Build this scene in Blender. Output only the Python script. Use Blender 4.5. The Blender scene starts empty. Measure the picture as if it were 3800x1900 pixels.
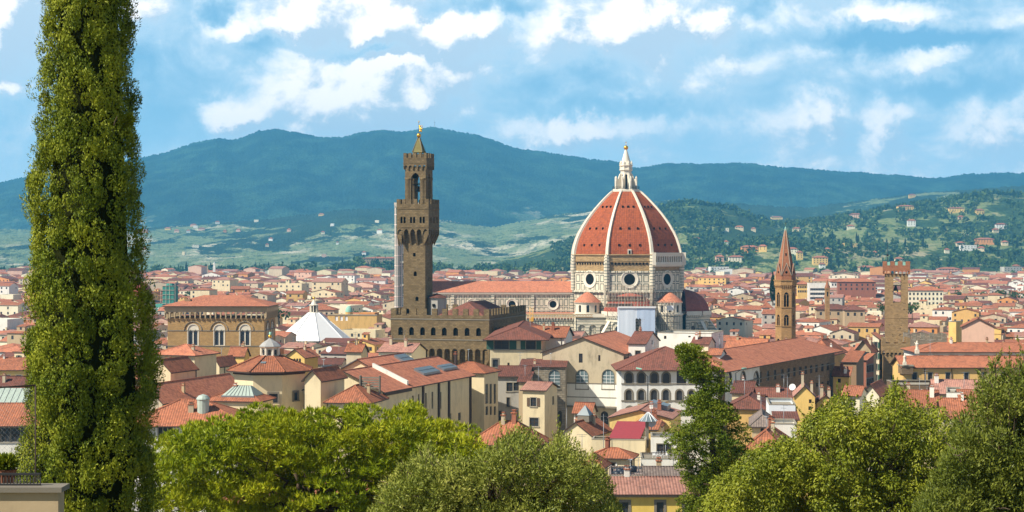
import bpy, math, random
import numpy as np
from mathutils import Vector, geometry
R = math.radians
rnd = random.Random(7)
SC = bpy.context.scene
C = SC.collection
# ---------------------------------------------------------------- camera
F = 6500.0; CX = 1900.0; HY = 920.0; EYE = 61.0      # focal length, centre and horizon in photo pixels; eye height in metres
cam_d = bpy.data.cameras.new("camera")
cam_d.sensor_width = 36.0
cam_d.lens = 36.0 * F / 3800.0
cam_d.shift_y = -(950 - HY) / 3800.0
cam_d.clip_start = 0.5; cam_d.clip_end = 60000
cam = bpy.data.objects.new("camera", cam_d); C.objects.link(cam)
cam.location = (0, 0, EYE); cam.rotation_euler = (R(90), 0, 0)
SC.camera = cam
SC.view_settings.view_transform = 'Standard'
SC.view_settings.look = 'None'
SC.view_settings.exposure = 0.48
SC.view_settings.gamma = 1.0
SC.cycles.max_bounces = 6
SC.cycles.diffuse_bounces = 3
SC.cycles.glossy_bounces = 2
SC.cycles.transmission_bounces = 3
SC.cycles.transparent_max_bounces = 6
SC.cycles.volume_bounces = 1
SC.cycles.sample_clamp_indirect = 4.0
# ---------------------------------------------------------------- sun and sky
SUN_AZ = 62.0      # degrees to the left of straight behind the camera
SUN_EL = 44.0
sd = Vector((-math.sin(R(SUN_AZ)) * math.cos(R(SUN_EL)), -math.cos(R(SUN_AZ)) * math.cos(R(SUN_EL)), math.sin(R(SUN_EL))))
sun_d = bpy.data.lights.new("sun", 'SUN'); sun_d.energy = 5.0; sun_d.angle = R(0.5); sun_d.color = (1.0, 0.93, 0.8)
sun = bpy.data.objects.new("sun", sun_d); C.objects.link(sun)
sun.rotation_euler = (-sd).to_track_quat('-Z', 'Y').to_euler()
sun.location = (-200, -200, 400)

class NT:
    """small helper to write node trees"""
    def __init__(s, tree): s.t = tree; s.t.nodes.clear()
    def n(s, kind, **kw):
        nd = s.t.nodes.new(kind)
        for k, v in kw.items(): setattr(nd, k, v)
        return nd
    def link(s, a, b): s.t.links.new(a, b)
    def put(s, sock, v):
        if isinstance(v, bpy.types.NodeSocket): s.link(v, sock)
        elif isinstance(v, (tuple, list)):
            v = tuple(v)
            if sock.type == 'RGBA' and len(v) == 3: v = v + (1.0,)
            sock.default_value = v
        else: sock.default_value = v
    def m(s, op, a, b=None, c=None, clamp=False):
        nd = s.n('ShaderNodeMath', operation=op, use_clamp=clamp)
        s.put(nd.inputs[0], a)
        if b is not None: s.put(nd.inputs[1], b)
        if c is not None: s.put(nd.inputs[2], c)
        return nd.outputs[0]
    def vec(s, x, y, z):
        nd = s.n('ShaderNodeCombineXYZ')
        s.put(nd.inputs[0], x); s.put(nd.inputs[1], y); s.put(nd.inputs[2], z)
        return nd.outputs[0]
    def sep(s, v):
        nd = s.n('ShaderNodeSeparateXYZ'); s.link(v, nd.inputs[0]); return nd.outputs
    def noise(s, v, scale, detail=4, rough=0.55, dist=0.0, dim='3D'):
        nd = s.n('ShaderNodeTexNoise', noise_dimensions=dim)
        if v is not None: s.link(v, nd.inputs['Vector'])
        nd.inputs['Scale'].default_value = scale; nd.inputs['Detail'].default_value = detail
        nd.inputs['Roughness'].default_value = rough; nd.inputs['Distortion'].default_value = dist
        return nd.outputs[0]
    def ramp(s, f, a, b, c=0.0, d=1.0):
        nd = s.n('ShaderNodeMapRange', interpolation_type='SMOOTHSTEP')
        s.put(nd.inputs[0], f); s.put(nd.inputs[1], a); s.put(nd.inputs[2], b); s.put(nd.inputs[3], c); s.put(nd.inputs[4], d)
        return nd.outputs[0]
    def mix(s, f, a, b, mode='MIX'):
        nd = s.n('ShaderNodeMix', data_type='RGBA', blend_type=mode)
        s.put(nd.inputs[0], f); s.put(nd.inputs[6], a); s.put(nd.inputs[7], b)
        return nd.outputs[2]
    def vscale(s, v, sx, sy, sz):
        nd = s.n('ShaderNodeMapping'); s.link(v, nd.inputs[0]); nd.inputs['Scale'].default_value = (sx, sy, sz)
        return nd.outputs[0]

W = bpy.data.worlds.new("World"); SC.world = W; W.use_nodes = True
w = NT(W.node_tree)
sky = w.n('ShaderNodeTexSky', sky_type='NISHITA', sun_disc=False)
sky.sun_elevation = R(SUN_EL); sky.sun_rotation = R(180 + SUN_AZ); sky.altitude = 100; sky.air_density = 1.0; sky.dust_density = 0.6; sky.ozone_density = 2.0
tc = w.n('ShaderNodeTexCoord')
dx, dy, dz = w.sep(tc.outputs['Generated'])
az = w.m('ARCTAN2', dx, dy)                                   # 0 straight ahead, radians
el = w.m('ARCSINE', dz)
# clouds live in the sky sphere: azimuth / elevation in units of 1000 photo pixels of angle
u = w.m('MULTIPLY', az, 6.5); v = w.m('MULTIPLY', el, 6.5)
def cloud_field(uo, vo):
    uu = w.m('ADD', u, uo); vv = w.m('ADD', v, vo)
    p = w.vec(uu, w.m('MULTIPLY', vv, 1.3), 3.7)
    big = w.noise(p, 1.15, 3, 0.5, 0.2)
    fine = w.noise(p, 4.4, 7, 0.62, 0.3)
    warp = w.m('MULTIPLY', w.m('SUBTRACT', w.noise(p, 5.0, 6, 0.62), 0.5), 0.26)
    warp2 = w.m('MULTIPLY', w.m('SUBTRACT', w.noise(w.vec(vv, uu, 9.1), 5.5, 6, 0.62), 0.5), 0.22)
    ub = w.m('ADD', uu, warp); vb = w.m('ADD', vv, warp2)
    tot = None
    for (bx, by, rx, ry, a) in CLOUDS:                         # the main cumulus heads: centre, radii, weight
        ex = w.m('MULTIPLY', w.m('SUBTRACT', ub, (bx - 1900) / 1000), 1000.0 / rx)
        ey = w.m('MULTIPLY', w.m('SUBTRACT', vb, (920 - by) / 1000), 1000.0 / ry)
        r2 = w.m('ADD', w.m('MULTIPLY', ex, ex), w.m('MULTIPLY', ey, ey))
        g = w.m('MULTIPLY', w.m('EXPONENT', w.m('MULTIPLY', r2, -1.0)), a)
        tot = g if tot is None else w.m('ADD', tot, g)
    f = w.m('ADD', w.m('MULTIPLY', big, 0.95), w.m('MULTIPLY', w.m('SUBTRACT', fine, 0.5), 0.75))
    return w.m('ADD', f, tot)
CLOUDS = [(1260, 385, 260, 130, .50), (1110, 95, 125, 85, .55), (880, 115, 90, 50, .4), (1420, 100, 130, 90, .42), (1680, 135, 170, 80, .5),
          (2390, 90, 190, 75, .55), (2330, 160, 60, 60, .2), (840, 425, 100, 55, .42), (1750, 300, 110, 55, .3), (70, 100, 90, 130, .5), (2090, 500, 150, 70, .42),
          (3280, 70, 200, 42, .42), (3420, 245, 120, 55, .38), (3020, 420, 100, 75, .32), (3260, 470, 70, 95, .32), (3660, 480, 130, 80, .3),
          (60, 350, 70, 30, .3), (560, 70, 100, 60, .2), (2640, 110, 70, 60, .15), (1560, 370, 60, 40, .3), (2060, 120, 110, 50, .25), (3750, 120, 80, 70, .2),
          (820, 60, 70, 40, -.35), (1400, 195, 170, 28, -.55), (2100, 300, 260, 60, -.22), (2300, 400, 320, 35, -.30), (3350, 160, 380, 38, -.42), (1000, 175, 120, 40, -.25),
          (2700, 180, 160, 40, -.15), (1760, 30, 240, 40, -.3), (3500, 350, 260, 40, -.25), (620, 480, 160, 90, -.15), (2750, 30, 200, 35, -.2)]
d0 = cloud_field(0, 0)
d1 = cloud_field(-0.045, 0.05)
cover = w.ramp(d0, 0.31, 0.74)
veil = w.ramp(d0, 0.10, 0.60)
lit = w.ramp(w.m('SUBTRACT', d0, d1), -0.10, 0.16)
hor = w.ramp(v, 0.0, 0.75)                                     # 0 at the horizon, 1 well above
blue = w.mix(hor, (0.50, 0.73, 0.88), (0.15, 0.37, 0.57))
nish = w.mix(0.86, w.mix(1.0, sky.outputs[0], (0.1, 0.1, 0.1), 'MULTIPLY'), blue)
pale = w.mix(veil, nish, (0.48, 0.65, 0.77))
white = w.mix(lit, (0.47, 0.58, 0.68), (1.08, 1.0, 0.94))
skycol = w.mix(cover, pale, white)
# the cloud deck is only laid over the low part of the sky; the zenith stays the plain sky texture
zen = w.ramp(el, 0.16, 0.32)
col10 = w.mix(1.0, skycol, (17.0, 17.0, 17.0), 'MULTIPLY')
bgc = w.mix(zen, col10, sky.outputs[0])
bg = w.n('ShaderNodeBackground'); w.link(bgc, bg.inputs[0]); bg.inputs[1].default_value = 0.06
wo = w.n('ShaderNodeOutputWorld'); w.link(bg.outputs[0], wo.inputs[0])
W.cycles.sampling_method = 'MANUAL'; W.cycles.sample_map_resolution = 512
# ---------------------------------------------------------------- projection helpers (photo pixel + distance -> metres)
def PX(x, D): return (x - CX) / F * D
def PZ(y, D): return EYE + (HY - y) / F * D
def P(x, y, D): return Vector((PX(x, D), D, PZ(y, D)))
# ---------------------------------------------------------------- mesh builder
class MB:
    def __init__(s): s.v = []; s.f = []; s.m = []; s.sm = []
    def face(s, pts, mat=0, smooth=False):
        i = len(s.v); s.v.extend([tuple(p) for p in pts]); s.f.append(tuple(range(i, i + len(pts)))); s.m.append(mat); s.sm.append(smooth)
    def box(s, x0, x1, y0, y1, z0, z1, mat=0, bottom=True):
        a = [(x0, y0, z0), (x1, y0, z0), (x1, y1, z0), (x0, y1, z0), (x0, y0, z1), (x1, y0, z1), (x1, y1, z1), (x0, y1, z1)]
        q = [(0, 1, 5, 4), (1, 2, 6, 5), (2, 3, 7, 6), (3, 0, 4, 7), (4, 5, 6, 7)] + ([(3, 2, 1, 0)] if bottom else [])
        for f in q: s.face([a[k] for k in f], mat)
        return s
    def prism(s, poly, z0, z1, mat=0, cap=True, topmat=None):
        n = len(poly)
        for i in range(n):
            a = poly[i]; b = poly[(i + 1) % n]
            s.face([(a[0], a[1], z0), (b[0], b[1], z0), (b[0], b[1], z1), (a[0], a[1], z1)], mat)
        if cap:
            s.face([(p[0], p[1], z1) for p in poly], mat if topmat is None else topmat)
            s.face([(p[0], p[1], z0) for p in reversed(poly)], mat)
        return s
    def lathe(s, prof, n, cx=0, cy=0, mat=0, rot=0, smooth=False, a0=0, a1=360):
        full = abs(a1 - a0) >= 360
        k = n if full else n + 1
        ang = [R(rot + a0 + (a1 - a0) * i / n) for i in range(k)]
        base = len(s.v)
        for (r, z) in prof:
            for t in ang: s.v.append((cx + r * math.cos(t), cy + r * math.sin(t), z))
        for j in range(len(prof) - 1):
            for i in range(n):
                i2 = (i + 1) % k
                a, b, c, d = base + j * k + i, base + j * k + i2, base + (j + 1) * k + i2, base + (j + 1) * k + i
                s.f.append((a, b, c, d)); s.m.append(mat); s.sm.append(smooth)
        if full and prof[-1][0] > 0.001:
            s.f.append(tuple(base + (len(prof) - 1) * k + i for i in range(n))); s.m.append(mat); s.sm.append(False)
        return s
    def tube(s, p0, p1, r0, r1=None, n=6, mat=0):
        r1 = r0 if r1 is None else r1
        p0 = Vector(p0); p1 = Vector(p1); d = (p1 - p0)
        if d.length < 1e-6: return s
        d.normalize(); a = d.orthogonal().normalized(); b = d.cross(a); base = len(s.v)
        for (p, r) in ((p0, r0), (p1, r1)):
            for i in range(n):
                t = 2 * math.pi * i / n; q = p + (a * math.cos(t) + b * math.sin(t)) * r; s.v.append(tuple(q))
        for i in range(n):
            j = (i + 1) % n; s.f.append((base + i, base + j, base + n + j, base + n + i)); s.m.append(mat); s.sm.append(True)
        s.f.append(tuple(base + n + i for i in range(n))); s.m.append(mat); s.sm.append(False)
        return s
    def wall(s, outer, holes, o, ux, nrm, t=0.3, mat=0, rmat=None):
        """flat wall in the plane through o spanned by ux and Z, real openings with reveals t deep"""
        o = Vector(o); ux = Vector(ux); nrm = Vector(nrm)
        loops = [[Vector((a, z, 0)) for a, z in outer]] + [[Vector((a, z, 0)) for a, z in h] for h in holes]
        flat = [p for l in loops for p in l]
        W3 = lambda p, d=0.0: o + ux * p[0] + Vector((0, 0, p[1])) - nrm * d
        if holes:
            for tri in geometry.tessellate_polygon(loops):
                pts = [W3(flat[i]) for i in tri]
                if (pts[1] - pts[0]).cross(pts[2] - pts[0]).dot(nrm) < 0: pts.reverse()
                s.face(pts, mat)
        else:
            pts = [W3(p) for p in loops[0]]
            n = Vector((0, 0, 0))
            for i in range(1, len(pts) - 1): n += (pts[i] - pts[0]).cross(pts[i + 1] - pts[0])
            if n.dot(nrm) < 0: pts.reverse()
            s.face(pts, mat)
        for h in loops[1:]:
            for i in range(len(h)):
                a, b = h[i], h[(i + 1) % len(h)]
                s.face([W3(a), W3(b), W3(b, t), W3(a, t)], mat if rmat is None else rmat)
        return s
    def mesh(s, name, mats):
        me = bpy.data.meshes.new(name); me.from_pydata(s.v, [], s.f)
        for m_ in (mats if isinstance(mats, (list, tuple)) else [mats]): me.materials.append(m_)
        me.polygons.foreach_set('material_index', s.m); me.polygons.foreach_set('use_smooth', s.sm)
        auto_uv(me); me.update()
        return me
    def build(s, name, mats, parent=None, loc=None):
        return link(name, s.mesh(name, mats), parent, loc)
def auto_uv(me):
    """UVs in metres: u runs level along the face, v runs up it"""
    npoly = len(me.polygons); nl = len(me.loops)
    if not npoly: return
    no = np.empty(npoly * 3, np.float32); me.polygons.foreach_get('normal', no); no = no.reshape(-1, 3)
    tot = np.empty(npoly, np.int32); me.polygons.foreach_get('loop_total', tot)
    vi = np.empty(nl, np.int32); me.loops.foreach_get('vertex_index', vi)
    co = np.empty(len(me.vertices) * 3, np.float32); me.vertices.foreach_get('co', co); co = co.reshape(-1, 3)[vi]
    ud = np.stack([-no[:, 1], no[:, 0], np.zeros(npoly)], 1); ln = np.linalg.norm(ud, axis=1)
    flat = ln < 0.05; ud[flat] = (1, 0, 0); ln[flat] = 1; ud /= ln[:, None]
    vd = np.cross(no, ud)
    ud = np.repeat(ud, tot, 0); vd = np.repeat(vd, tot, 0)
    uv = np.stack([(co * ud).sum(1), (co * vd).sum(1)], 1).astype(np.float32)
    l = me.uv_layers.new(name='UVMap'); l.data.foreach_set('uv', uv.ravel())
def link(name, me, parent=None, loc=None):
    o = bpy.data.objects.new(name, me); C.objects.link(o)
    if parent is not None: o.parent = parent
    if loc is not None: o.location = loc
    return o
def tag(o, label=None, cat=None, group=None, kind=None):
    if label: o['label'] = label
    if cat: o['category'] = cat
    if group: o['group'] = group
    if kind: o['kind'] = kind
    return o
def thing(name, label, cat, loc=(0, 0, 0), rz=0.0, group=None):
    o = bpy.data.objects.new(name, None); C.objects.link(o)
    o.location = loc; o.rotation_euler = (0, 0, rz); o.empty_display_size = 0.5
    return tag(o, label, cat, group)
def copy_tree(o, parent=None):
    c = o.copy(); C.objects.link(c)
    if parent is not None: c.parent = parent
    for ch in list(o.children): copy_tree(ch, c)
    return c
# ---------------------------------------------------------------- materials
MATS = {}
def newmat(name):
    m = bpy.data.materials.new(name); m.use_nodes = True; t = NT(m.node_tree); MATS[name] = m
    b = t.n('ShaderNodeBsdfPrincipled'); o = t.n('ShaderNodeOutputMaterial'); t.link(b.outputs[0], o.inputs[0])
    b.inputs['Roughness'].default_value = 0.9; b.inputs['Specular IOR Level'].default_value = 0.2
    return m, t, b
def bump(t, b, h, strength=0.4, dist=0.05):
    n = t.n('ShaderNodeBump'); n.inputs['Strength'].default_value = strength; n.inputs['Distance'].default_value = dist
    t.link(h, n.inputs['Height']); t.link(n.outputs[0], b.inputs['Normal'])
def sc(c, k): return tuple(min(1.0, x * k) for x in c)
def uvof(t): return t.n('ShaderNodeUVMap', uv_map='UVMap').outputs[0]
def tile(name, c1, c2, c3, pu=0.42, pv=0.5, rowdark=0.25):
    """curved clay tiles: columns run up the slope, each tile its own shade, with lichen and soot patches"""
    m, t, b = newmat(name)
    uv = uvof(t); x, y, _ = t.sep(uv)
    cu = t.m('DIVIDE', x, pu); cv = t.m('DIVIDE', y, pv)
    wn = t.n('ShaderNodeTexWhiteNoise', noise_dimensions='3D')
    oi = t.n('ShaderNodeObjectInfo')
    rr = oi.outputs['Random']
    t.link(t.vec(t.m('FLOOR', cu), t.m('FLOOR', cv), t.m('MULTIPLY', rr, 50)), wn.inputs['Vector'])
    tcg = t.n('ShaderNodeTexCoord').outputs['Object']
    offs = t.n('ShaderNodeVectorMath', operation='ADD'); t.link(tcg, offs.inputs[0])
    t.link(t.vec(t.m('MULTIPLY', rr, 300), t.m('MULTIPLY', rr, 170), 0), offs.inputs[1])
    pos = offs.outputs[0]
    base = t.mix(t.ramp(t.noise(pos, 0.35, 5, 0.65), 0.35, 0.65), c1, c2)
    base = t.mix(t.m('MULTIPLY', t.ramp(t.noise(pos, 0.7, 6, 0.75), 0.48, 0.7), 0.8), base, c3)
    st_ = t.noise(t.vec(t.m('ADD', t.m('MULTIPLY', x, 0.9), t.m('MULTIPLY', rr, 60)), t.m('MULTIPLY', y, 0.12), rr), 1.0, 4, 0.7)
    base = t.mix(t.m('MULTIPLY', t.ramp(st_, 0.5, 0.72), 0.6), base, sc(c3, 0.8))
    base = t.mix(t.m('MULTIPLY', wn.outputs[0], 0.5), base, sc(c1, 1.55))
    col = t.m('ABSOLUTE', t.m('SINE', t.m('MULTIPLY', cu, math.pi)))
    base = t.mix(t.m('MULTIPLY', t.m('SUBTRACT', 1.0, t.ramp(col, 0.05, 0.6)), 0.45), base, sc(c3, 0.45))
    row = t.m('FRACT', cv)
    base = t.mix(t.m('MULTIPLY', t.m('LESS_THAN', row, 0.12), rowdark), base, sc(c3, 0.5))
    hs = t.n('ShaderNodeHueSaturation'); t.link(base, hs.inputs['Color'])
    hs.inputs['Hue'].default_value = 0.5
    t.put(hs.inputs['Value'], t.m('ADD', 0.82, t.m('MULTIPLY', rr, 0.36)))
    t.link(hs.outputs[0], b.inputs['Base Color'])
    bump(t, b, t.m('ADD', col, t.m('MULTIPLY', row, -0.3)), 0.6, 0.09)
    return m
def plaster(name, c, stain=0.35, dark=None, vary=0.0):
    m, t, b = newmat(name)
    dark = dark or sc(c, 0.5); stain = min(1.0, stain * 1.6)
    uv = uvof(t)
    oi = t.n('ShaderNodeObjectInfo').outputs['Random']
    x, y, _ = t.sep(uv)
    p = t.vec(t.m('ADD', x, t.m('MULTIPLY', oi, 97)), t.m('MULTIPLY', y, 0.35), t.m('MULTIPLY', oi, 31))
    base = t.mix(t.m('MULTIPLY', t.ramp(t.noise(p, 0.55, 6, 0.7), 0.45, 0.75), stain), c, dark)
    p2 = t.vec(t.m('MULTIPLY', x, 1.0), t.m('MULTIPLY', y, 0.08), oi)
    base = t.mix(t.m('MULTIPLY', t.ramp(t.noise(p2, 1.6, 4, 0.6), 0.55, 0.8), stain * 0.6), base, sc(dark, 0.75))
    base = t.mix(t.m('MULTIPLY', t.noise(uv, 3.0, 6, 0.7), 0.18), base, sc(c, 1.2))
    if vary:
        hs = t.n('ShaderNodeHueSaturation'); t.link(base, hs.inputs['Color'])
        t.put(hs.inputs['Value'], t.m('ADD', 1 - vary / 2, t.m('MULTIPLY', oi, vary))); base = hs.outputs[0]
    t.link(base, b.inputs['Base Color']); bump(t, b, t.noise(uv, 6, 5, 0.7), 0.15, 0.03)
    return m
def stone(name, c, w_=0.9, h=0.42, mort=0.035, var=0.5, mc=None):
    m, t, b = newmat(name)
    uv = uvof(t)
    br = t.n('ShaderNodeTexBrick'); t.link(uv, br.inputs['Vector'])
    br.inputs['Scale'].default_value = 1.0; br.inputs['Brick Width'].default_value = w_; br.inputs['Row Height'].default_value = h
    br.inputs['Mortar Size'].default_value = mort; br.inputs['Mortar Smooth'].default_value = 0.4; br.inputs['Bias'].default_value = 0.0
    t.put(br.inputs['Color1'], sc(c, 1 - var / 2)); t.put(br.inputs['Color2'], sc(c, 1 + var / 2)); t.put(br.inputs['Mortar'], mc or sc(c, 0.55))
    base = t.mix(t.m('MULTIPLY', t.ramp(t.noise(uv, 0.25, 6, 0.7), 0.4, 0.75), 0.5), br.outputs[0], sc(c, 0.5))
    base = t.mix(t.m('MULTIPLY', t.noise(uv, 2.2, 6, 0.75), 0.3), base, sc(c, 1.35))
    t.link(base, b.inputs['Base Color']); bump(t, b, t.m('ADD', br.outputs[1], t.m('MULTIPLY', t.noise(uv, 3.5, 5, 0.7), -1.2)), 0.5, 0.08)
    return m
def panels(name, white, green, bw, bh, mort, inset=0.22, pink=None):
    """white marble slabs framed in green serpentine"""
    m, t, b = newmat(name)
    uv = uvof(t); x, y, _ = t.sep(uv)
    fu = t.m('ABSOLUTE', t.m('SUBTRACT', t.m('FRACT', t.m('DIVIDE', x, bw)), 0.5)); fv = t.m('ABSOLUTE', t.m('SUBTRACT', t.m('FRACT', t.m('DIVIDE', y, bh)), 0.5))
    eu = t.m('MULTIPLY', t.m('SUBTRACT', 0.5, fu), bw); ev = t.m('MULTIPLY', t.m('SUBTRACT', 0.5, fv), bh)   # metres to the slab's edge
    e = t.m('MINIMUM', eu, ev)
    line = t.m('MULTIPLY', t.m('GREATER_THAN', e, inset), t.m('LESS_THAN', e, inset + mort))
    cw = t.mix(t.ramp(t.noise(uv, 0.3, 6, 0.7), 0.4, 0.75), white, sc(white, 0.72))
    if pink: cw = t.mix(t.m('GREATER_THAN', e, inset + mort), pink, cw)
    t.link(t.mix(line, cw, green), b.inputs['Base Color'])
    b.inputs['Roughness'].default_value = 0.6
    return m
def stripes(name, a, c, per, frac, tall=True):
    m, t, b = newmat(name)
    uv = uvof(t); x, y, _ = t.sep(uv)
    f = t.m('LESS_THAN', t.m('FRACT', t.m('DIVIDE', y if tall else x, per)), frac)
    ca = t.mix(t.ramp(t.noise(uv, 0.3, 6, 0.7), 0.4, 0.75), a, sc(a, 0.7))
    t.link(t.mix(f, ca, c), b.inputs['Base Color']); b.inputs['Roughness'].default_value = 0.7
    return m
def flat(name, c, rough=0.8, spec=0.2, metal=0.0, var=0.25, nscale=1.5):
    m, t, b = newmat(name)
    tco = t.n('ShaderNodeTexCoord').outputs['Object']
    t.link(t.mix(t.noise(tco, nscale, 5, 0.65), sc(c, 1 - var), sc(c, 1 + var)), b.inputs['Base Color'])
    b.inputs['Roughness'].default_value = rough; b.inputs['Specular IOR Level'].default_value = spec; b.inputs['Metallic'].default_value = metal
    return m
def leafmat(name, cols, trans=0.35, rough=0.6, clump=0.6):
    """leaf colour differs from leaf to leaf (rnd attribute) and from branch to branch"""
    m = bpy.data.materials.new(name); m.use_nodes = True; t = NT(m.node_tree); MATS[name] = m
    at = t.n('ShaderNodeAttribute', attribute_name='rnd').outputs['Fac']
    tco = t.n('ShaderNodeTexCoord').outputs['Object']
    c = t.mix(at, cols[0], cols[1])
    c = t.mix(t.ramp(t.noise(tco, clump, 4, 0.6), 0.4, 0.65), c, t.mix(at, cols[1], cols[2]))
    p = t.n('ShaderNodeBsdfPrincipled'); t.link(c, p.inputs['Base Color']); p.inputs['Roughness'].default_value = rough; p.inputs['Specular IOR Level'].default_value = 0.25
    tr = t.n('ShaderNodeBsdfTranslucent'); t.link(t.mix(1.0, c, (1.1, 1.15, 0.5), 'MULTIPLY'), tr.inputs[0])
    mx = t.n('ShaderNodeMixShader'); mx.inputs[0].default_value = trans; t.link(p.outputs[0], mx.inputs[1]); t.link(tr.outputs[0], mx.inputs[2])
    o = t.n('ShaderNodeOutputMaterial'); t.link(mx.outputs[0], o.inputs[0])
    return m
T_RED = tile('clay_tiles_red', (0.40, 0.145, 0.075), (0.30, 0.108, 0.058), (0.17, 0.09, 0.06))
T_ORANGE = tile('clay_tiles_orange', (0.50, 0.19, 0.105), (0.40, 0.14, 0.08), (0.26, 0.12, 0.08))
T_BROWN = tile('clay_tiles_brown', (0.20, 0.075, 0.052), (0.15, 0.062, 0.046), (0.085, 0.055, 0.042))
T_PINK = tile('clay_tiles_faded', (0.42, 0.21, 0.155), (0.34, 0.16, 0.12), (0.20, 0.125, 0.105))
T_GREY = tile('clay_tiles_grey', (0.24, 0.19, 0.16), (0.19, 0.14, 0.12), (0.12, 0.10, 0.09))
T_DOME = tile('dome_tiles', (0.40, 0.10, 0.036), (0.33, 0.08, 0.032), (0.22, 0.07, 0.036), 0.9, 1.1, 0.35)
ROOFS = {'red': T_RED, 'orange': T_ORANGE, 'brown': T_BROWN, 'faded': T_PINK, 'grey': T_GREY}
WALLS = {k: plaster('plaster_' + k, c, s, None, 0.12) for k, c, s in [
    ('cream', (0.72, 0.60, 0.38), .35), ('white', (0.80, 0.77, 0.68), .3), ('beige', (0.58, 0.48, 0.33), .4), ('yellow', (0.78, 0.52, 0.17), .3),
    ('ochre', (0.66, 0.42, 0.15), .45), ('grey', (0.45, 0.42, 0.36), .4), ('orange', (0.66, 0.30, 0.10), .35), ('pink', (0.72, 0.46, 0.33), .3),
    ('pale', (0.80, 0.72, 0.52), .25), ('tan', (0.50, 0.38, 0.23), .4), ('brown', (0.30, 0.19, 0.11), .4), ('brickred', (0.33, 0.13, 0.08), .4)]}
M_PIETRA = stone('pietraforte', (0.185, 0.132, 0.068), 0.85, 0.42, 0.04, 0.6)
M_TOWER = stone('tower_stone', (0.33, 0.215, 0.10), 0.8, 0.36, 0.03, 0.5)
M_ORSAN = stone('orsan_stone', (0.44, 0.275, 0.11), 0.8, 0.36, 0.02, 0.3)
M_RUSTIC = stone('rustic_grey', (0.27, 0.23, 0.17), 1.1, 0.5, 0.06, 0.6)
M_WING = stone('wing_stone', (0.22, 0.15, 0.09), 0.9, 0.45, 0.03, 0.4)
M_BADIA = stone('badia_stone', (0.40, 0.235, 0.095), 0.7, 0.34, 0.025, 0.45)
M_BRICK = stone('spire_brick', (0.36, 0.15, 0.075), 0.5, 0.22, 0.02, 0.4)
M_ROUGH = stone('rough_drum_brick', (0.40, 0.27, 0.13), 1.2, 0.5, 0.06, 0.6)
M_MARB = panels('marble_panels', (0.74, 0.66, 0.50), (0.085, 0.11, 0.09), 3.3, 4.35, 0.42, 0.3)
M_MARB2 = panels('marble_panels_small', (0.72, 0.63, 0.47), (0.09, 0.115, 0.095), 2.5, 3.9, 0.32, 0.22)
M_MARBS = stripes('marble_bands', (0.74, 0.66, 0.50), (0.17, 0.19, 0.155), 1.5, 0.26)
M_MARBW = flat('white_marble', (0.74, 0.67, 0.53), 0.6, 0.3, 0, 0.15, 0.4)
M_CAMP = panels('campanile_panels', (0.78, 0.70, 0.60), (0.12, 0.19, 0.16), 2.1, 5.2, 0.3, 0.25, (0.74, 0.58, 0.50))
M_GLASS = flat('dark_glass', (0.035, 0.04, 0.05), 0.2, 0.5, 0, 0.5, 0.7)
M_SKYGL = flat('skylight_glass', (0.16, 0.20, 0.215), 0.35, 0.4, 0, 0.2, 0.6)
M_GREENGL = flat('green_glass', (0.40, 0.47, 0.40), 0.5, 0.5, 0, 0.15, 0.6)
M_LEADED = flat('leaded_glass', (0.14, 0.19, 0.20), 0.25, 0.5, 0, 0.4, 1.5)
M_DARK = flat('dark_void', (0.012, 0.011, 0.01), 1.0, 0.0, 0, 0.3)
M_WOOD = flat('dark_wood', (0.075, 0.05, 0.035), 0.7)
M_SHUT = flat('shutter_brown', (0.13, 0.085, 0.055), 0.7)
M_SHUTG = flat('shutter_green', (0.05, 0.11, 0.08), 0.7)
M_TRIM = flat('stone_trim', (0.34, 0.30, 0.23), 0.85, 0.2, 0, 0.2, 0.8)
M_SERENA = flat('grey_sandstone', (0.21, 0.185, 0.145), 0.85, 0.2, 0, 0.25, 0.8)
M_WHITE = flat('white_paint', (0.80, 0.80, 0.78), 0.6, 0.3, 0, 0.06)
M_METAL = flat('grey_metal', (0.25, 0.26, 0.27), 0.45, 0.5, 0.6)
M_IRON = flat('dark_iron', (0.035, 0.035, 0.035), 0.6)
M_LEAD = flat('lead_grey', (0.36, 0.35, 0.33), 0.6, 0.4)
M_COPPER = flat('copper_green', (0.26, 0.48, 0.38), 0.7, 0.3, 0, 0.2)
M_GOLD = flat('gilt', (0.75, 0.42, 0.06), 0.35, 0.5, 0.75, 0.1)
M_GUTTER = flat('brown_gutter', (0.06, 0.04, 0.032), 0.6)
M_REDMET = flat('red_sheet', (0.36, 0.05, 0.05), 0.5, 0.4)
M_SHEET = flat('scaffold_sheet', (0.70, 0.76, 0.82), 0.6, 0.3, 0, 0.08)
M_SCAF = flat('scaffold_tube', (0.42, 0.36, 0.27), 0.6)
M_NETG = flat('green_net', (0.05, 0.22, 0.17), 0.7, 0.2, 0, 0.3)
M_YEL = flat('crane_yellow', (0.72, 0.40, 0.06), 0.6, 0.3)
M_TANK = flat('black_plastic', (0.02, 0.025, 0.035), 0.45, 0.4)
M_BARK = flat('bark', (0.11, 0.08, 0.055), 0.95, 0.1, 0, 0.5, 3)
M_DRED = tile('dark_red_tiles', (0.42, 0.115, 0.07), (0.34, 0.095, 0.065), (0.22, 0.08, 0.065), 0.7, 0.8)
L_CYP = leafmat('cypress_leaves', [(0.06, 0.10, 0.007), (0.24, 0.285, 0.012), (0.39, 0.39, 0.026)], 0.06, 0.6, 0.9)
L_PINE = leafmat('pine_needles', [(0.119, 0.17, 0.0051), (0.34, 0.3995, 0.0085), (0.425, 0.391, 0.0136)], 0.12, 0.55, 0.35)
L_OLIVE = leafmat('olive_leaves', [(0.12, 0.155, 0.02), (0.30, 0.325, 0.05), (0.45, 0.43, 0.10)], 0.12, 0.5, 0.6)
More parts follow.
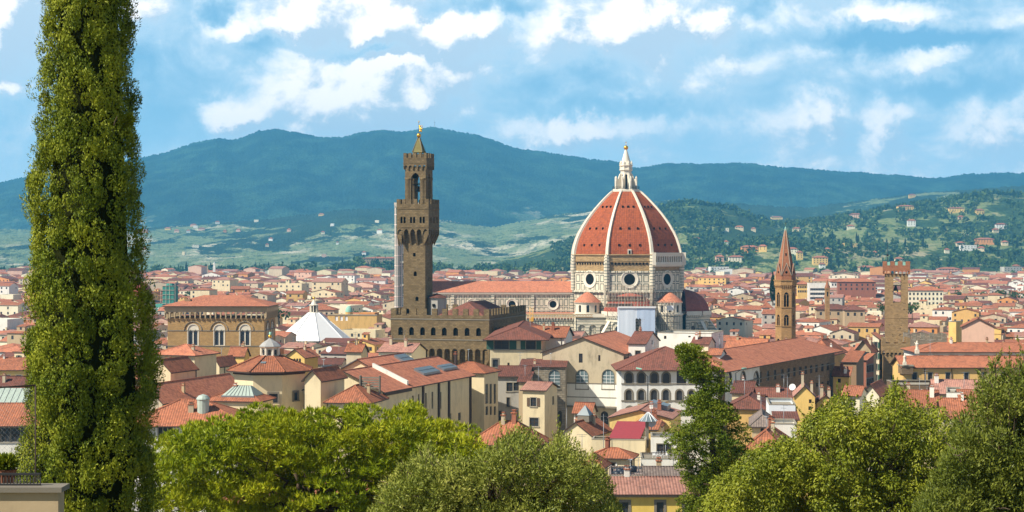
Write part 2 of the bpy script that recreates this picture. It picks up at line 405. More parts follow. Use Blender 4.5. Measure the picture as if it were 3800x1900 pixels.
L_RAG = leafmat('cedar_sprays', [(0.05, 0.09, 0.007), (0.165, 0.22, 0.011), (0.27, 0.29, 0.025)], 0.08, 0.6, 0.9)
L_HACK = leafmat('broad_leaves', [(0.09, 0.125, 0.009), (0.26, 0.29, 0.016), (0.36, 0.36, 0.036)], 0.10, 0.5, 0.6)
L_DARKL = leafmat('dark_leaves', [(0.06, 0.085, 0.012), (0.17, 0.205, 0.022), (0.29, 0.30, 0.05)], 0.08, 0.5, 0.6)
L_FAR = leafmat('far_leaves', [(0.035, 0.070, 0.016), (0.075, 0.13, 0.026), (0.12, 0.17, 0.035)], 0.15, 0.8, 0.05)
L_FARC = leafmat('far_cypress', [(0.014, 0.034, 0.014), (0.030, 0.060, 0.02), (0.04, 0.07, 0.022)], 0.1, 0.8, 0.05)
# ---------------------------------------------------------------- windows
WCACHE = {}; NEAR = []
def arch_poly(cx, zb, w_, h, kind='rect', n=8):
    """outline of an opening, counter-clockwise; kind rect, round or pointed"""
    a = w_ / 2
    if kind == 'rect': return [(cx - a, zb), (cx + a, zb), (cx + a, zb + h), (cx - a, zb + h)]
    pts = [(cx - a, zb), (cx + a, zb)]
    if kind == 'round':
        zs = zb + h - a
        for i in range(n + 1):
            t = math.pi * i / n; pts.append((cx + a * math.cos(t), zs + a * math.sin(t)))
    else:
        rise = a * 1.5; zs = zb + h - rise
        r = (a * a + rise * rise) / (2 * a)
        for i in range(n // 2 + 1):
            t = math.asin(rise / r) * i / (n // 2); pts.append((cx + a - r + r * math.cos(t), zs + r * math.sin(t)))
        for i in range(n // 2 - 1, -1, -1):
            t = math.asin(rise / r) * i / (n // 2); pts.append((cx - a + r - r * math.cos(t), zs + r * math.sin(t)))
    return pts
def window_mesh(w_, h, kind, style):
    """local x = across, y = inward, z = up from the sill; pane set back, muntins, optional stone frame and shutters"""
    key = (round(w_, 1), round(h, 1), kind, style)
    if key in WCACHE: return WCACHE[key]
    b = MB()
    o = arch_poly(0, 0, w_ + 0.04, h + 0.02, kind)
    b.face([(x, 0.18, z) for x, z in o], 0)
    fr = min(0.09, w_ * 0.09)
    if style in ('frame', 'plain', 'shutter', 'gshutter', 'grid'):
        nx = 2 if style != 'grid' else max(2, int(w_ / 0.9)); nz = 2 if style != 'grid' else max(2, int(h / 1.0))
        zt = h if kind == 'rect' else h - w_ * 0.12
        for i in range(1, nx): b.box(-w_ / 2 + w_ * i / nx - fr / 2, -w_ / 2 + w_ * i / nx + fr / 2, 0.12, 0.175, 0, zt, 1)
        hh = h if kind == 'rect' else h - w_ / 2
        for i in range(1, nz + (0 if kind == 'rect' else 1)): b.box(-w_ / 2, w_ / 2, 0.125, 0.17, hh * i / nz - fr / 2, hh * i / nz + fr / 2, 1)
    if style in ('frame', 'stone', 'shutter', 'gshutter', 'grid'):
        g = 0.16 if style != 'stone' else 0.36
        ou = arch_poly(0, -0.0, w_ + 2 * g, h + g, kind); inn = arch_poly(0, 0, w_, h, kind)
        n = len(ou)
        for i in range(1, n):
            j = (i + 1) % n
            A, B_, Cc, D_ = inn[i], inn[j], ou[j], ou[i]
            b.face([(A[0], -0.06, A[1]), (B_[0], -0.06, B_[1]), (Cc[0], -0.06, Cc[1]), (D_[0], -0.06, D_[1])][::-1], 2)
            b.face([(D_[0], -0.06, D_[1]), (Cc[0], -0.06, Cc[1]), (Cc[0], 0, Cc[1]), (D_[0], 0, D_[1])], 2)
            b.face([(A[0], -0.06, A[1]), (B_[0], -0.06, B_[1]), (B_[0], 0.1, B_[1]), (A[0], 0.1, A[1])][::-1], 2)
        b.box(-w_ / 2 - g - 0.08, w_ / 2 + g + 0.08, -0.16, 0.0, -0.2, 0.0, 2)
    if style in ('shutter', 'gshutter'):
        for s in (-1, 1):
            x0 = s * (w_ / 2 + 0.17); x1 = s * (w_ / 2 + 0.17 + w_ * 0.48)
            b.box(min(x0, x1), max(x0, x1), -0.12, -0.065, 0.02, h - 0.02, 3 if style == 'shutter' else 4)
    me = b.mesh('window', [M_GLASS if style != 'grid' else M_LEADED, M_WHITE if style == 'grid' else M_WOOD, M_SERENA if style in ('stone', 'grid') else M_TRIM, M_SHUT, M_SHUTG])
    WCACHE[key] = me
    return me
def add_window(parent, o, ux, nrm, a, z, w_, h, kind, style):
    """child window at distance a along the wall, sill at height z"""
    ob = link('window', window_mesh(w_, h, kind, style), parent)
    ob.location = Vector(o) + Vector(ux) * a + Vector((0, 0, z))
    ob.rotation_euler = (0, 0, math.atan2(ux[1], ux[0]))
    return ob
# ---------------------------------------------------------------- houses
class House:
    """a rectangular building placed by one real corner, its facing and its sizes"""
    def __init__(s, name, label, cat, corner, rz, w_, d, H, zb=0.0, group=None, refleft=True):
        s.rz = rz; s.w = w_; s.d = d; s.H = H - zb; s.zb = zb
        c, sn = math.cos(rz), math.sin(rz)
        cx, cy = corner
        if not refleft: cx -= w_ * c; cy -= w_ * sn
        s.o = (cx, cy); s.root = thing(name, label, cat, (cx, cy, zb), rz, group)
        s.holes = {'f': [], 'r': [], 'l': [], 'b': []}; s.wins = []
    def face(s, k):
        w_, d = s.w, s.d
        return {'f': ((0, 0, 0), (1, 0, 0), (0, -1, 0), w_), 'r': ((w_, 0, 0), (0, 1, 0), (1, 0, 0), d),
                'l': ((0, d, 0), (0, -1, 0), (-1, 0, 0), d), 'b': ((w_, d, 0), (-1, 0, 0), (0, 1, 0), w_)}[k]
    def local_px(s, k, x, y):
        """photo pixel -> (distance along the wall, height) on that wall"""
        o, ux, n, L = s.face(k); c, sn = math.cos(s.rz), math.sin(s.rz)
        ox = s.o[0] + o[0] * c - o[1] * sn; oy = s.o[1] + o[0] * sn + o[1] * c
        vx = ux[0] * c - ux[1] * sn; vy = ux[0] * sn + ux[1] * c
        kx = (x - CX) / F
        a = (kx * oy - ox) / (vx - kx * vy)
        return a, PZ(y, oy + a * vy) - s.zb
    def win_px(s, k, x0, x1, y0, y1, kind='rect', style='frame'):
        a0, zt = s.local_px(k, x0, y0); a1, _ = s.local_px(k, x1, y0); _, zb = s.local_px(k, (x0 + x1) / 2, y1); _, zt = s.local_px(k, (x0 + x1) / 2, y0)
        s.win(k, (a0 + a1) / 2, zb, abs(a1 - a0), zt - zb, kind, style)
    def win(s, k, a, z, w_, h, kind='rect', style='frame'):
        L = s.face(k)[3]
        if a - w_ / 2 < 0.15 or a + w_ / 2 > L - 0.15 or z < 0.2: return
        s.holes[k].append(arch_poly(a, z, w_, h, kind)); s.wins.append((k, a, z, w_, h, kind, style))
    def grid(s, k, n, tops, w_=1.0, h=1.6, kind='rect', style='frame', skip=0.0, m0=0.0, m1=0.0):
        L = s.face(k)[3]
        for zt in tops:
            for i in range(n):
                if rnd.random() < skip: continue
                s.win(k, m0 + (L - m0 - m1) * (i + 0.5) / n, s.H - zt - h, w_, h, kind, style)
    def make(s, roof='hip', rise=2.5, over=0.6, wall=None, roofm=None, hipk=1.0, gutter=False, depth_win=0.22, wallname='wall', facemats=None):
        w_, d, H = s.w, s.d, s.H; wall = wall or WALLS['cream']; roofm = roofm or T_RED
        gab = {'f': [], 'r': [], 'l': [], 'b': []}
        top = {k: [] for k in 'frlb'}
        if roof == 'gy': top['f'] = [(w_ / 2, H + rise)]; top['b'] = [(w_ / 2, H + rise)]
        if roof == 'gx': top['l'] = [(d / 2, H + rise)]; top['r'] = [(d / 2, H + rise)]
        hl = {'f': (H, H), 'r': (H, H), 'l': (H, H), 'b': (H, H)}     # heights at the wall's start and end
        if roof == 'sback': hl['b'] = (H + rise,) * 2; hl['r'] = (H, H + rise); hl['l'] = (H + rise, H)
        if roof == 'sleft': hl['l'] = (H + rise,) * 2; hl['f'] = (H + rise, H); hl['b'] = (H, H + rise)
        if roof == 'sright': hl['r'] = (H + rise,) * 2; hl['f'] = (H, H + rise); hl['b'] = (H + rise, H)
        if roof == 'flat': hl = {k: (H + rise,) * 2 for k in 'frlb'}
        b = MB()
        for k in 'frlb':
            o, ux, n, L = s.face(k)
            outer = [(0, 0), (L, 0), (L, hl[k][1])] + top[k] + [(0, hl[k][0])]
            b.wall(outer, s.holes[k], o, ux, n, depth_win, 0 if not facemats else facemats.get(k, 0), None)
        s.wall = b.build(wallname, wall, s.root)
        for (k, a, z, ww, hh, kind, style) in s.wins:
            o, ux, n, L = s.face(k); add_window(s.root, o, ux, n, a, z, ww, hh, kind, style)
        r = MB(); e = over; th = 0.22
        if roof == 'flat':
            r.box(0.25, w_ - 0.25, 0.25, d - 0.25, H - 0.3, H, 0)
            for (x0, x1, y0, y1) in ((-.06, w_ + .06, -.06, .25), (-.06, w_ + .06, d - .25, d + .06), (-.06, .25, .25, d - .25), (w_ - .25, w_ + .06, .25, d - .25)):
                r.box(x0, x1, y0, y1, H + rise - 0.02, H + rise + 0.12, 0)
        else:
            def slab(pts):            # one roof plane with its thickness
                pts = [Vector(p) for p in pts]
                r.face(pts, 0); lo = [p - Vector((0, 0, th)) for p in pts]; r.face(lo[::-1], 1)
                for i in range(len(pts)):
                    j = (i + 1) % len(pts); r.face([lo[i], lo[j], pts[j], pts[i]], 1)
            zc = H + 0.22
            if roof in ('hip', 'pyr'):
                m = min(w_, d) / 2 * hipk; sl = rise / max(m, 0.1); ze = zc - e * sl
                if roof == 'pyr': A = B_ = (w_ / 2, d / 2, zc + rise)
                elif w_ >= d: A = (m, d / 2, zc + rise); B_ = (w_ - m, d / 2, zc + rise)
                else: A = (w_ / 2, m, zc + rise); B_ = (w_ / 2, d - m, zc + rise)
                q = [(-e, -e, ze), (w_ + e, -e, ze), (w_ + e, d + e, ze), (-e, d + e, ze)]
                if w_ >= d or roof == 'pyr': fs = [[q[0], q[1], B_, A], [q[1], q[2], B_], [q[2], q[3], A, B_], [q[3], q[0], A]]
                else: fs = [[q[0], q[1], A], [q[1], q[2], B_, A], [q[2], q[3], B_], [q[3], q[0], A, B_]]
                if A == B_: fs = [[x for i, x in enumerate(f) if x not in f[:i]] for f in fs]
                for f in fs: r.face(f, 0)
                for i in range(4):
                    a_, c_ = q[i], q[(i + 1) % 4]; lo = lambda p: (p[0], p[1], p[2] - th)
                    r.face([lo(a_), lo(c_), c_, a_], 1)
                r.face([(p[0], p[1], p[2] - th) for p in reversed(q)], 1)
                for f in fs:
                    for i in range(len(f)):
                        p0, p1 = Vector(f[i]), Vector(f[(i + 1) % len(f)])
                        if abs(p0.z - p1.z) > 0.3 or (p0.z > zc + rise - .01 and p1.z > zc + rise - .01 and (p1 - p0).length > .1): r.tube(p0, p1, 0.13, n=5, mat=0)
            elif roof == 'gx':
                sl = rise / (d / 2); ze = zc - e * sl
                slab([(-e, -e, ze), (w_ + e, -e, ze), (w_ + e, d / 2, zc + rise), (-e, d / 2, zc + rise)])
                slab([(w_ + e, d + e, ze), (-e, d + e, ze), (-e, d / 2, zc + rise), (w_ + e, d / 2, zc + rise)])
                r.tube((-e, d / 2, zc + rise), (w_ + e, d / 2, zc + rise), 0.14, n=5)
            elif roof == 'gy':
                sl = rise / (w_ / 2); ze = zc - e * sl
                slab([(w_ + e, -e, ze), (w_ + e, d + e, ze), (w_ / 2, d + e, zc + rise), (w_ / 2, -e, zc + rise)])
                slab([(-e, d + e, ze), (-e, -e, ze), (w_ / 2, -e, zc + rise), (w_ / 2, d + e, zc + rise)])
                r.tube((w_ / 2, -e, zc + rise), (w_ / 2, d + e, zc + rise), 0.14, n=5)
            elif roof == 'sback':
                sl = rise / d; slab([(-e, -e, zc - e * sl), (w_ + e, -e, zc - e * sl), (w_ + e, d + e, zc + rise + e * sl), (-e, d + e, zc + rise + e * sl)])
            elif roof == 'sleft':
                sl = rise / w_; slab([(-e, -e, zc + rise + e * sl), (w_ + e, -e, zc - e * sl), (w_ + e, d + e, zc - e * sl), (-e, d + e, zc + rise + e * sl)])
            elif roof == 'sright':
                sl = rise / w_; slab([(-e, -e, zc - e * sl), (w_ + e, -e, zc + rise + e * sl), (w_ + e, d + e, zc + rise + e * sl), (-e, d + e, zc - e * sl)])
        s.roofkind = roof; s.rise = rise; s.zc = H + 0.22
        s.roof = r.build('roof', [roofm, M_GUTTER], s.root)
        return s
    def zroof(s, x, y):
        w_, d, k = s.w, s.d, s.roofkind
        if k == 'gx': return s.zc + s.rise * (1 - abs(y - d / 2) / (d / 2))
        if k == 'gy': return s.zc + s.rise * (1 - abs(x - w_ / 2) / (w_ / 2))
        if k == 'sback': return s.zc + s.rise * y / d
        if k == 'sleft': return s.zc + s.rise * (1 - x / w_)
        if k == 'sright': return s.zc + s.rise * x / w_
        if k in ('hip', 'pyr'):
            m = min(w_, d) / 2; return s.zc + s.rise * min(1, min(x, w_ - x, y, d - y) / m)
        return s.H
    def chimney(s, fx, fy, h=1.6, w_=0.7, mat=None):
        x, y = fx * s.w, fy * s.d; z = s.zroof(x, y)
        b = MB(); b.box(x - w_ / 2, x + w_ / 2, y - w_ / 2, y + w_ / 2, z - 0.5, z + h, 0); b.box(x - w_ / 2 - .12, x + w_ / 2 + .12, y - w_ / 2 - .12, y + w_ / 2 + .12, z + h, z + h + .14, 1)
        b.box(x - w_ / 3, x + w_ / 3, y - w_ / 3, y + w_ / 3, z + h + .14, z + h + .45, 0); b.box(x - w_ / 2, x + w_ / 2, y - w_ / 2, y + w_ / 2, z + h + .45, z + h + .55, 1)
        return b.build('chimney', [mat or WALLS['beige'], T_RED], s.roof)
    def pipe(s, k, fr):
        o, ux, n, L = s.face(k); a = fr * L
        p = Vector(o) + Vector(ux) * a + Vector(n) * 0.12
        b = MB(); b.tube(p, p + Vector((0, 0, s.H)), 0.09, n=6); return b.build('downpipe', M_GUTTER, s.root)
def px_house(name, label, x0, x1, ye, D, th=-20, depth=10, xr=None, roof='hip', rise=2.5, over=0.6, wall='cream', roofm='red', cat='house', group=None, hipk=1.0, wins=(), grids=(), chim=(), pipes=(), zb=0.0, make=True, ref=None):
    """house whose nearest corner stands D metres off under photo column x1 (x0 when turned the other way), eaves at row ye"""
    rz = R(th); c, s = math.cos(rz), math.sin(rz); k0 = (x0 - CX) / F; k1 = (x1 - CX) / F
    refleft = (th > 0) if ref is None else (ref == 'l')
    if refleft: w_ = D * (k1 - k0) / (c - k1 * s); corner = (k0 * D, D)
    else: w_ = D * (k1 - k0) / (c - k0 * s); corner = (k1 * D, D)
    if xr is not None:
        if xr > x1:   # right wall reaches column xr
            rx, ry = (corner[0] + w_ * c, corner[1] + w_ * s) if refleft else corner
            kr = (xr - CX) / F; depth = (kr * ry - rx) / (-s - kr * c)
        else:
            lx, ly = corner; kr = (xr - CX) / F; depth = (kr * ly - lx) / (-s - kr * c)
    if xr is not None and (depth > 100 or depth < 2): depth = 14
    if roof == 'flat' and roofm in ('red', 'faded'): roofm = M_TRIM
    h = House(name, label, cat, corner, rz, w_, max(depth, 2.0), PZ(ye, D), zb, group, refleft)
    for wn in wins: h.win_px(*wn)
    for g in grids: h.grid(*g[:3], **(g[3] if len(g) > 3 else {}))
    if make:
        h.make(roof, rise, over, WALLS[wall] if isinstance(wall, str) else wall, ROOFS[roofm] if isinstance(roofm, str) else roofm, hipk)
        for cfx in chim: h.chimney(*cfx)
        if not chim and roof not in ('flat', 'pyr') and h.w > 4 and D < 560:
            for _ in range(rnd.choice((1, 2, 2))): h.chimney(rnd.uniform(.15, .85), rnd.uniform(.3, .7), rnd.uniform(.7, 1.5), rnd.uniform(.45, .75), WALLS[rnd.choice(('beige', 'tan', 'white', 'brickred'))])
        for p in pipes: h.pipe(*p)
    NEAR.append((h, label, D))
    return h
# ---------------------------------------------------------------- pieces shared by the towers
def four_walls(b, x0, x1, y0, y1, z0, z1, holes=None, t=0.6, mat=0, rmat=None):
    holes = holes or {}
    for k, o, ux, n, L in (('f', (x0, y0, 0), (1, 0, 0), (0, -1, 0), x1 - x0), ('r', (x1, y0, 0), (0, 1, 0), (1, 0, 0), y1 - y0),
                           ('b', (x1, y1, 0), (-1, 0, 0), (0, 1, 0), x1 - x0), ('l', (x0, y1, 0), (0, -1, 0), (-1, 0, 0), y1 - y0)):
        b.wall([(0, z0), (L, z0), (L, z1), (0, z1)], holes.get(k, []), o, ux, n, t, mat, rmat)
def arcade(b, o, ux, nrm, L, z0, z1, n, pier, t, mat=0, kind='round', soffit=None):
    """row of n arches open at the foot (corbel table): front face and soffits t deep"""
    o = Vector(o); ux = Vector(ux); nrm = Vector(nrm); p = L / n; a = (p - pier) / 2
    zs = z1 - 0.25 * (z1 - z0) - (a if kind == 'round' else a * 1.5); zs = max(zs, z0 + 0.05)
    prof = [(0, z0)]
    for i in range(n):
        c = (i + 0.5) * p
        ap = arch_poly(c, z0, 2 * a, zs - z0 + (a if kind == 'round' else a * 1.5), kind, 8)
        prof += [ap[0]] + list(reversed(ap[2:])) + [ap[1]] if False else [ap[0]] + ap[2:][::-1] + [ap[1]]
    prof += [(L, z0)]
    outer = prof + [(L, z1), (0, z1)]
    W3 = lambda q, d=0.0: o + ux * q[0] + Vector((0, 0, q[1])) - nrm * d
    for tri in geometry.tessellate_polygon([[Vector((q[0], q[1], 0)) for q in outer]]):
        pts = [W3(outer[i]) for i in tri]
        if (pts[1] - pts[0]).cross(pts[2] - pts[0]).dot(nrm) < 0: pts.reverse()
        b.face(pts, mat)
    for i in range(len(prof) - 1):
        b.face([W3(prof[i + 1]), W3(prof[i]), W3(prof[i], t), W3(prof[i + 1], t)], mat if soffit is None else soffit)
def merlons(b, x0, x1, y0, y1, z, h, n_x, n_y, frac=0.55, t=0.55, mat=0, sides='frlb', swallow=False):
    def run(ax, L, n, fn):
        p = L / (n - 1 + frac); wd = p * frac
        for i in range(n): fn(i * p, i * p + wd)
    def mk(xa, xb, ya, yb, alongx):
        b.box(xa, xb, ya, yb, z, z + h, mat)
    p_ = .02
    if 'f' in sides: b.box(x0 - p_, x1 + p_, y0 - p_, y0 + t + p_, z - .12, z + .03, mat)
    if 'b' in sides: b.box(x0 - p_, x1 + p_, y1 - t - p_, y1 + p_, z - .12, z + .03, mat)
    if 'r' in sides: b.box(x1 - t - p_, x1 + p_, y0 + t + p_, y1 - t - p_, z - .12, z + .03, mat)
    if 'l' in sides: b.box(x0 - p_, x0 + t + p_, y0 + t + p_, y1 - t - p_, z - .12, z + .03, mat)
    if 'f' in sides: run(0, x1 - x0, n_x, lambda a, c: mk(x0 + a, x0 + c, y0, y0 + t, True))
    if 'b' in sides: run(0, x1 - x0, n_x, lambda a, c: mk(x0 + a, x0 + c, y1 - t, y1, True))
    if 'r' in sides: run(0, y1 - y0 - 2.2 * t, n_y, lambda a, c: mk(x1 - t, x1, y0 + 1.1 * t + a, y0 + 1.1 * t + c, False))
    if 'l' in sides: run(0, y1 - y0 - 2.2 * t, n_y, lambda a, c: mk(x0, x0 + t, y0 + 1.1 * t + a, y0 + 1.1 * t + c, False))
def block(x0, x1, xr, D, rz):
    """near right corner D off under column x1, front from x0 to x1, right face to xr -> corner, width, depth"""
    c, s = math.cos(rz), math.sin(rz); X1 = PX(x1, D); k0 = (x0 - CX) / F; kr = (xr - CX) / F
    w_ = (X1 - k0 * D) / (c - k0 * s); d = (kr * D - X1) / (-s - kr * c)
    return (X1, D), w_, d
def loc_of(root_xy, rz, p):
    c, s = math.cos(rz), math.sin(rz); dx, dy = p[0] - root_xy[0], p[1] - root_xy[1]
    return (dx * c + dy * s, -dx * s + dy * c)
def dark_panes(name, parent, o, ux, nrm, holes, depth, mat=None):
    """one child per opening: the dark pane set back in it"""
    for h in holes:
        b = MB(); b.wall([(x, z) for x, z in h], [], Vector(o) - Vector(nrm) * (depth - 0.02), ux, nrm); b.build(name, mat or M_DARK, parent)
# ---------------------------------------------------------------- fortress palace with its bell tower
def palace():
    D = 470; rz = R(-16)
    (X1, Y1), w_, d = block(1450, 1815, 1952, D, rz)
    o = (X1 - w_ * math.cos(rz), Y1 - w_ * math.sin(rz))
    root = thing('palace', 'brown stone fortress palace with battlements and a tall slender bell tower', 'palace', (o[0], o[1], 0), rz)
    zt = PZ(1172, D); z_sc1 = PZ(1189, D); z_sc2 = PZ(1265, D); zarch0 = PZ(1337, D); zarch1 = PZ(1283, D); ov = 1.3
    b = MB(); four_walls(b, ov, w_ - ov, ov, d - ov, 0, zarch1, t=.3); b.build('lower_wall', M_PIETRA, root)
    # gallery storey with round headed windows
    def wins(L, n, inset): return [arch_poly(inset + (L - 2 * inset) * (i + .5) / n, PZ(1248, D), 1.35, 2.25, 'round') for i in range(n)]
    hf = [arch_poly((x - 1450) / 365 * w_, PZ(1248, D), 1.35, 2.2, 'round') for x in (1487, 1528, 1569, 1609, 1650, 1692, 1734, 1776)]
    hr = wins(d, 10, 1.5)
    b = MB(); four_walls(b, 0, w_, 0, d, zarch1, zt, {'f': hf, 'r': hr}, 0.5)
    b.box(0, w_, 0, d, zt - 0.8, zt - 0.7, 0)
    for z in (z_sc1, z_sc2):
        b.box(-.15, w_ + .15, -.15, 0.0, z, z + .28, 1); b.box(w_, w_ + .15, 0, d, z, z + .28, 1); b.box(-.15, 0, 0, d, z, z + .28, 1)
    gal = b.build('gallery_wall', [M_PIETRA, M_SERENA], root)
    dark_panes('gallery_window', root, (0, 0, 0), (1, 0, 0), (0, -1, 0), hf, .45); dark_panes('gallery_window', root, (w_, 0, 0), (0, 1, 0), (1, 0, 0), hr, .45)
    b = MB()
    for (oo, ux, n, L, k) in (((0, 0, 0), (1, 0, 0), (0, -1, 0), w_, 13), ((w_, 0, 0), (0, 1, 0), (1, 0, 0), d, 20), ((0, d, 0), (0, -1, 0), (-1, 0, 0), d, 20)):
        arcade(b, oo, ux, n, L, zarch0, zarch1, k, .55, ov)
        p = L / k                                              # tapering corbels under each pier
        for i in range(k + 1):
            a = min(max(i * p, .28), L - .28); q = Vector(oo) + Vector(ux) * a; q2 = q - Vector(n) * ov
            U = Vector(ux) * .27
            zz = zarch0 - 2.0
            b.face([q - U + Vector((0, 0, zarch0)), q2 - U + Vector((0, 0, zz)), q2 + U + Vector((0, 0, zz)), q + U + Vector((0, 0, zarch0))])
            for s in (-1, 1): b.face([q + U * s + Vector((0, 0, zarch0)), q2 + U * s + Vector((0, 0, zz)), q2 + U * s + Vector((0, 0, zarch0))])
    b.build('corbel_table', M_PIETRA, root)
    b = MB(); merlons(b, 0, w_, 0, d, zt, 1.75, 10, 14, .5, .6); b.build('battlement', M_PIETRA, root)
    h = MB(); zr = zt - .4; A = (w_ * .35, 12, zr + 3.6); B_ = (w_ * .72, d - 12, zr + 3.6)
    x0, x1, y0, y1 = w_ * .42, w_ - 2.5, 4, d - 3
    cx, = [(x0 + x1) / 2]
    q = [(x0, y0, zr), (x1, y0, zr), (x1, y1, zr), (x0, y1, zr)]; A = (cx, y0 + 7, zr + 3.8); B_ = (cx, y1 - 7, zr + 3.8)
    for f in ([q[0], q[1], A], [q[1], q[2], B_, A], [q[2], q[3], B_], [q[3], q[0], A, B_]): h.face(f)
    h.box(x0 + .4, x1 - .4, y0 + .4, y1 - .4, zr - 1, zr - .05); h.build('roof', T_BROWN, root)
    # white stair turret beside the tower
    tx, ty = loc_of(o, rz, (PX(1617, 482), 482)); zb = zt - .6
    b = MB(); b.lathe([(2.6, zb), (2.6, PZ(1104, 482))], 8, tx, ty + 1, 0, 22.5); st = b.build('stair_turret', WALLS['grey'], root)
    b = MB(); b.lathe([(3.2, PZ(1104, 482)), (0.05, PZ(1088, 482))], 8, tx, ty + 1, 0, 22.5); b.build('turret_roof', T_BROWN, st)
    b = MB(); b.box(tx - .45, tx + .25, ty + 1 - 2.75, ty + 1 - 2.3, PZ(1137, 482), PZ(1127, 482)); b.build('turret_window', M_DARK, st)
    # ---- the tower
    Dt = 480
    def blk(x0, x1, xr): return block(x0, x1, xr, Dt, rz)
    c1, wt, dt = blk(1497, 1578, 1605)
    p1 = loc_of(o, rz, c1); dt = wt
    tx0, tx1, ty0, ty1 = p1[0] - wt, p1[0], p1[1], p1[1] + dt
    zy = lambda y: PZ(y, Dt)
    slits = [arch_poly(wt * .5, zy(952), .75, 1.0, 'rect'), arch_poly(wt * .54, zy(1025), .9, 1.3, 'round'), arch_poly(wt * .62, zy(1117), .9, 1.2, 'round'), arch_poly(wt * .2, zy(1165), .9, 1.4, 'round')]
    slr = [arch_poly(dt * .5, zy(1045), .7, 1.2, 'round')]
    b = MB(); four_walls(b, tx0, tx1, ty0, ty1, zt - 12, zy(843), {'f': slits, 'r': slr}, .6)
    tower = b.build('tower', M_PIETRA, root)
    dark_panes('tower_window', tower, (tx0, ty0, 0), (1, 0, 0), (0, -1, 0), slits, .5); dark_panes('tower_window', tower, (tx1, ty0, 0), (0, 1, 0), (1, 0, 0), slr, .5)
    g = 1.45                                                    # overhang of the tower gallery
    gx0, gx1, gy0, gy1 = tx0 - g, tx1 + g, ty0 - g, ty1 + g; gw = gx1 - gx0
    z0, z1, z2 = zy(870), zy(843), zy(757)
    tw = []
    for f_ in (.2, .5, .8):
        for s in (-.45, .45): tw.append(arch_poly(gw * f_ + s, zy(828), .62, 1.75, 'round'))
    b = MB(); four_walls(b, gx0, gx1, gy0, gy1, z1, z2, {'f': tw, 'r': tw}, .4); b.box(gx0, gx1, gy0, gy1, z2 - .9, z2 - .8)
    for z in (z1 - .1, zy(776)):
        b.box(gx0 - .12, gx1 + .12, gy0 - .12, gy0, z, z + .25, 0); b.box(gx1, gx1 + .12, gy0, gy1, z, z + .25, 0)
    gy_ = b.build('tower_gallery', M_PIETRA, tower)
    for (oo, ux, n) in (((gx0, gy0, 0), (1, 0, 0), (0, -1, 0)), ((gx1, gy0, 0), (0, 1, 0), (1, 0, 0))):
        dark_panes('gallery_light', tower, oo, ux, n, tw, .35)
    b = MB()
    for (oo, ux, n, L) in (((gx0, gy0, 0), (1, 0, 0), (0, -1, 0), gw), ((gx1, gy0, 0), (0, 1, 0), (1, 0, 0), gw), ((gx0, gy1, 0), (0, -1, 0), (-1, 0, 0), gw)):
        arcade(b, oo, ux, n, L, z0, z1, 5, .5, g, kind='pointed')
        for i in range(6):
            a = min(max(i * L / 5, .25), L - .25); q = Vector(oo) + Vector(ux) * a; q2 = q - Vector(n) * g; U = Vector(ux) * .25; zz = zy(912)
            b.face([q - U + Vector((0, 0, z0)), q2 - U + Vector((0, 0, zz)), q2 + U + Vector((0, 0, zz)), q + U + Vector((0, 0, z0))])
            for s in (-1, 1): b.face([q + U * s + Vector((0, 0, z0)), q2 + U * s + Vector((0, 0, zz)), q2 + U * s + Vector((0, 0, z0))])
    b.build('corbels', M_PIETRA, tower)
    b = MB(); merlons(b, gx0, gx1, gy0, gy1, z2, 1.35, 6, 5, .55, .4); b.build('tower_battlement', M_PIETRA, tower)
    # belfry: four round corner piers carrying arches, bells inside
    e = .35; bx0, bx1, by0, by1 = tx0 + e, tx1 - e + .35, ty0 + e, ty1 - e + .35; bw = bx1 - bx0
    zb0, zb1 = z2 - .8, zy(616)
    op = [arch_poly(bw * .5, zb0 + .1, bw * .44, zy(640) - zb0 - .1, 'pointed', 12)]
    b = MB(); four_walls(b, bx0, bx1, by0, by1, zb0, zb1, {k: op for k in 'frlb'}, .9)
    for (cx_, cy_) in ((bx0 + .85, by0 + .85), (bx1 - .85, by0 + .85), (bx0 + .85, by1 - .85), (bx1 - .85, by1 - .85)):
        b.lathe([(1.0, zb0), (1.0, zy(668)), (1.2, zy(664)), (1.2, zy(658))], 12, cx_, cy_, 0, 0, True)
    bel = b.build('belfry', M_TOWER if False else M_PIETRA, tower)
    mx, my = (bx0 + bx1) / 2, (by0 + by1) / 2
    b = MB(); b.lathe([(.05, zy(688)), (.3, zy(690)), (.45, zy(700)), (.75, zy(708)), (.8, zy(710))], 12, mx, my, 0, 0, True)
    b.box(bx0 + .5, bx1 - .5, my - .12, my + .12, zy(686), zy(682)); b.box(mx - .12, mx + .12, by0 + .5, by1 - .5, zy(680), zy(677)); b.build('bell', M_IRON, tower)
    k = .35; kx0, kx1, ky0, ky1 = bx0 - k, bx1 + k, by0 - k, by1 + k; kw = kx1 - kx0
    b = MB()
    for (oo, ux, n) in (((kx0, ky0, 0), (1, 0, 0), (0, -1, 0)), ((kx1, ky0, 0), (0, 1, 0), (1, 0, 0)), ((kx0, ky1, 0), (0, -1, 0), (-1, 0, 0))):
        arcade(b, oo, ux, n, kw, zy(628), zy(608), 5, .4, k, kind='round')
    four_walls(b, kx0, kx1, ky0, ky1, zy(608), zy(585)); b.box(kx0, kx1, ky0, ky1, zy(590), zy(589))
    b.box(kx0 - .1, kx1 + .1, ky0 - .1, ky0, zy(606), zy(603)); b.box(kx1, kx1 + .1, ky0, ky1, zy(606), zy(603))
    b.build('crown', M_PIETRA, tower)
    b = MB(); merlons(b, kx0, kx1, ky0, ky1, zy(585), 1.35, 5, 4, .55, .35); b.build('crown_battlement', M_PIETRA, tower)
    b = MB(); hw = 1.45
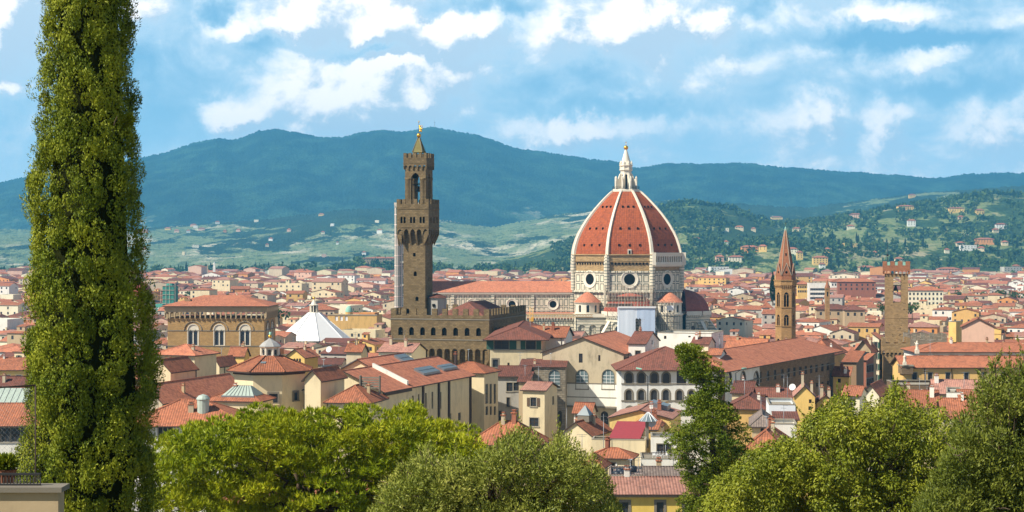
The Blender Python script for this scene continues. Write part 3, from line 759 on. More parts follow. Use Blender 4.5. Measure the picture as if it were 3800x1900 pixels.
    for sx in (-1, 1):
        for sy in (-1, 1): b.lathe([(.28, zy(590)), (.28, zy(556))], 8, mx + sx * hw * .8, my + sy * hw * .8, 1, 0, True)
    b.lathe([(hw * 1.45, zy(563)), (hw * 1.2, zy(556)), (.75, zy(520)), (.22, zy(507))], 4, mx, my, 0, 45)
    for i in range(4):
        t = R(45 + 90 * i); b.tube((mx + hw * 1.45 * math.cos(t), my + hw * 1.45 * math.sin(t), zy(562)), (mx + .3 * math.cos(t), my + .3 * math.sin(t), zy(506)), .1, n=5, mat=2)
    b.build('spire', [flat('mossy_lead', (0.20, 0.17, 0.06), 0.8), M_PIETRA, M_SERENA], tower)
    b = MB(); r = .62; zc = zy(499)
    b.lathe([(max(.02, r * math.sin(math.pi * i / 8)), zc - r * math.cos(math.pi * i / 8)) for i in range(9)], 12, mx, my, 0, 0, True)
    b.tube((mx, my, zc), (mx, my, zy(446)), .08, .05, 6, 1); b.build('ball', [M_GOLD, M_IRON], tower)
    b = MB(); z = zy(474)                                        # standing lion with raised tail on the pole
    b.tube((mx + .25, my, z - .9), (mx + .5, my, z - .1), .16, .26, 7); b.tube((mx + .8, my, z - .9), (mx + .6, my, z - .1), .16, .26, 7); b.tube((mx + .55, my, z - .3), (mx + .35, my, z + .65), .32, .26, 8)
    b.tube((mx + .35, my, z + .6), (mx + .1, my, z + .95), .3, .2, 8); b.tube((mx + .3, my, z + .35), (mx - .05, my, z + .2), .11, .08, 6); b.tube((mx + .8, my, z - .3), (mx + 1.05, my, z + .5), .08, .06, 6); b.tube((mx + 1.05, my, z + .5), (mx + .8, my, z + .9), .07, .12, 6)
    b.build('weathervane_lion', M_GOLD, tower)
    b = MB(); zs = zy(448)
    for i in range(5): b.tube((mx, my, zs), (mx + .35 * math.cos(R(90 + 72 * i)), my, zs + .35 * math.sin(R(90 + 72 * i))), .08, .02, 4)
    b.build('star', M_GOLD, tower)
palace()
# ---------------------------------------------------------------- cathedral
def oculus(parent, c, nrm, ro, ri, depth, name='oculus'):
    """round window: moulded ring set into the wall, dark glass at the back"""
    c = Vector(c); n = Vector(nrm).normalized(); u_ = Vector((-n.y, n.x, 0)).normalized(); v_ = Vector((0, 0, 1)); N = 28
    b = MB(); prof = [(ro, 0.02), (ro, .35), (ro * .9, .4), (ro * .82, .2), (ri * 1.05, .12), (ri, .1)]
    for j in range(len(prof) - 1):
        for i in range(N):
            t0, t1 = 2 * math.pi * i / N, 2 * math.pi * (i + 1) / N
            q = lambda r, h, t: c + u_ * (r * math.cos(t)) + v_ * (r * math.sin(t)) + n * h
            b.face([q(*prof[j], t0), q(*prof[j], t1), q(*prof[j + 1], t1), q(*prof[j + 1], t0)], 0, True)
    o = b.build(name, [M_MARBW], parent)
    g = MB(); g.face([c + u_ * (ri * 1.02 * math.cos(2 * math.pi * i / N)) + v_ * (ri * 1.02 * math.sin(2 * math.pi * i / N)) + n * .11 for i in range(N)], 0); g.build('glass', M_DARK, o)
def cathedral():
    XC, YC = PX(2323, 903), 903.0
    root = thing('cathedral', 'striped marble cathedral with a huge ribbed red tile dome and white lantern', 'cathedral', (XC, YC, 0))
    K = 1 / math.cos(R(22.5)); zf = lambda y, D=876: PZ(y, D)
    prof = [(27.0, 57.2), (26.75, 59.5), (26.1, 62.5), (25.1, 65.6), (23.7, 68.8), (21.9, 72.0), (19.9, 75.2), (17.5, 78.5), (15.0, 81.6), (12.5, 84.4), (9.9, 87.2), (7.6, 89.4), (6.6, 90.2)]
    b = MB()
    b.lathe([(r * K, z) for r, z in prof], 8, 0, 0, 0, 22.5)
    for fa in (225, 270, 315, 180, 0):                          # small dark putlog openings on each sail
        n = Vector((math.cos(R(fa)), math.sin(R(fa)), 0)); u_ = Vector((-n.y, n.x, 0))
        for (r, z, sp) in ((26.0, 61.9, 5.2), (22.6, 70.3, 4.4), (14.8, 81.4, 2.7)):
            for k in (-1, 0, 1):
                p = n * (r + .12) + u_ * (k * sp); b.box(p.x - .45, p.x + .45, p.y - .45, p.y + .45, z, z + 1.1, 1)
    p = Vector((0, -26.9, 0)); b.box(-.9, .9, -27.4, -26.2, 57.9, 60.4, 2); b.box(-.5, .5, -27.5, -27.3, 58.0, 59.8, 1)
    dome = b.build('dome', [T_DOME, M_DARK, M_MARBW], root)
    for k in (4, 5, 6, 7, 0, 3):
        t = R(22.5 + 45 * k); d = Vector((math.cos(t), math.sin(t), 0)); s = Vector((-d.y, d.x, 0)); b = MB(); hw0 = 0.92
        secs = []
        for i, (r, z) in enumerate(prof):
            hw = hw0 * (1 - .45 * i / (len(prof) - 1)); rr = r * K
            a = Vector((0, 0, z)) + d * (rr - .5); c = Vector((0, 0, z)) + d * (rr + .75) + Vector((0, 0, .25))
            secs.append([a - s * hw, c - s * hw * .8, c + s * hw * .8, a + s * hw])
        for i in range(len(secs) - 1):
            for j in range(3): b.face([secs[i][j], secs[i][j + 1], secs[i + 1][j + 1], secs[i + 1][j]])

        b.build('rib', M_MARBW, dome)
    # lantern
    b = MB(); zl = lambda y: PZ(y, 903)
    b.lathe([(7.6, 89.6), (7.6, 90.6), (7.2, 90.7), (7.2, 91.3)], 8, 0, 0, 0, 22.5); lan_base = b.build('lantern_base', M_MARBW, root)
    b = MB(); b.lathe([(6.9, 91.2), (6.9, 91.35)], 16, mat=0)
    for i in range(24):
        t = 2 * math.pi * i / 24; b.tube((6.9 * math.cos(t), 6.9 * math.sin(t), 91.2), (6.9 * math.cos(t), 6.9 * math.sin(t), 92.6), .07, n=4)
    for i in range(24):
        t, t2 = 2 * math.pi * i / 24, 2 * math.pi * (i + 1) / 24
        for z in (91.9, 92.6): b.tube((6.9 * math.cos(t), 6.9 * math.sin(t), z), (6.9 * math.cos(t2), 6.9 * math.sin(t2), z), .06, n=4)
    b.build('railing', M_IRON, lan_base)
    b = MB(); rl = 2.75
    for i in range(8):
        t0, t1 = R(22.5 + 45 * i), R(22.5 + 45 * (i + 1))
        A = Vector((rl * K * math.cos(t0), rl * K * math.sin(t0), 0)); B_ = Vector((rl * K * math.cos(t1), rl * K * math.sin(t1), 0)); L = (B_ - A).length; ux = (B_ - A) / L; n = Vector((ux.y, -ux.x, 0))
        hole = [arch_poly(L / 2, 91.6, .95, 7.2, 'round')]
        b.wall([(0, 91), (L, 91), (L, 101), (0, 101)], hole, A, ux, n, .5)
        t = t0; d = Vector((math.cos(t), math.sin(t), 0)); s = Vector((-d.y, d.x, 0))
        pr = [(2.8, 91), (6.0, 91), (6.0, 95.2), (5.3, 96.6), (4.4, 96.2), (4.1, 97.6), (3.4, 99.2), (2.8, 99.4)]    # scrolled flying buttress
        for sg in (-1, 1):
            pts = [d * r + s * (.42 * sg) + Vector((0, 0, z)) for r, z in pr]; b.face(pts if sg < 0 else pts[::-1])
        for j in range(len(pr)):
            (r0, z0), (r1, z1) = pr[j], pr[(j + 1) % len(pr)]
            b.face([d * r0 - s * .42 + Vector((0, 0, z0)), d * r1 - s * .42 + Vector((0, 0, z1)), d * r1 + s * .42 + Vector((0, 0, z1)), d * r0 + s * .42 + Vector((0, 0, z0))])
        q = d * 5.6; b.lathe([(.5, 95.2), (.5, 96.8), (.6, 97), (.1, 98)], 6, q.x, q.y)
        q = d * 3.0; b.lathe([(.4, 101), (.4, 104.2), (.55, 104.4), (.08, 106)], 6, q.x, q.y)
    b.lathe([(3.2, 100.6), (3.6, 101), (3.6, 101.5), (3.1, 101.7), (3.1, 103.0), (3.7, 103.3), (3.7, 103.8), (2.9, 104)], 8, 0, 0, 0, 22.5)
    lan = b.build('lantern', M_MARBW, root)
    b = MB(); b.lathe([(2.2, 91.1), (2.2, 100.9)], 8, 0, 0, 0, 22.5); b.build('lantern_window', M_DARK, lan)
    b = MB(); b.lathe([(3.0, 103.9), (2.3, 105.6), (1.5, 108.4), (.75, 111), (.45, 112.2)], 16, 0, 0, 0, 0, False); b.build('lantern_cone', M_MARBW, lan)
    b = MB(); zc = zl(548); r = 1.2; b.lathe([(max(.02, r * math.sin(math.pi * i / 10)), zc - r * math.cos(math.pi * i / 10)) for i in range(11)], 16, 0, 0, 0, 0, True); b.tube((0, 0, 112), (0, 0, zc), .3)
    b.tube((0, 0, zc + 1), (0, 0, zc + 3.4), .1, .08, 5); b.tube((-.6, 0, zc + 2.6), (.6, 0, zc + 2.6), .08, n=5); b.build('ball', M_GOLD, lan)
    # drum
    zr0 = zf(1008); zd0 = zf(1078)
    b = MB(); b.lathe([(27.2 * K, zr0), (27.2 * K, 57.2), (27.8 * K, 57.3), (27.8 * K, 57.8), (26.6 * K, 57.9)], 8, 0, 0, 0, 22.5)
    for fa in (225, 270):                                        # putlog row on the unfinished brick band
        n = Vector((math.cos(R(fa)), math.sin(R(fa)), 0)); u_ = Vector((-n.y, n.x, 0))
        for k in range(11):
            p = n * 27.25 + u_ * ((k - 5) * 1.75); b.box(p.x - .35, p.x + .35, p.y - .35, p.y + .35, 52.6, 53.7, 1)
        A = n * 27.9 - u_ * 11; B_ = n * 27.9 + u_ * 11; b.tube((A.x, A.y, 54.3), (B_.x, B_.y, 54.3), .25, n=5)
    b.build('brick_band', [M_ROUGH, M_DARK], root)
    b = MB(); b.lathe([(28.2 * K, zd0 - 1.2), (28.2 * K, zd0 - .4), (27.5 * K, zd0), (27.5 * K, zr0 - .7), (28.0 * K, zr0 - .5), (28.0 * K, zr0 + .2), (27.3 * K, zr0 + .3)], 8, 0, 0, 0, 22.5)
    for k in (4, 5, 6, 7):
        t = R(22.5 + 45 * k); d = Vector((math.cos(t), math.sin(t), 0)) * 27.5 * K; b.lathe([(1.3, zd0), (1.3, zr0), (1.5, zr0 + .1), (1.5, 53), (1.2, 57.4)], 8, d.x, d.y, 1)
    drum = b.build('drum', [M_MARB, M_MARBS], root)
    for fa in (225, 270, 315):
        n = Vector((math.cos(R(fa)), math.sin(R(fa)), 0)); oculus(drum, n * 27.5 + Vector((0, 0, zf(1037))), n, 4.5, 2.75, 1)
    # finished white gallery on one side of the drum
    n = Vector((math.cos(R(315)), math.sin(R(315)), 0)); u_ = Vector((-n.y, n.x, 0)); L = 23.4; A = n * 28.9 - u_ * L / 2
    b = MB(); hs = [arch_poly(1.2 + (L - 2.4) * (i + .5) / 12, 53.9, 1.1, 3.0, 'round') for i in range(12)]
    b.wall([(0, 53.2), (L, 53.2), (L, 58.2), (0, 58.2)], hs, A, u_, n, .5)
    for z0, z1, o_ in ((52.3, 53.2, .35), (58.0, 58.6, .3), (51.6, 52.3, -.3)):
        q = [A - u_ * .3 + n * o_, A + u_ * (L + .3) + n * o_, A + u_ * (L + .3) - n * 1.8, A - u_ * .3 - n * 1.8]; b.prism([(p.x, p.y) for p in q], z0, z1)
    for a in (0, L):
        q = A + u_ * a; b.box(q.x - .9, q.x + .9, q.y - .9, q.y + .9, 52.3, 58.7)
    b.build('drum_gallery', M_MARBW, root)
    # crossing below the drum
    b = MB(); b.lathe([(27.0 * K, 0), (27.0 * K, zd0 - 1.2)], 8, 0, 0, 0, 22.5)
    b.lathe([(27.3 * K, 33.2), (27.3 * K, 33.9)], 8, 0, 0, 0, 22.5); b.build('crossing_wall', M_MARB2, root)
    # nave to the left, aisle in front of it
    xl, xr_ = PX(1590, 893) - XC, -25.0
    b = MB(); yn = -10.5; zt_ = PZ(1086, 893); zo = PZ(1129, 893)
    b.wall([(0, 20), (xr_ - xl, 20), (xr_ - xl, zt_ - 1.3), (0, zt_ - 1.3)], [], (xl, yn, 0), (1, 0, 0), (0, -1, 0), .3, 0)
    b.box(xl, xr_, yn - .25, yn, zt_ - 1.3, zt_ - .5, 1); b.box(xl, xr_, yn - .9, yn, zt_ - .5, zt_ + .2, 1); b.box(xl, xr_, yn - .2, yn, 29.0, 29.5, 2)
    for x in np.linspace(xl + 2, xr_ - 2, 60): b.box(x - .16, x + .16, yn - .7, yn - .25, zt_ - 1.2, zt_ - .5, 1)
    for px in (1828, 1976, 2122, 1680): x = PX(px, 893) - XC; b.box(x - .8, x + .8, yn - .55, yn, 20, zt_ - 1.3, 2)
    nave = b.build('nave_wall', [M_MARB2, M_MARBW, M_MARBS], root)
    for px in (1752, 1900, 2052): oculus(nave, (PX(px, 893) - XC, yn, zo), (0, -1, 0), 3.0, 1.75, 1)
    b = MB(); b.face([(xl, yn - 1.1, zt_ + .2), (xr_, yn - 1.1, zt_ + .2), (xr_, 0, PZ(1043, 903)), (xl, 0, PZ(1043, 903))]); b.face([(xr_, 10.5, zt_), (xl, 10.5, zt_), (xl, 0, PZ(1043, 903)), (xr_, 0, PZ(1043, 903))]); b.face([(xl, 10.5, 0), (xl, -10.5, 0), (xl, -10.5, zt_), (xl, 0, PZ(1043, 903)), (xl, 10.5, zt_)])
    b.build('nave_roof', T_ORANGE, root)
    ya = -22.0; za = PZ(1166, 881); xa1 = -8
    b = MB(); L = xa1 - xl
    zb_ = za - 6.0
    b.wall([(0, 0), (L, 0), (L, zb_), (0, zb_)], [], (xl, ya, 0), (1, 0, 0), (0, -1, 0), .3, 0)
    b.box(xl, xa1, ya - .3, ya, zb_ - .3, zb_ + .15, 1)
    b.wall([(0, zb_), (L, zb_), (L, za - 2.6), (0, za - 2.6)], [], (xl, ya, 0), (1, 0, 0), (0, -1, 0), .3, 3)
    nb = 60
    arcade(b, (xl, ya - .9, 0), (1, 0, 0), (0, -1, 0), L, za - 3.0, za - 1.3, nb, .35, .9, 1, soffit=1)
    b.wall([(0, za - 1.3), (L, za - 1.3), (L, za), (0, za)], [], (xl, ya - .9, 0), (1, 0, 0), (0, -1, 0), .3, 4)
    b.box(xl, xa1, ya - 1.1, ya - .6, za, za + .25, 1)
    b.build('aisle_wall', [M_MARBS, M_MARBW, M_MARBS, M_MARB2, stripes('parapet_piercing', (.74, .66, .5), (.2, .2, .17), .8, .25, False)], root)
    b = MB(); b.face([(xl, ya, 25.4), (xa1, ya, 25.4), (xa1, yn - .05, 28.3), (xl, yn - .05, 28.3)]); b.build('aisle_roof', T_ORANGE, root)
    # blind arches low on the transept flank
    b = MB(); xs0, xs1 = PX(2135, 880) - XC, PX(2290, 880) - XC; Ls = xs1 - xs0
    b.wall([(0, 0), (Ls, 0), (Ls, za - 1.2), (0, za - 1.2)], [arch_poly(Ls * f_, 15.5, 3.6, 7.2, 'round') for f_ in (.14, .4, .66, .9)], (xs0, ya - 8.6, 0), (1, 0, 0), (0, -1, 0), .7, 0)
    b.box(xs0 - .2, xs1 + .2, ya - 9.4, ya - 1.2, za - 1.2, za - .4, 1); b.box(xs0 - .2, xs1 + .2, ya - 9.4, ya - 9.0, za - .4, za + .6, 1); b.face([(xs0, ya - 7.9, 15), (xs1, ya - 7.9, 15), (xs1, ya - 7.9, 24), (xs0, ya - 7.9, 24)], 2)
    b.box(xs0, xs0 + .4, ya - 8.6, ya, 0, za - 1.2, 0)
    b.build('flank_wall', [M_MARBS, M_MARBW, M_MARB2], root)
    # small exedrae with tiled caps on the diagonal faces
    def exedra(px, Dx, name):
        x, y = PX(px, Dx) - XC, Dx - YC
        b = MB(); zc0, zc1 = PZ(1163, Dx), PZ(1122, Dx); r = 6.3
        for i in range(9):
            t0, t1 = R(180 + 20 * i), R(200 + 20 * i); A = Vector((x + r * math.cos(t0), y + r * math.sin(t0), 0)); B_ = Vector((x + r * math.cos(t1), y + r * math.sin(t1), 0)); L = (B_ - A).length; ux = (B_ - A) / L; n = Vector((ux.y, -ux.x, 0))
            b.wall([(0, zc0), (L, zc0), (L, zc1), (0, zc1)], [arch_poly(L / 2, zc0 + .7, 1.5, 3.7, 'round')] if i % 2 == 0 else [], A, ux, n, .8)
        b.lathe([(r + .5, zc1 - .3), (r + .6, zc1 + .2)], 18, x, y, 0, 180, False, 0, 180); b.lathe([(r - .9, zc0), (r - .9, zc1)], 18, x, y, 1, 180, False, 0, 180)
        b.lathe([(r + .8, zc0 - .7), (r + .8, zc0), (r, zc0 + .05)], 18, x, y, 0, 180, False, 0, 180); b.lathe([(r + .4, 0), (r + .4, zc0 - .7)], 18, x, y, 2, 180, False, 0, 180)
        ex = b.build('exedra', [M_MARBW, M_GLASS, M_MARB2], root)
        b = MB(); b.lathe([(r + .7, zc1 + .1), (r * .62, zc1 + 3.0), (r * .25, zc1 + 4.7), (.05, zc1 + 5.3)], 18, x, y, 0, 180, True, 0, 180); b.build('exedra_roof', T_ORANGE, ex)
    exedra(2180, 880, 'l'); exedra(2483, 880, 'r')
    # tribunes: polygonal apses with half domes
    def tribune(x, y, a0, r, zb0, zt0, name):
        b = MB(); seg = 5; n8 = 180 / seg
        for i in range(seg):
            t0, t1 = R(a0 + n8 * i), R(a0 + n8 * (i + 1)); rk = r / math.cos(R(n8 / 2))
            A = Vector((x + rk * math.cos(t0), y + rk * math.sin(t0), 0)); B_ = Vector((x + rk * math.cos(t1), y + rk * math.sin(t1), 0)); L = (B_ - A).length; ux = (B_ - A) / L; n = Vector((ux.y, -ux.x, 0))
            b.wall([(0, 0), (L, 0), (L, zb0 - 1.4), (0, zb0 - 1.4)], [arch_poly(L / 2, 8, L * .62, zb0 - 12.5, 'round', 10)], A, ux, n, .8, 0)
            g_ = A - n * .8; b.wall([(0, 7), (L, 7), (L, zb0 - 2), (0, zb0 - 2)], [arch_poly(L / 2, 12, 2.2, zb0 - 18.5, 'pointed')], g_, ux, n, .5, 1); b.wall([(0, 7), (L, 7), (L, zb0 - 2), (0, zb0 - 2)], [], A - n * 1.4, ux, n, .1, 3)
            arcade(b, A + n * .9, ux, n, L, zb0 - 2.4, zb0 - .9, 7, .4, .9, 2, soffit=2)
            b.wall([(0, zb0 - .9), (L, zb0 - .9), (L, zb0 + .7), (0, zb0 + .7)], [], A + n * .9, ux, n, .3, 2)
            d = Vector((A.x - x, A.y - y, 0)).normalized(); s = Vector((-d.y, d.x, 0))
            if 0 < i < seg:                                     # sloping buttress
                pr = [(rk, 0), (rk + 9.5, 0), (rk + 9.5, zb0 - 17), (rk, zb0 - 4)]
                for sg in (-1, 1):
                    pts = [Vector((x, y, 0)) + d * r_ + s * (.8 * sg) + Vector((0, 0, z_)) for r_, z_ in pr]; b.face(pts if sg < 0 else pts[::-1], 0)
                b.face([Vector((x, y, 0)) + d * r_ + s * w2 + Vector((0, 0, z_)) for r_, z_, w2 in ((rk, zb0 - 4, -1.0), (rk + 9.7, zb0 - 17, -1.0), (rk + 9.7, zb0 - 17, 1.0), (rk, zb0 - 4, 1.0))], 2)
                b.face([Vector((x, y, 0)) + d * (rk + 9.5) + s * w2 + Vector((0, 0, z_)) for z_, w2 in ((0, -.8), (0, .8), (zb0 - 17, .8), (zb0 - 17, -.8))], 0)
        tr = b.build('tribune', [M_MARBS, M_MARB2, M_MARBW, M_GLASS], root)
        b = MB(); hgt = zt0 - zb0; rk = r / math.cos(R(n8 / 2))
        b.lathe([(rk * .985 * math.cos(R(90 * j / 8)), zb0 - .3 + hgt * math.sin(R(90 * j / 8))) for j in range(8)] + [(.3, zt0)], seg, x, y, 0, a0, False, 0, 180)
        b.tube((x, y, zt0 - 1), (x, y, zt0 + 1.3), .8, .3, 8)
        b.build('half_dome', M_DRED, tr)
        return tr
    tribune(PX(2536, 905) - XC, 2.0, -90, 13.2, PZ(1158, 900), PZ(1072, 905), 'east')
    tribune(0.0, -27.0, 180, 12.6, PZ(1158, 880), PZ(1085, 880), 'south')
cathedral()
# scaffolding round the front tribune: a thing of its own, and the sheets hung on it
def scaffold():
    D0 = 856.0
    def lat(name, label, x0, x1, y0, y1, z0, z1, dx, dz, cat='scaffolding'):
        t = thing(name, label, cat, ((x0 + x1) / 2, y0, 0)); mx = (x0 + x1) / 2; b = MB()
        nx = max(2, int((x1 - x0) / dx)); nz = max(2, int((z1 - z0) / dz)); ny = max(1, int((y1 - y0) / 2.5))
        for i in range(nx + 1):
            x = x0 + (x1 - x0) * i / nx - mx
            for y in (0, 1.2): b.tube((x, y, z0), (x, y, z1), .11, n=4)
        for k in range(nz + 1):
            z = z0 + (z1 - z0) * k / nz
            for y in (0, 1.2): b.tube((x0 - mx, y, z), (x1 - mx, y, z), .09, n=4)
            for xx in (x0 - mx, x1 - mx): b.tube((xx, 0, z), (xx, y1 - y0, z), .09, n=4)
        for i in range(0, nx, 2): b.tube((x0 - mx + (x1 - x0) * i / nx, -.1, z0), (x0 - mx + (x1 - x0) * (i + 1) / nx, -.1, z1), .08, n=4)
        for i in range(ny + 1):
            y = (y1 - y0) * i / ny
            for xx in (x0 - mx, x1 - mx): b.tube((xx, y, z0), (xx, y, z1), .11, n=4)
        b.build('pole', M_SCAF, t); b = MB()
        for k in range(1, nz + 1):
            z = z0 + (z1 - z0) * k / nz
            if k % 2 == 0: b.box(x0 - mx, x1 - mx, .05, 1.15, z + .1, z + .22, 0)
        b.build('deck', M_WOOD if False else flat('planks', (0.34, 0.24, 0.14)), t)
        return t
    t = lat('scaffolding', 'brown tube scaffolding wrapped round the front of the cathedral apse', PX(2248, D0), PX(2424, D0), D0, D0 + 18, PZ(1140, D0), PZ(1062, D0), 1.5, 1.6)
    b = MB(); w2 = (PX(2424, D0) - PX(2248, D0)) / 2
    for (ya, yb, xa, xb) in ((1100, 1120, -.92, .7), (1128, 1141, -.98, .15)): b.box(xa * w2, xb * w2, 1.3, 1.45, PZ(yb, D0), PZ(ya, D0))
    b.box(w2 * .3, w2 * .98, 1.3, 1.5, PZ(1150, D0), PZ(1136, D0)); b.build('boarding', flat('site_boards', (0.33, 0.21, 0.14)), t)
    t = thing('scaffold_sheeting', 'white and blue sheeting hung over the lower scaffold beside the cathedral', 'sheeting', (PX(2363, D0), D0 - 1, 0))
    b = MB(); h = (PX(2431, D0) - PX(2296, D0)) / 2; n = 26; zt, zb = PZ(1143, D0), PZ(1260, D0)
    for i in range(n):
        xa, xb = -h + 2 * h * i / n, -h + 2 * h * (i + 1) / n
        ya, yb = .02 * math.sin(i * 1.7) + .05 * math.sin(i * .6), .02 * math.sin((i + 1) * 1.7) + .05 * math.sin((i + 1) * .6)
        torn = PZ(1185, D0) if 12 <= i <= 15 else None
        b.face([(xa, ya, zb), (xb, yb, zb), (xb, yb, zt), (xa, ya, zt)] if torn is None else [(xa, ya, torn + (i % 2) * .7), (xb, yb, torn + ((i + 1) % 2) * .7), (xb, yb, zt), (xa, ya, zt)], 0 if i < 13 else 1, True)
    b.face([(h, 0, zb), (h, 12, zb), (h, 12, zt), (h, 0, zt)], 0); b.face([(-h, 12, zb), (-h, 0, zb), (-h, 0, zt), (-h, 12, zt)], 0)
    b.box(-h - .4, h + .4, -.5, .3, zt, zt + .8, 2)
    b.build('sheet', [M_SHEET, flat('blue_sheet', (0.50, 0.60, 0.74), 0.5, 0.3, 0, .15), M_WHITE], t)
    t = lat('scaffolding', 'pale scaffolding tower standing between the cathedral drum and the red half dome', PX(2440, 862), PX(2502, 862), 862, 866, 0, PZ(1120, 862), 1.6, 2.0)
    b = MB(); x = 3.2; b.box(.5, 3.8, -.3, 1.0, PZ(1152, 862), PZ(1134, 862)); b.build('site_cabin', M_WHITE, t)
scaffold()
# ---------------------------------------------------------------- slim marble campanile behind the palace tower
def campanile():
    D = 890; x0, x1 = PX(1474, D), PX(1570, D); W_ = x1 - x0; zt = PZ(752, D)
    root = thing('bell_tower', 'white and pink marble campanile half hidden behind the brown palace tower', 'bell tower', (x0, D, 0))
    hs = []
    for zc in (PZ(860, D), PZ(1000, D), PZ(1090, D)):
        for f_ in (.3, .7): hs.append(arch_poly(W_ * f_, zc, 2.0, 9, 'pointed'))
    b = MB(); four_walls(b, 0, W_, 0, W_, 0, zt - 2, {'f': hs, 'r': hs, 'l': hs}, .6)
    for z in (PZ(975, D), PZ(1060, D), PZ(880, D)): b.box(-.35, W_ + .35, -.35, W_ + .35, z, z + .7, 1)
    for cx, cy in ((0, 0), (W_, 0), (0, W_), (W_, W_)): b.lathe([(1.5, 0), (1.5, zt - 1)], 8, cx, cy, 0, 22.5)
    b.build('shaft', [M_CAMP, M_MARBW], root); dark_panes('window', root, (0, 0, 0), (1, 0, 0), (0, -1, 0), hs, .5)
    b = MB(); b.box(-1.4, W_ + 1.4, -1.4, W_ + 1.4, zt - 2, zt - 1.2)
    for s, y in (('f', -1.5), ('l', 0)):
        pass
    four_walls(b, -1.5, W_ + 1.5, -1.5, W_ + 1.5, zt - 1.2, zt); b.build('cornice', M_MARBW, root)
campanile()
# ---------------------------------------------------------------- granary church: square block with traceried windows
def granary():
    D = 600; rz = R(-1.5); (X1, Y1), w_, d = block(622, 981, 1022, D, rz); d = min(d, 24)
    o = (X1 - w_ * math.cos(rz), Y1 - w_ * math.sin(rz)); z = lambda y: PZ(y, D)
    root = thing('granary_church', 'square tan stone block with corbelled cornice and three white traceried windows', 'church', (o[0], o[1], 0), rz)
    pos = [(716.5 - 622) / 359 * w_, (813.5 - 622) / 359 * w_, (909 - 622) / 359 * w_]; ww, hh = 3.55, z(1205) - z(1283)
    hf = [arch_poly(p, z(1283), ww, hh, 'round', 12) for p in pos]; hr = [arch_poly(d * f_, z(1283), ww, hh, 'round', 12) for f_ in (.3, .7)]
    b = MB(); four_walls(b, 0, w_, 0, d, 0, z(1180), {'f': hf, 'r': hr}, .5)
    b.box(-.12, w_ + .12, -.12, 0, z(1229), z(1226), 1); b.box(w_, w_ + .12, 0, d, z(1229), z(1226), 1); b.box(-.12, w_ + .12, -.12, 0, z(1286), z(1283), 1); b.box(w_, w_ + .12, 0, d, z(1286), z(1283), 1)
    for (oo, ux, n, ps) in (((0, 0, 0), Vector((1, 0, 0)), Vector((0, -1, 0)), pos), ((w_, 0, 0), Vector((0, 1, 0)), Vector((1, 0, 0)), [d * .3, d * .7])):
        for p in ps:                                            # hood moulds
            c = Vector(oo) + ux * p; zc = z(1226); r = 3.0; pr = None
            for i in range(13):
                t = math.pi * i / 12; q = c + ux * (r * math.cos(t)) + n * .12 + Vector((0, 0, zc + r * math.sin(t)))
                if pr is not None: b.tube(pr, q, .14, n=4, mat=1)
                pr = q
    b.build('wall', [M_ORSAN, M_SERENA], root)
    def tracery(oo, ux, n, p):
        oo = Vector(oo); ux = Vector(ux); n = Vector(n); b = MB(); zb = z(1283)
        lights = [arch_poly(s * ww * .235, .15, ww * .36, hh * .74, 'pointed', 10) for s in (-1, 1)]
        out = arch_poly(0, 0, ww * 1.0, hh, 'round', 12)
        b.wall(out, lights, oo + ux * p + Vector((0, 0, zb)) - n * .15, ux, n, .3, 0)
        ou, inn = arch_poly(0, -.05, ww * 1.14, hh * 1.05, 'round', 12), out
        for i in range(1, len(ou)):
            j = (i + 1) % len(ou); q = lambda P_, dd: oo + ux * (p + P_[0]) + Vector((0, 0, zb + P_[1])) + n * dd
            b.face([q(inn[j], .08), q(inn[i], .08), q(ou[i], .08), q(ou[j], .08)]); b.face([q(ou[i], .08), q(ou[j], .08), q(ou[j], -.02), q(ou[i], -.02)]); b.face([q(inn[j], .08), q(inn[i], .08), q(inn[i], -.15), q(inn[j], -.15)][::-1])
        wn = b.build('window', M_MARBW, root)
        g = MB(); g.wall(arch_poly(0, .05, ww * .95, hh * .95, 'round', 12), [], oo + ux * p + Vector((0, 0, zb)) - n * .42, ux, n); g.build('pane', M_GLASS, wn)
    for p in pos: tracery((0, 0, 0), (1, 0, 0), (0, -1, 0), p)
    for f_ in (.3, .7): tracery((w_, 0, 0), (0, 1, 0), (1, 0, 0), d * f_)
    b = MB(); ov = .9
    for (oo, ux, n, L, k) in (((-ov, -ov, 0), (1, 0, 0), (0, -1, 0), w_ + 2 * ov, 20), ((w_ + ov, -ov, 0), (0, 1, 0), (1, 0, 0), d + 2 * ov, 13), ((-ov, d + ov, 0), (0, -1, 0), (-1, 0, 0), d + 2 * ov, 13)):
        arcade(b, oo, ux, n, L, z(1178), z(1150), k, .42, ov, 0, kind='round')
        for i in range(k + 1):
            a = min(max(i * L / k, .25), L - .25); q = Vector(oo) + Vector(ux) * a; b.tube(q - Vector(n) * (ov - .1) + Vector((0, 0, z(1186))), q - Vector(n) * .2 + Vector((0, 0, z(1177))), .12, .24, 5)
    four_walls(b, -ov, w_ + ov, -ov, d + ov, z(1150), z(1139)); b.box(-ov - .3, w_ + ov + .3, -ov - .3, d + ov + .3, z(1146), z(1143)); b.box(-ov - .5, w_ + ov + .5, -ov - .5, d + ov + .5, z(1139), z(1136))
    b.build('cornice', flat('cornice_stone', (0.47, 0.36, 0.21), .85, .2, 0, .3, .6), root)
    b = MB(); e = ov + 1.0; zc = z(1135.5); q = [(-e, -e, zc), (w_ + e, -e, zc), (w_ + e, d + e, zc), (-e, d + e, zc)]; m = 10; A = (m, d / 2, zc + 3.4); B_ = (w_ - m, d / 2, zc + 3.4)
    for f in ([q[0], q[1], B_, A], [q[1], q[2], B_], [q[2], q[3], A, B_], [q[3], q[0], A]): b.face(f)
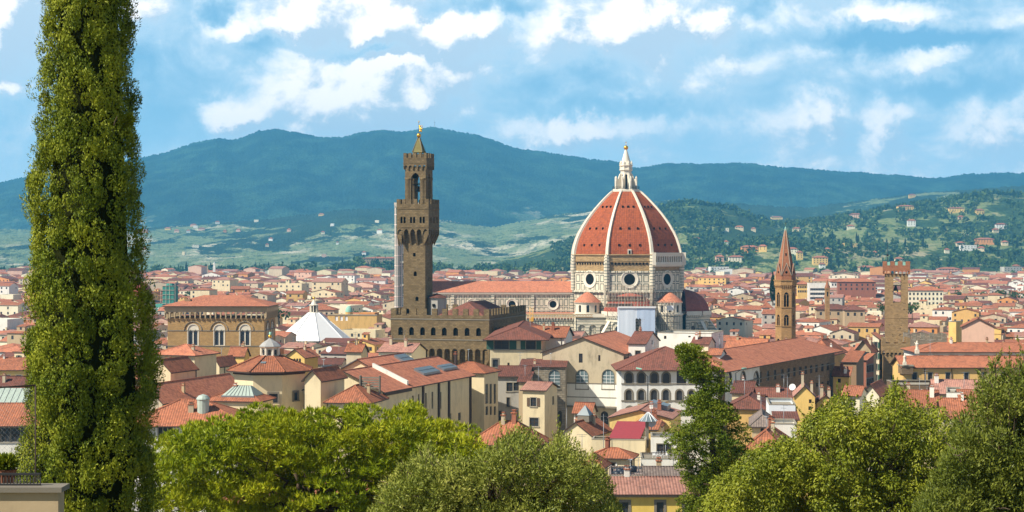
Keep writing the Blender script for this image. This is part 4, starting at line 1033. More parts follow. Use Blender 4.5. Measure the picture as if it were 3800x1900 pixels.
    b.box(-e, w_ + e, -e, d + e, zc - .15, zc - .01, 1); rf = b.build('roof', [T_ORANGE, M_GUTTER], root)
    b = MB(); b.box(5, 7, 4, 6, zc + .2, zc + 2.2); b.build('dormer', WALLS['brown'], rf)
granary()
# ---------------------------------------------------------------- octagonal baptistery with its white pyramid roof
def baptistery():
    D = 850; xc = PX(1165, D); root = thing('baptistery', 'octagonal building under a steep plain white pyramid roof with little lantern', 'baptistery', (xc, D, 0)); z = lambda y: PZ(y, D); K = 1 / math.cos(R(22.5)); r = 16.5
    b = MB(); b.lathe([(r * K, 0), (r * K, z(1263))], 8, 0, 0, 0, 22.5); b.lathe([(r * K + .5, z(1266)), (r * K + .5, z(1260))], 8, 0, 0, 0, 22.5); b.build('wall', M_MARB2, root)
    b = MB(); b.lathe([((r + .3) * K, z(1259)), (2.6 * K, z(1160))], 8, 0, 0, 0, 14)
    for i in range(8):
        t = R(14 + 45 * i); b.tube(((r + .3) * K * math.cos(t), (r + .3) * K * math.sin(t), z(1259)), (2.6 * K * math.cos(t), 2.6 * K * math.sin(t), z(1160)), .22, n=5)
    b.build('roof', flat('white_slabs', (0.80, 0.79, 0.76), 0.6, .3, 0, .05, .3), root)
    b = MB(); b.lathe([(2.6, z(1161)), (2.6, z(1158))], 8)
    for i in range(8): b.lathe([(.28, z(1160)), (.28, z(1133))], 6, 1.8 * math.cos(R(45 * i)), 1.8 * math.sin(R(45 * i)))
    b.lathe([(1.0, z(1159)), (1.0, z(1133))], 8, mat=1); b.lathe([(2.2, z(1134)), (2.3, z(1131)), (1.6, z(1129)), (.3, z(1113)), (.05, z(1108))], 8); b.build('lantern', [M_MARBW, M_DARK], root)
    b = MB(); r = .7; zc = z(1106); b.lathe([(max(.02, r * math.sin(math.pi * i / 6)), zc - r * math.cos(math.pi * i / 6)) for i in range(7)], 10, 0, 0, 0, 0, True); b.build('ball', M_GOLD, root)
baptistery()
# ---------------------------------------------------------------- hexagonal abbey spire
def abbey():
    D = 660; xc = PX(2915, D); root = thing('abbey_spire', 'slender six sided brown bell tower with a pointed brick spire and gables', 'bell tower', (xc, D, 0)); z = lambda y: PZ(y, D - 3)
    r = 3.8; a0 = -63
    def sides():
        for i in range(6):
            t0, t1 = R(a0 + 60 * i), R(a0 + 60 * (i + 1)); A = Vector((r * math.cos(t0), r * math.sin(t0), 0)); B_ = Vector((r * math.cos(t1), r * math.sin(t1), 0)); L = (B_ - A).length; ux = (B_ - A) / L; yield A, ux, Vector((ux.y, -ux.x, 0)), L
    levels = [(1257, 1290, 1.7, 'round'), (1168, 1209, 1.75, 'round'), (1084, 1140, 1.85, 'pointed')]
    b = MB(); panes = []
    for A, ux, n, L in sides():
        hs = [arch_poly(L / 2, z(yb), wd, z(yt) - z(yb), kd) for yt, yb, wd, kd in levels]
        b.wall([(0, 0), (L, 0), (L, z(1062)), (0, z(1062))], hs, A, ux, n, .5); panes.append((A, ux, n, hs, L))
        arcade(b, A + n * .35, ux, n, L, z(1068), z(1058), 5, .2, .35)
    for y, o_ in ((1058, .5), (1042, .75), (1142, .25), (1212, .25)): b.lathe([(r + o_, z(y)), (r + o_, z(y) + .35)], 6, 0, 0, 0, a0)
    b.lathe([(r + .45, z(1058)), (r + .45, z(1042))], 6, 0, 0, 0, a0); b.build('shaft', M_BADIA, root)
    for A, ux, n, hs, L in panes:
        for h, (yt, yb, wd, kd) in zip(hs, levels):
            if n.y > .4: continue
            m = MB(); m.wall(h, [], A - n * .45, ux, n, .1, 0); c = A + ux * (L / 2) - n * .2; m.lathe([(.11, z(yb)), (.11, z(yt) - wd * .45)], 6, c.x, c.y, 1); m.tube(c - ux * wd * .5 + Vector((0, 0, z(yt) - wd * .55)), c + ux * wd * .5 + Vector((0, 0, z(yt) - wd * .55)), .1, n=4, mat=1); m.build('window', [M_DARK, M_BADIA], root)
    b = MB(); b.lathe([(r - .1, z(1042)), (r - .1, z(1018)), (r - .35, z(1016)), (.3, z(850))], 6, 0, 0, 0, a0)
    for i in range(6): t = R(a0 + 60 * i); b.tube(((r - .3) * math.cos(t), (r - .3) * math.sin(t), z(1018)), (.3 * math.cos(t), .3 * math.sin(t), z(850)), .14, .1, 5, 2)
    for t in (-33, -93): b.tube((1.55 * math.cos(R(t)), 1.55 * math.sin(R(t)), z(950)), (1.55 * math.cos(R(t)), 1.55 * math.sin(R(t)), z(940)), .5, .45, 5, 1)
    sp = b.build('spire', [M_BRICK, M_DARK, M_TRIM], root)
    for A, ux, n, L in sides():
        m = MB(); pts = [(.15, z(1022)), (L - .15, z(1022)), (L / 2, z(978))]; oc = [(L / 2 + .5 * math.cos(2 * math.pi * i / 10), z(1018) + .75 + .5 * math.sin(2 * math.pi * i / 10)) for i in range(10)]
        m.wall(pts, [oc], A * .985 + n * .05, ux, n, .3, 0); q = lambda a, zz, k=0.: A * .985 + n * (.05 - k) + ux * a + Vector((0, 0, zz)); m.wall(oc, [], A * .985 - n * .2, ux, n, .1, 1)
        apex = q(L / 2, z(978)); back = Vector((apex.x * .25, apex.y * .25, apex.z))
        m.face([q(.15, z(1022)), apex, back]); m.face([apex, q(L - .15, z(1022)), back]); m.tube(q(.1, z(1022), -.08), q(L / 2, z(976), -.08), .1, n=4, mat=2); m.tube(q(L - .1, z(1022), -.08), q(L / 2, z(976), -.08), .1, n=4, mat=2); m.build('gable', [M_BRICK, M_DARK, M_TRIM], sp)
    b = MB(); b.lathe([(.42, z(855)), (.3, z(846)), (.1, z(840))], 8); b.tube((0, 0, z(842)), (0, 0, z(822)), .06, n=4, mat=1); b.tube((-.1, 0, z(828)), (.7, 0, z(826)), .12, n=4, mat=1); b.build('finial', [M_COPPER, M_IRON], root)
abbey()
# ---------------------------------------------------------------- prison palace tower
def prison_tower():
    D = 620; rz = R(-12); x0, x1 = PX(3283, D), PX(3366, D); W_ = (x1 - x0) / math.cos(rz); z = lambda y: PZ(y, D)
    root = thing('watch_tower', 'square brown stone tower with an open bell arch and small battlements', 'tower', (x0, D, 0), rz); d = W_
    op = arch_poly(W_ * .53, z(1122), 2.6, z(1026) - z(1122), 'round', 12)
    b = MB(); four_walls(b, 0, W_, 0, d, 0, z(1016), {'f': [op], 'b': [[(W_ - x, zz) for x, zz in op][::-1]]}, .9)
    b.face([(W_ * .53 - 1.3, .9, z(1122)), (W_ * .53 + 1.3, .9, z(1122)), (W_ * .53 + 1.3, d - .9, z(1122)), (W_ * .53 - 1.3, d - .9, z(1122))]); b.face([(W_ * .53 + 1.35, .9, z(1122)), (W_ * .53 + 1.35, d - .9, z(1122)), (W_ * .53 + 1.35, d - .9, z(1026)), (W_ * .53 + 1.35, .9, z(1026))], 1)
    b.box(-.08, W_ + .08, -.08, 0, z(1181), z(1179)); rr = random.Random(3)
    for i in range(40):
        x, zz = rr.uniform(.5, W_ - .5), rr.uniform(z(1255), z(1030)); b.box(x, x + .35, -.05, 0, zz, zz + .14, 1)
    b.build('shaft', [M_TOWER, M_DARK], root)
    b = MB(); zc = z(1070); b.lathe([(.05, zc + .9), (.35, zc + .75), (.5, zc + .1), (.85, zc - .7), (.95, zc - .9)], 12, W_ * .47, 1.6, 0, 0, True); b.tube((W_ * .53 - 1.3, 1.6, zc + 1), (W_ * .53 + 1.3, 1.6, zc + 1), .16, n=6); b.tube((W_ * .36, 1.6, zc - .2), (W_ * .36, 1.6, zc + 1.6), .1); b.build('bell', M_IRON, root)
    b = MB(); k = .7
    for (oo, ux, n) in (((-k, -k, 0), (1, 0, 0), (0, -1, 0)), ((W_ + k, -k, 0), (0, 1, 0), (1, 0, 0)), ((-k, d + k, 0), (0, -1, 0), (-1, 0, 0))): arcade(b, oo, ux, n, W_ + 2 * k, z(1017), z(1001), 7, .38, k, 0)
    four_walls(b, -k, W_ + k, -k, d + k, z(1001), z(985)); b.box(-k, W_ + k, -k, d + k, z(990), z(989)); b.build('crown', M_BRICK, root)
    b = MB(); merlons(b, -k, W_ + k, -k, d + k, z(985), 1.4, 4, 4, .55, .45); b.build('battlement', M_BRICK, root)
    b = MB()
    for i in range(3):
        b = MB(); x = -k + (W_ + 2 * k) * (i + .775) / 3.55; b.box(x - .45, x + .45, -k + .12, -k + .3, z(985), z(985) + 1.25); b.build('copper_screen', M_COPPER, root)
    b = MB(); b.tube((W_ * .12, 1, z(989)), (W_ * .12, 1, z(890)), .1, .05, 5); b.tube((W_ * .12 - .3, 1, z(948)), (W_ * .12 + .3, 1, z(945)), .35, .3, 5); b.build('mast', M_IRON, root)
    # lower crenellated palace block in front of the tower
    (X1, Y1) = (PX(3372, 556), 556); w2 = X1 - PX(3268, 556)
    r2 = thing('prison_palace', 'brown crenellated stone palace block at the foot of the square bell arch tower', 'palace', (PX(3272, 556), 556, 0), R(-8)); z = lambda y: PZ(y, 556)
    b = MB(); four_walls(b, .5, w2 - .5, .5, 9, 0, z(1315), {'f': [arch_poly(w2 * .35, z(1410), 1.4, 1.5, 'rect'), arch_poly(w2 * .55, z(1438), .8, .8, 'rect')]}, .4); b.box(.4, w2 - .4, .4, .5, z(1383), z(1380)); b.build('wall', M_TOWER, r2)
    m = MB(); m.box(w2 * .35 - .7, w2 * .35 + .7, .88, .92, z(1410), z(1410) + 1.5); m.build('window', M_GLASS, r2)
    m = MB(); m.box(w2 * .55 - .4, w2 * .55 + .4, .88, .92, z(1438), z(1438) + .8); m.build('window', M_GLASS, r2)
    b = MB(); arcade(b, (0, 0, 0), (1, 0, 0), (0, -1, 0), w2, z(1316), z(1294), 7, .4, .5); arcade(b, (w2, 0, 0), (0, 1, 0), (1, 0, 0), 9.5, z(1316), z(1294), 6, .4, .5); arcade(b, (0, 9.5, 0), (0, -1, 0), (-1, 0, 0), 9.5, z(1316), z(1294), 6, .4, .5); four_walls(b, 0, w2, 0, 9.5, z(1294), z(1274)); b.box(0, w2, 0, 9.5, z(1283), z(1282)); b.build('corbel_table', M_TOWER, r2)
    b = MB(); merlons(b, 0, w2, 0, 9.5, z(1274), 1.7, 4, 4, .5, .5); b.build('battlement', M_TOWER, r2)
    c = (PX(3366, 600), 600); w3 = PX(3512, 600) - c[0]; r3 = thing('castle_wall', 'weathered crenellated stone wall between the square tower and the long yellow house', 'wall', (c[0], c[1], 0), R(-3)); z = lambda y: PZ(y, 600)
    b = MB(); four_walls(b, 0, w3, 0, 8, 0, z(1262)); b.box(0, w3, 0, 8, z(1263), z(1262.5)); b.build('wall', M_RUSTIC, r3); b = MB(); merlons(b, 0, w3, 0, 8, z(1262), 2.2, 5, 4, .5, .5); b.build('battlement', M_RUSTIC, r3)
prison_tower()
# ---------------------------------------------------------------- ground and hills
def vnoise(x, y, seed=0):
    xi = np.floor(x).astype(np.int64); yi = np.floor(y).astype(np.int64); xf = x - xi; yf = y - yi
    def h(a, b):
        n = (a * 374761393 + b * 668265263 + seed * 974634777) & 0xffffffff
        n = ((n ^ (n >> 13)) * 1274126177) & 0xffffffff
        return ((n ^ (n >> 16)) & 0xffff) / 65535.0
    sx = xf * xf * (3 - 2 * xf); sy = yf * yf * (3 - 2 * yf)
    return (h(xi, yi) * (1 - sx) + h(xi + 1, yi) * sx) * (1 - sy) + (h(xi, yi + 1) * (1 - sx) + h(xi + 1, yi + 1) * sx) * sy
def fbm(x, y, o=4, seed=0):
    s = 0; a = .5
    for k in range(o): s = s + a * vnoise(x * 2 ** k, y * 2 ** k, seed + k); a *= .5
    return s
def np_mesh(name, verts, faces, mats, mi=None, smooth=False, rnd_attr=None, uv=True):
    me = bpy.data.meshes.new(name); nv, nf = len(verts), len(faces); k = faces.shape[1]
    me.vertices.add(nv); me.vertices.foreach_set('co', np.asarray(verts, np.float32).ravel())
    me.loops.add(nf * k); me.loops.foreach_set('vertex_index', np.asarray(faces, np.int32).ravel())
    me.polygons.add(nf); me.polygons.foreach_set('loop_start', np.arange(0, nf * k, k, dtype=np.int32))
    for m_ in mats: me.materials.append(m_)
    if mi is not None: me.polygons.foreach_set('material_index', np.asarray(mi, np.int32))
    if smooth: me.polygons.foreach_set('use_smooth', np.ones(nf, bool))
    if rnd_attr is not None:
        at = me.attributes.new('rnd', 'FLOAT', 'POINT'); at.data.foreach_set('value', np.asarray(rnd_attr, np.float32))
    me.update(calc_edges=True)
    if uv: auto_uv(me)
    return me
m, t, b = newmat('town_ground')
tco = t.n('ShaderNodeTexCoord').outputs['Object']
t.link(t.mix(t.ramp(t.noise(tco, .02, 6, .7), .4, .6), (0.20, 0.16, 0.12), (0.13, 0.115, 0.095)), b.inputs['Base Color']); M_GROUND = m
b = MB(); b.face([(-5200, -150, 0), (5200, -150, 0), (5200, 10900, 0), (-5200, 10900, 0)]); tag(b.build('ground', M_GROUND), kind='structure')
def hillmat(name, forest, forest2, field, tan, s, fcover, ztop=None):
    m, t, b = newmat(name)
    p = t.n('ShaderNodeTexCoord').outputs['Object']
    ps = t.vscale(p, 1, .5, 1.6)
    n1 = t.noise(ps, s, 5, .6, .4); n2 = t.noise(ps, s * 7, 5, .65); n3 = t.noise(p, s * 45, 3, .6)
    f = t.mix(t.ramp(n2, .35, .65), forest, forest2)
    f = t.mix(t.m('MULTIPLY', t.ramp(n3, .4, .62), .55), f, sc(forest, .45))
    f = t.mix(t.m('MULTIPLY', t.ramp(t.noise(ps, s * 2.2, 4, .6, .6), .42, .6), .6), f, sc(forest, .6))
    fld = t.mix(t.ramp(t.noise(ps, s * 3, 4, .6), .5, .68), field, tan)
    n4 = t.noise(ps, s * 22, 4, .7)
    fld = t.mix(t.m('MULTIPLY', t.ramp(n4, .5, .6), .7), fld, sc(forest2, 1.1))
    n1 = t.m('ADD', n1, t.m('MULTIPLY', t.m('SUBTRACT', n2, .5), .6))
    if ztop: n1 = t.m('SUBTRACT', n1, t.ramp(t.sep(p)[2], ztop[0], ztop[1], 0.0, 0.22))     # fields give way to forest higher up
    k = t.ramp(n1, fcover, fcover + .035)
    t.link(t.mix(k, f, fld), b.inputs['Base Color'])
    bump(t, b, n3, .8, 12.0)
    return m
H_FAR = hillmat('far_forest', (0.008, 0.030, 0.028), (0.045, 0.105, 0.060), (0.06, 0.10, 0.06), (0.30, 0.30, 0.22), .0012, .585, (150, 420))
H_MID = hillmat('mid_slopes', (0.020, 0.050, 0.028), (0.035, 0.072, 0.034), (0.17, 0.22, 0.10), (0.60, 0.54, 0.38), .0016, .41, (110, 215))
H_NEAR = hillmat('near_slopes', (0.035, 0.075, 0.016), (0.075, 0.13, 0.028), (0.22, 0.25, 0.085), (0.42, 0.36, 0.20), .0028, .50)
def lerp_prof(pts, x): return np.interp(x, [p[0] for p in pts], [p[1] for p in pts])
HILLS = []
def hill_layer(name, D0, D1, prof, mat, rough, jag, seed, back=400, rows=60, step=4.0, shape=1.0):
    xs = np.arange(-1300, 5100, step); y = lerp_prof(prof, xs)
    y = y + (fbm(xs / 90.0, xs * 0 + seed, 4, seed) - .47) * min(rough, 5) * 2
    crest = np.maximum(EYE + (HY - y) / F * D1, -2.0)
    s = np.linspace(0, 1, rows); Ds = D0 + (D1 - D0) * s
    X = (xs[None, :] - CX) / F * Ds[:, None]; Y = np.repeat(Ds[:, None], len(xs), 1)
    f = s ** shape; f = f * f * (3 - 2 * f) * .55 + f * .45
    rel = (fbm(X / 520, Y / 620, 5, seed + 3) - .47) if name != 'far_hills' else (np.abs(fbm(X / 900 + Y / 2600, Y / 1500, 5, seed + 3) - .47) * 1.6 - .2)
    Z = crest[None, :] * f[:, None] + rel * np.minimum(1, crest / 120)[None, :] * 190 * (s * (1 - s) * 2.2)[:, None] * rough / 10
    jw = np.full(rows, .25); jw[-3:] = 1.2
    Z += (np.random.RandomState(seed).rand(*Z.shape) - .5) * jag * jw[:, None] * (crest[None, :] > 3)
    Z = np.maximum(Z, -1.0); Z[0] = -1.5
    Xb = (xs - CX) / F * (D1 + back); Z = np.vstack([Z, (crest * .6 - 30)[None, :], crest[None, :] * 0 - 1.5]); X = np.vstack([X, Xb[None, :], Xb[None, :]]); Y = np.vstack([Y, 0 * Xb[None, :] + D1 + back, 0 * Xb[None, :] + D1 + back + 5])
    nr, nc = Z.shape; V = np.stack([X, Y, Z], 2).reshape(-1, 3); i = np.arange(nr - 1)[:, None] * nc + np.arange(nc - 1)[None, :]
    Fc = np.stack([i, i + 1, i + nc + 1, i + nc], 2).reshape(-1, 4)
    me = np_mesh(name, V, Fc, [mat], smooth=True, uv=False)
    tag(link(name, me), kind='structure'); HILLS.append((xs, Ds, Z[:rows], D0, D1))
def hz(layer, px, D):
    xs, Ds, Z, _, _ = HILLS[layer]
    i = np.clip((D - Ds[0]) / (Ds[-1] - Ds[0]) * (len(Ds) - 1), 0, len(Ds) - 1.001); j = np.clip((px - xs[0]) / (xs[1] - xs[0]), 0, len(xs) - 1.001)
    return float(Z[int(i), int(round(j))] * (1 - i % 1) + Z[int(i) + 1, int(round(j))] * (i % 1))
def hill_hit(layer, px, py):
    """where the sight line through a photo pixel meets the hill: distance, or None"""
    D0, D1 = HILLS[layer][3], HILLS[layer][4]
    for D in np.linspace(D0 + 20, D1 - 10, 120):
        if hz(layer, px, D) >= PZ(py, D): return float(D)
    return None
V_ = 1.4752
far = [(-1300, 700), (-400, 690)] + [(x * V_, y * V_) for x, y in [(0, 457), (80, 444), (200, 425), (340, 398), (420, 385), (480, 362), (545, 347), (585, 351), (610, 345), (650, 329), (690, 323), (740, 329), (800, 345), (860, 346), (900, 335), (960, 328), (1020, 331), (1060, 323), (1090, 320), (1140, 330), (1200, 340), (1240, 352), (1300, 372), (1360, 380), (1440, 392), (1500, 402), (1560, 409), (1600, 421), (1630, 419), (1680, 411), (1760, 412), (1850, 408), (1900, 412), (1960, 421), (2040, 425), (2100, 431), (2160, 433), (2240, 440), (2330, 447), (2380, 447), (2420, 438), (2480, 437), (2576, 433)]] + [(4300, 640), (5100, 660)]
hill_layer('far_hills', 6300, 9600, far, H_FAR, 14.0, 9.0, 11, rows=70)
mid = [(-1300, 880), (0, 850), (400, 862), (590, 845), (1000, 815), (1250, 780), (1480, 772), (1620, 815), (1840, 842), (2060, 800), (2250, 770), (2500, 742), (2800, 760), (3000, 770), (3400, 720), (3800, 690), (5100, 700)]
hill_layer('middle_hills', 3900, 6400, mid, H_MID, 8.0, 7.0, 23, rows=60)
near = [(-1300, 1012), (1500, 1012), (1700, 1000), (1900, 960), (2100, 900), (2300, 815), (2480, 765), (2560, 757), (2650, 767), (2740, 782), (2800, 813), (2890, 836), (3040, 824), (3170, 803), (3320, 777), (3440, 759), (3540, 739), (3660, 722), (3800, 728), (4300, 715), (5100, 730)]
hill_layer('near_hills', 3000, 4500, near, H_NEAR, 5.0, 3.0, 37, rows=50)
low = [(-1300, 1010), (0, 995), (600, 1000), (1000, 1000), (1280, 985), (1330, 962), (1480, 960), (1560, 985), (1700, 1000), (2000, 985), (2500, 935), (2700, 905), (2850, 888), (3100, 886), (3300, 905), (3500, 893), (3800, 884), (5100, 880)]
hill_layer('low_hills', 2750, 3500, low, H_NEAR, 4.0, 2.0, 51, rows=36, back=250)
# hillside under the camera
xs = np.linspace(-180, 180, 60); ys = np.linspace(-120, 250, 70); X, Y = np.meshgrid(xs, ys)
Z = np.where(Y < 6, EYE - 1.75 - .27 * np.maximum(Y, 0) * 0 - .26 * np.clip(Y, 0, 6), EYE - 1.75 - 1.56 - (Y - 6) * .30); Z = np.maximum(Z, -1) + (fbm(X / 14, Y / 14, 3, 5) - .5) * .8 * (Y > 8)
i = np.arange(69)[:, None] * 60 + np.arange(59)[None, :]
m, t, b = newmat('grassy_hillside'); tco = t.n('ShaderNodeTexCoord').outputs['Object']; t.link(t.mix(t.ramp(t.noise(tco, .4, 6, .7), .4, .6), (0.10, 0.11, 0.03), (0.20, 0.16, 0.08)), b.inputs['Base Color'])
tag(link('hillside', np_mesh('hillside', np.stack([X, Y, Z], 2).reshape(-1, 3), np.stack([i, i + 1, i + 61, i + 60], 2).reshape(-1, 4), [m], smooth=True, uv=False)), kind='structure')
def hill_z(x, y): return max(0.0, EYE - 1.75 - .26 * min(max(y, 0), 6) - max(0, y - 6) * .30)
# ---------------------------------------------------------------- town houses
LANDMARKS = [(800, 1200, 'the granary church'), (1165, 1190, 'the white pyramid roof'), (1550, 1000, 'the palace tower'), (1860, 1110, 'the striped nave'), (2580, 1150, 'the red half dome'),
             (2915, 1120, 'the hexagonal spire'), (3325, 1150, 'the watch tower'), (625, 1080, 'the netted tower'), (1300, 1165, 'the theatre'), (3060, 1100, 'the thin church spire'), (60, 1250, 'the cypress'), (2680, 1290, 'the white terrace wall'), (3580, 1340, 'the long yellow house')]
LIMITS = [(590, 1040, 600, 1300), (1030, 1300, 835, 1252), (1440, 1640, 470, 1400), (1590, 2140, 870, 1222), (2130, 2540, 850, 1262), (2500, 2690, 890, 1240), (2870, 2965, 655, 1285), (3268, 3372, 625, 1262), (3360, 3515, 605, 1290),
          (1440, 1960, 2000, 1080), (1285, 1410, 940, 1212), (1470, 1580, 870, 1180)]
KEEP = [(PX(800, 612), 612, 30), (PX(1165, 850), 850, 24), (PX(1640, 492), 492, 40), (58, 900, 62), (-10, 897, 45), (-40, 897, 32), (88, 905, 30), (PX(2915, 660), 660, 7), (PX(3325, 624), 624, 10), (PX(3440, 604), 604, 12), (PX(1522, 897), 897, 14), (PX(1300, 955), 955, 19), (PX(1440, 604), 640, 10)]
HW = ['cream', 'white', 'beige', 'yellow', 'ochre', 'pale', 'tan', 'pink', 'pale', 'cream', 'white', 'orange', 'cream', 'pale', 'beige', 'grey', 'cream']
HR = ['red', 'red', 'orange', 'red', 'faded', 'brown', 'orange', 'brown', 'red', 'brown', 'orange', 'faded']
WN = {'cream': 'cream', 'white': 'white', 'beige': 'beige', 'yellow': 'yellow', 'ochre': 'ochre', 'pale': 'pale', 'tan': 'tan', 'pink': 'pinkish', 'orange': 'orange', 'grey': 'grey'}
RN = {'red': 'red', 'orange': 'orange', 'faded': 'pink', 'brown': 'brown', 'grey': 'grey'}
cells = []
tr = random.Random(21)
def town_cells():
    th = R(-20); c, s = math.cos(th), math.sin(th)
    q = 380.0; row = 0
    while q < 3600:
        far_ = q > 1500
        dq = tr.uniform(11, 17) * (1.0 if q < 1000 else 1.05 if q < 1700 else 1.3)
        p = -2200.0; k = 0
        while p < 2600:
            wd = tr.uniform(9, 19) * (1.0 if q < 1000 else 1.05 if q < 1700 else 1.35); p += wd; k += 1
            if k % 5 == 0: p += tr.uniform(3, 8)
            x = p * c - q * s * 1.0; y = p * s + q * c
            if y < 545 or y > 3150: continue
            px = CX + F * x / y
            if px < -120 or px > 3920: continue
            cells.append([x, y, wd * .97, dq * .95, px])
        q += dq + (tr.uniform(4, 9) if row % 3 == 2 else tr.uniform(.3, 2.0)); row += 1
town_cells()
houses = []
for x, y, wd, dp, px in cells:
    if any((x - a) ** 2 + (y - b_) ** 2 < (r + max(wd, dp) * .55) ** 2 for a, b_, r in KEEP): continue
    if y > 2300 and tr.random() < (y - 2300) / 1100: continue
    H = tr.uniform(11.0, 20.5) + (tr.random() < .16) * tr.uniform(2, 6)
    if y > 1300 and tr.random() < .04: H += tr.uniform(4, 10); wd *= 1.4
    rise = min(wd, dp) / 2 * tr.uniform(.24, .36)
    hw = wd / 2 * F / y; ok = True
    for (a, b_, Dm, ym) in LIMITS:
        if px + hw > a and px - hw < b_ and y < Dm:
            zmax = PZ(ym, y) - rise - .6
            if zmax < 7: ok = False
            else: H = min(H, zmax)
    if not ok: continue
    th = -20 + tr.uniform(-6, 6) + (tr.random() < .25) * tr.uniform(-18, 22) + (90 if tr.random() < .0 else 0)
    houses.append([x, y, wd, dp, px, H, rise, th, tr.choice(HW), tr.choice(HR), tr.choice(['gx', 'gy', 'gy', 'hip', 'gx', 'sback', 'hip', 'flat' if tr.random() < .7 else 'gx'])])
houses.sort(key=lambda h: h[1])
N_IND = 215
IND = houses[:N_IND]; REST = houses[N_IND:]
print('houses', len(houses), 'individual to', IND[-1][1])
FORM = {'gx': 'gabled', 'gy': 'gabled', 'hip': 'hipped', 'sback': 'sloping', 'flat': 'flat'}
labs = {}
made = []
for hs in IND:
    x, y, wd, dp, px, H, rise, th, wc, rc, rf = hs
    py = HY - (H - EYE) * F / y
    h = House('house', None, 'house', (x, y), R(th), wd, dp, H, 0, 'houses packed together across the old town'); 
    n = max(2, int(wd / 3.6)); st = 'plain'
    if y < 800:
        h.grid('f', n, [1.2, 4.4], 1.0, 1.5, 'rect', tr.choice(['plain', 'frame', 'shutter', 'gshutter']), .25); h.grid('r', 2, [1.2], .9, 1.4, 'rect', 'plain', .5)
    else: h.grid('f', n, [1.3], 1.0, 1.5, 'rect', 'plain', .3)
    if rf == 'flat': h.make('flat', .9, .3, WALLS[wc], M_TRIM)
    else: h.make(rf, rise, .5, WALLS[wc], ROOFS[rc])
    feat = ''
    if tr.random() < .6: h.chimney(tr.uniform(.2, .8), tr.uniform(.25, .75), tr.uniform(.9, 1.8), .8)
    lm = min(LANDMARKS, key=lambda l: (l[0] - px) ** 2 + ((l[1] - py) * 1.6) ** 2); ddx, ddy = px - lm[0], py - lm[1]
    rel = 'below' if abs(ddx) < 70 else ('left of' if ddx < 0 else 'right of')
    base = ('%s house, flat roof terrace' % WN[wc] if rf == 'flat' else '%s house, %s %s roof' % (WN[wc], RN[rc], FORM[rf]))
    made.append((base, rel + ' ' + lm[2], px, h.root))
ORD = ['first', 'second', 'third', 'fourth', 'fifth', 'sixth', 'seventh', 'eighth', 'ninth', 'tenth', 'eleventh', 'twelfth']
CNT = ['zero', 'one', 'two', 'three', 'four', 'five', 'six', 'seven', 'eight', 'nine', 'ten', 'eleven', 'twelve']
def uniq_labels(made):
    grp = {}
    for base, rel, px, ro in made: grp.setdefault((base, rel), []).append((px, ro))
    for (base, rel), l in grp.items():
        l.sort(key=lambda e: e[0])
        for k, (px, ro) in enumerate(l):
            ro['label'] = base + ', ' + rel + ('' if len(l) == 1 else ', leftmost' if k == 0 else ', %s from left' % ORD[min(k, 11)])
uniq_labels(made)
def near_landmark(px, py):
    lm = min(LANDMARKS, key=lambda l: (l[0] - px) ** 2 + ((l[1] - py) * 1.6) ** 2); ddx, ddy = px - lm[0], py - lm[1]
    return ('above ' if abs(ddx) < 70 and ddy < 0 else 'below ' if abs(ddx) < 70 else 'left of ' if ddx < 0 else 'right of ') + lm[2]
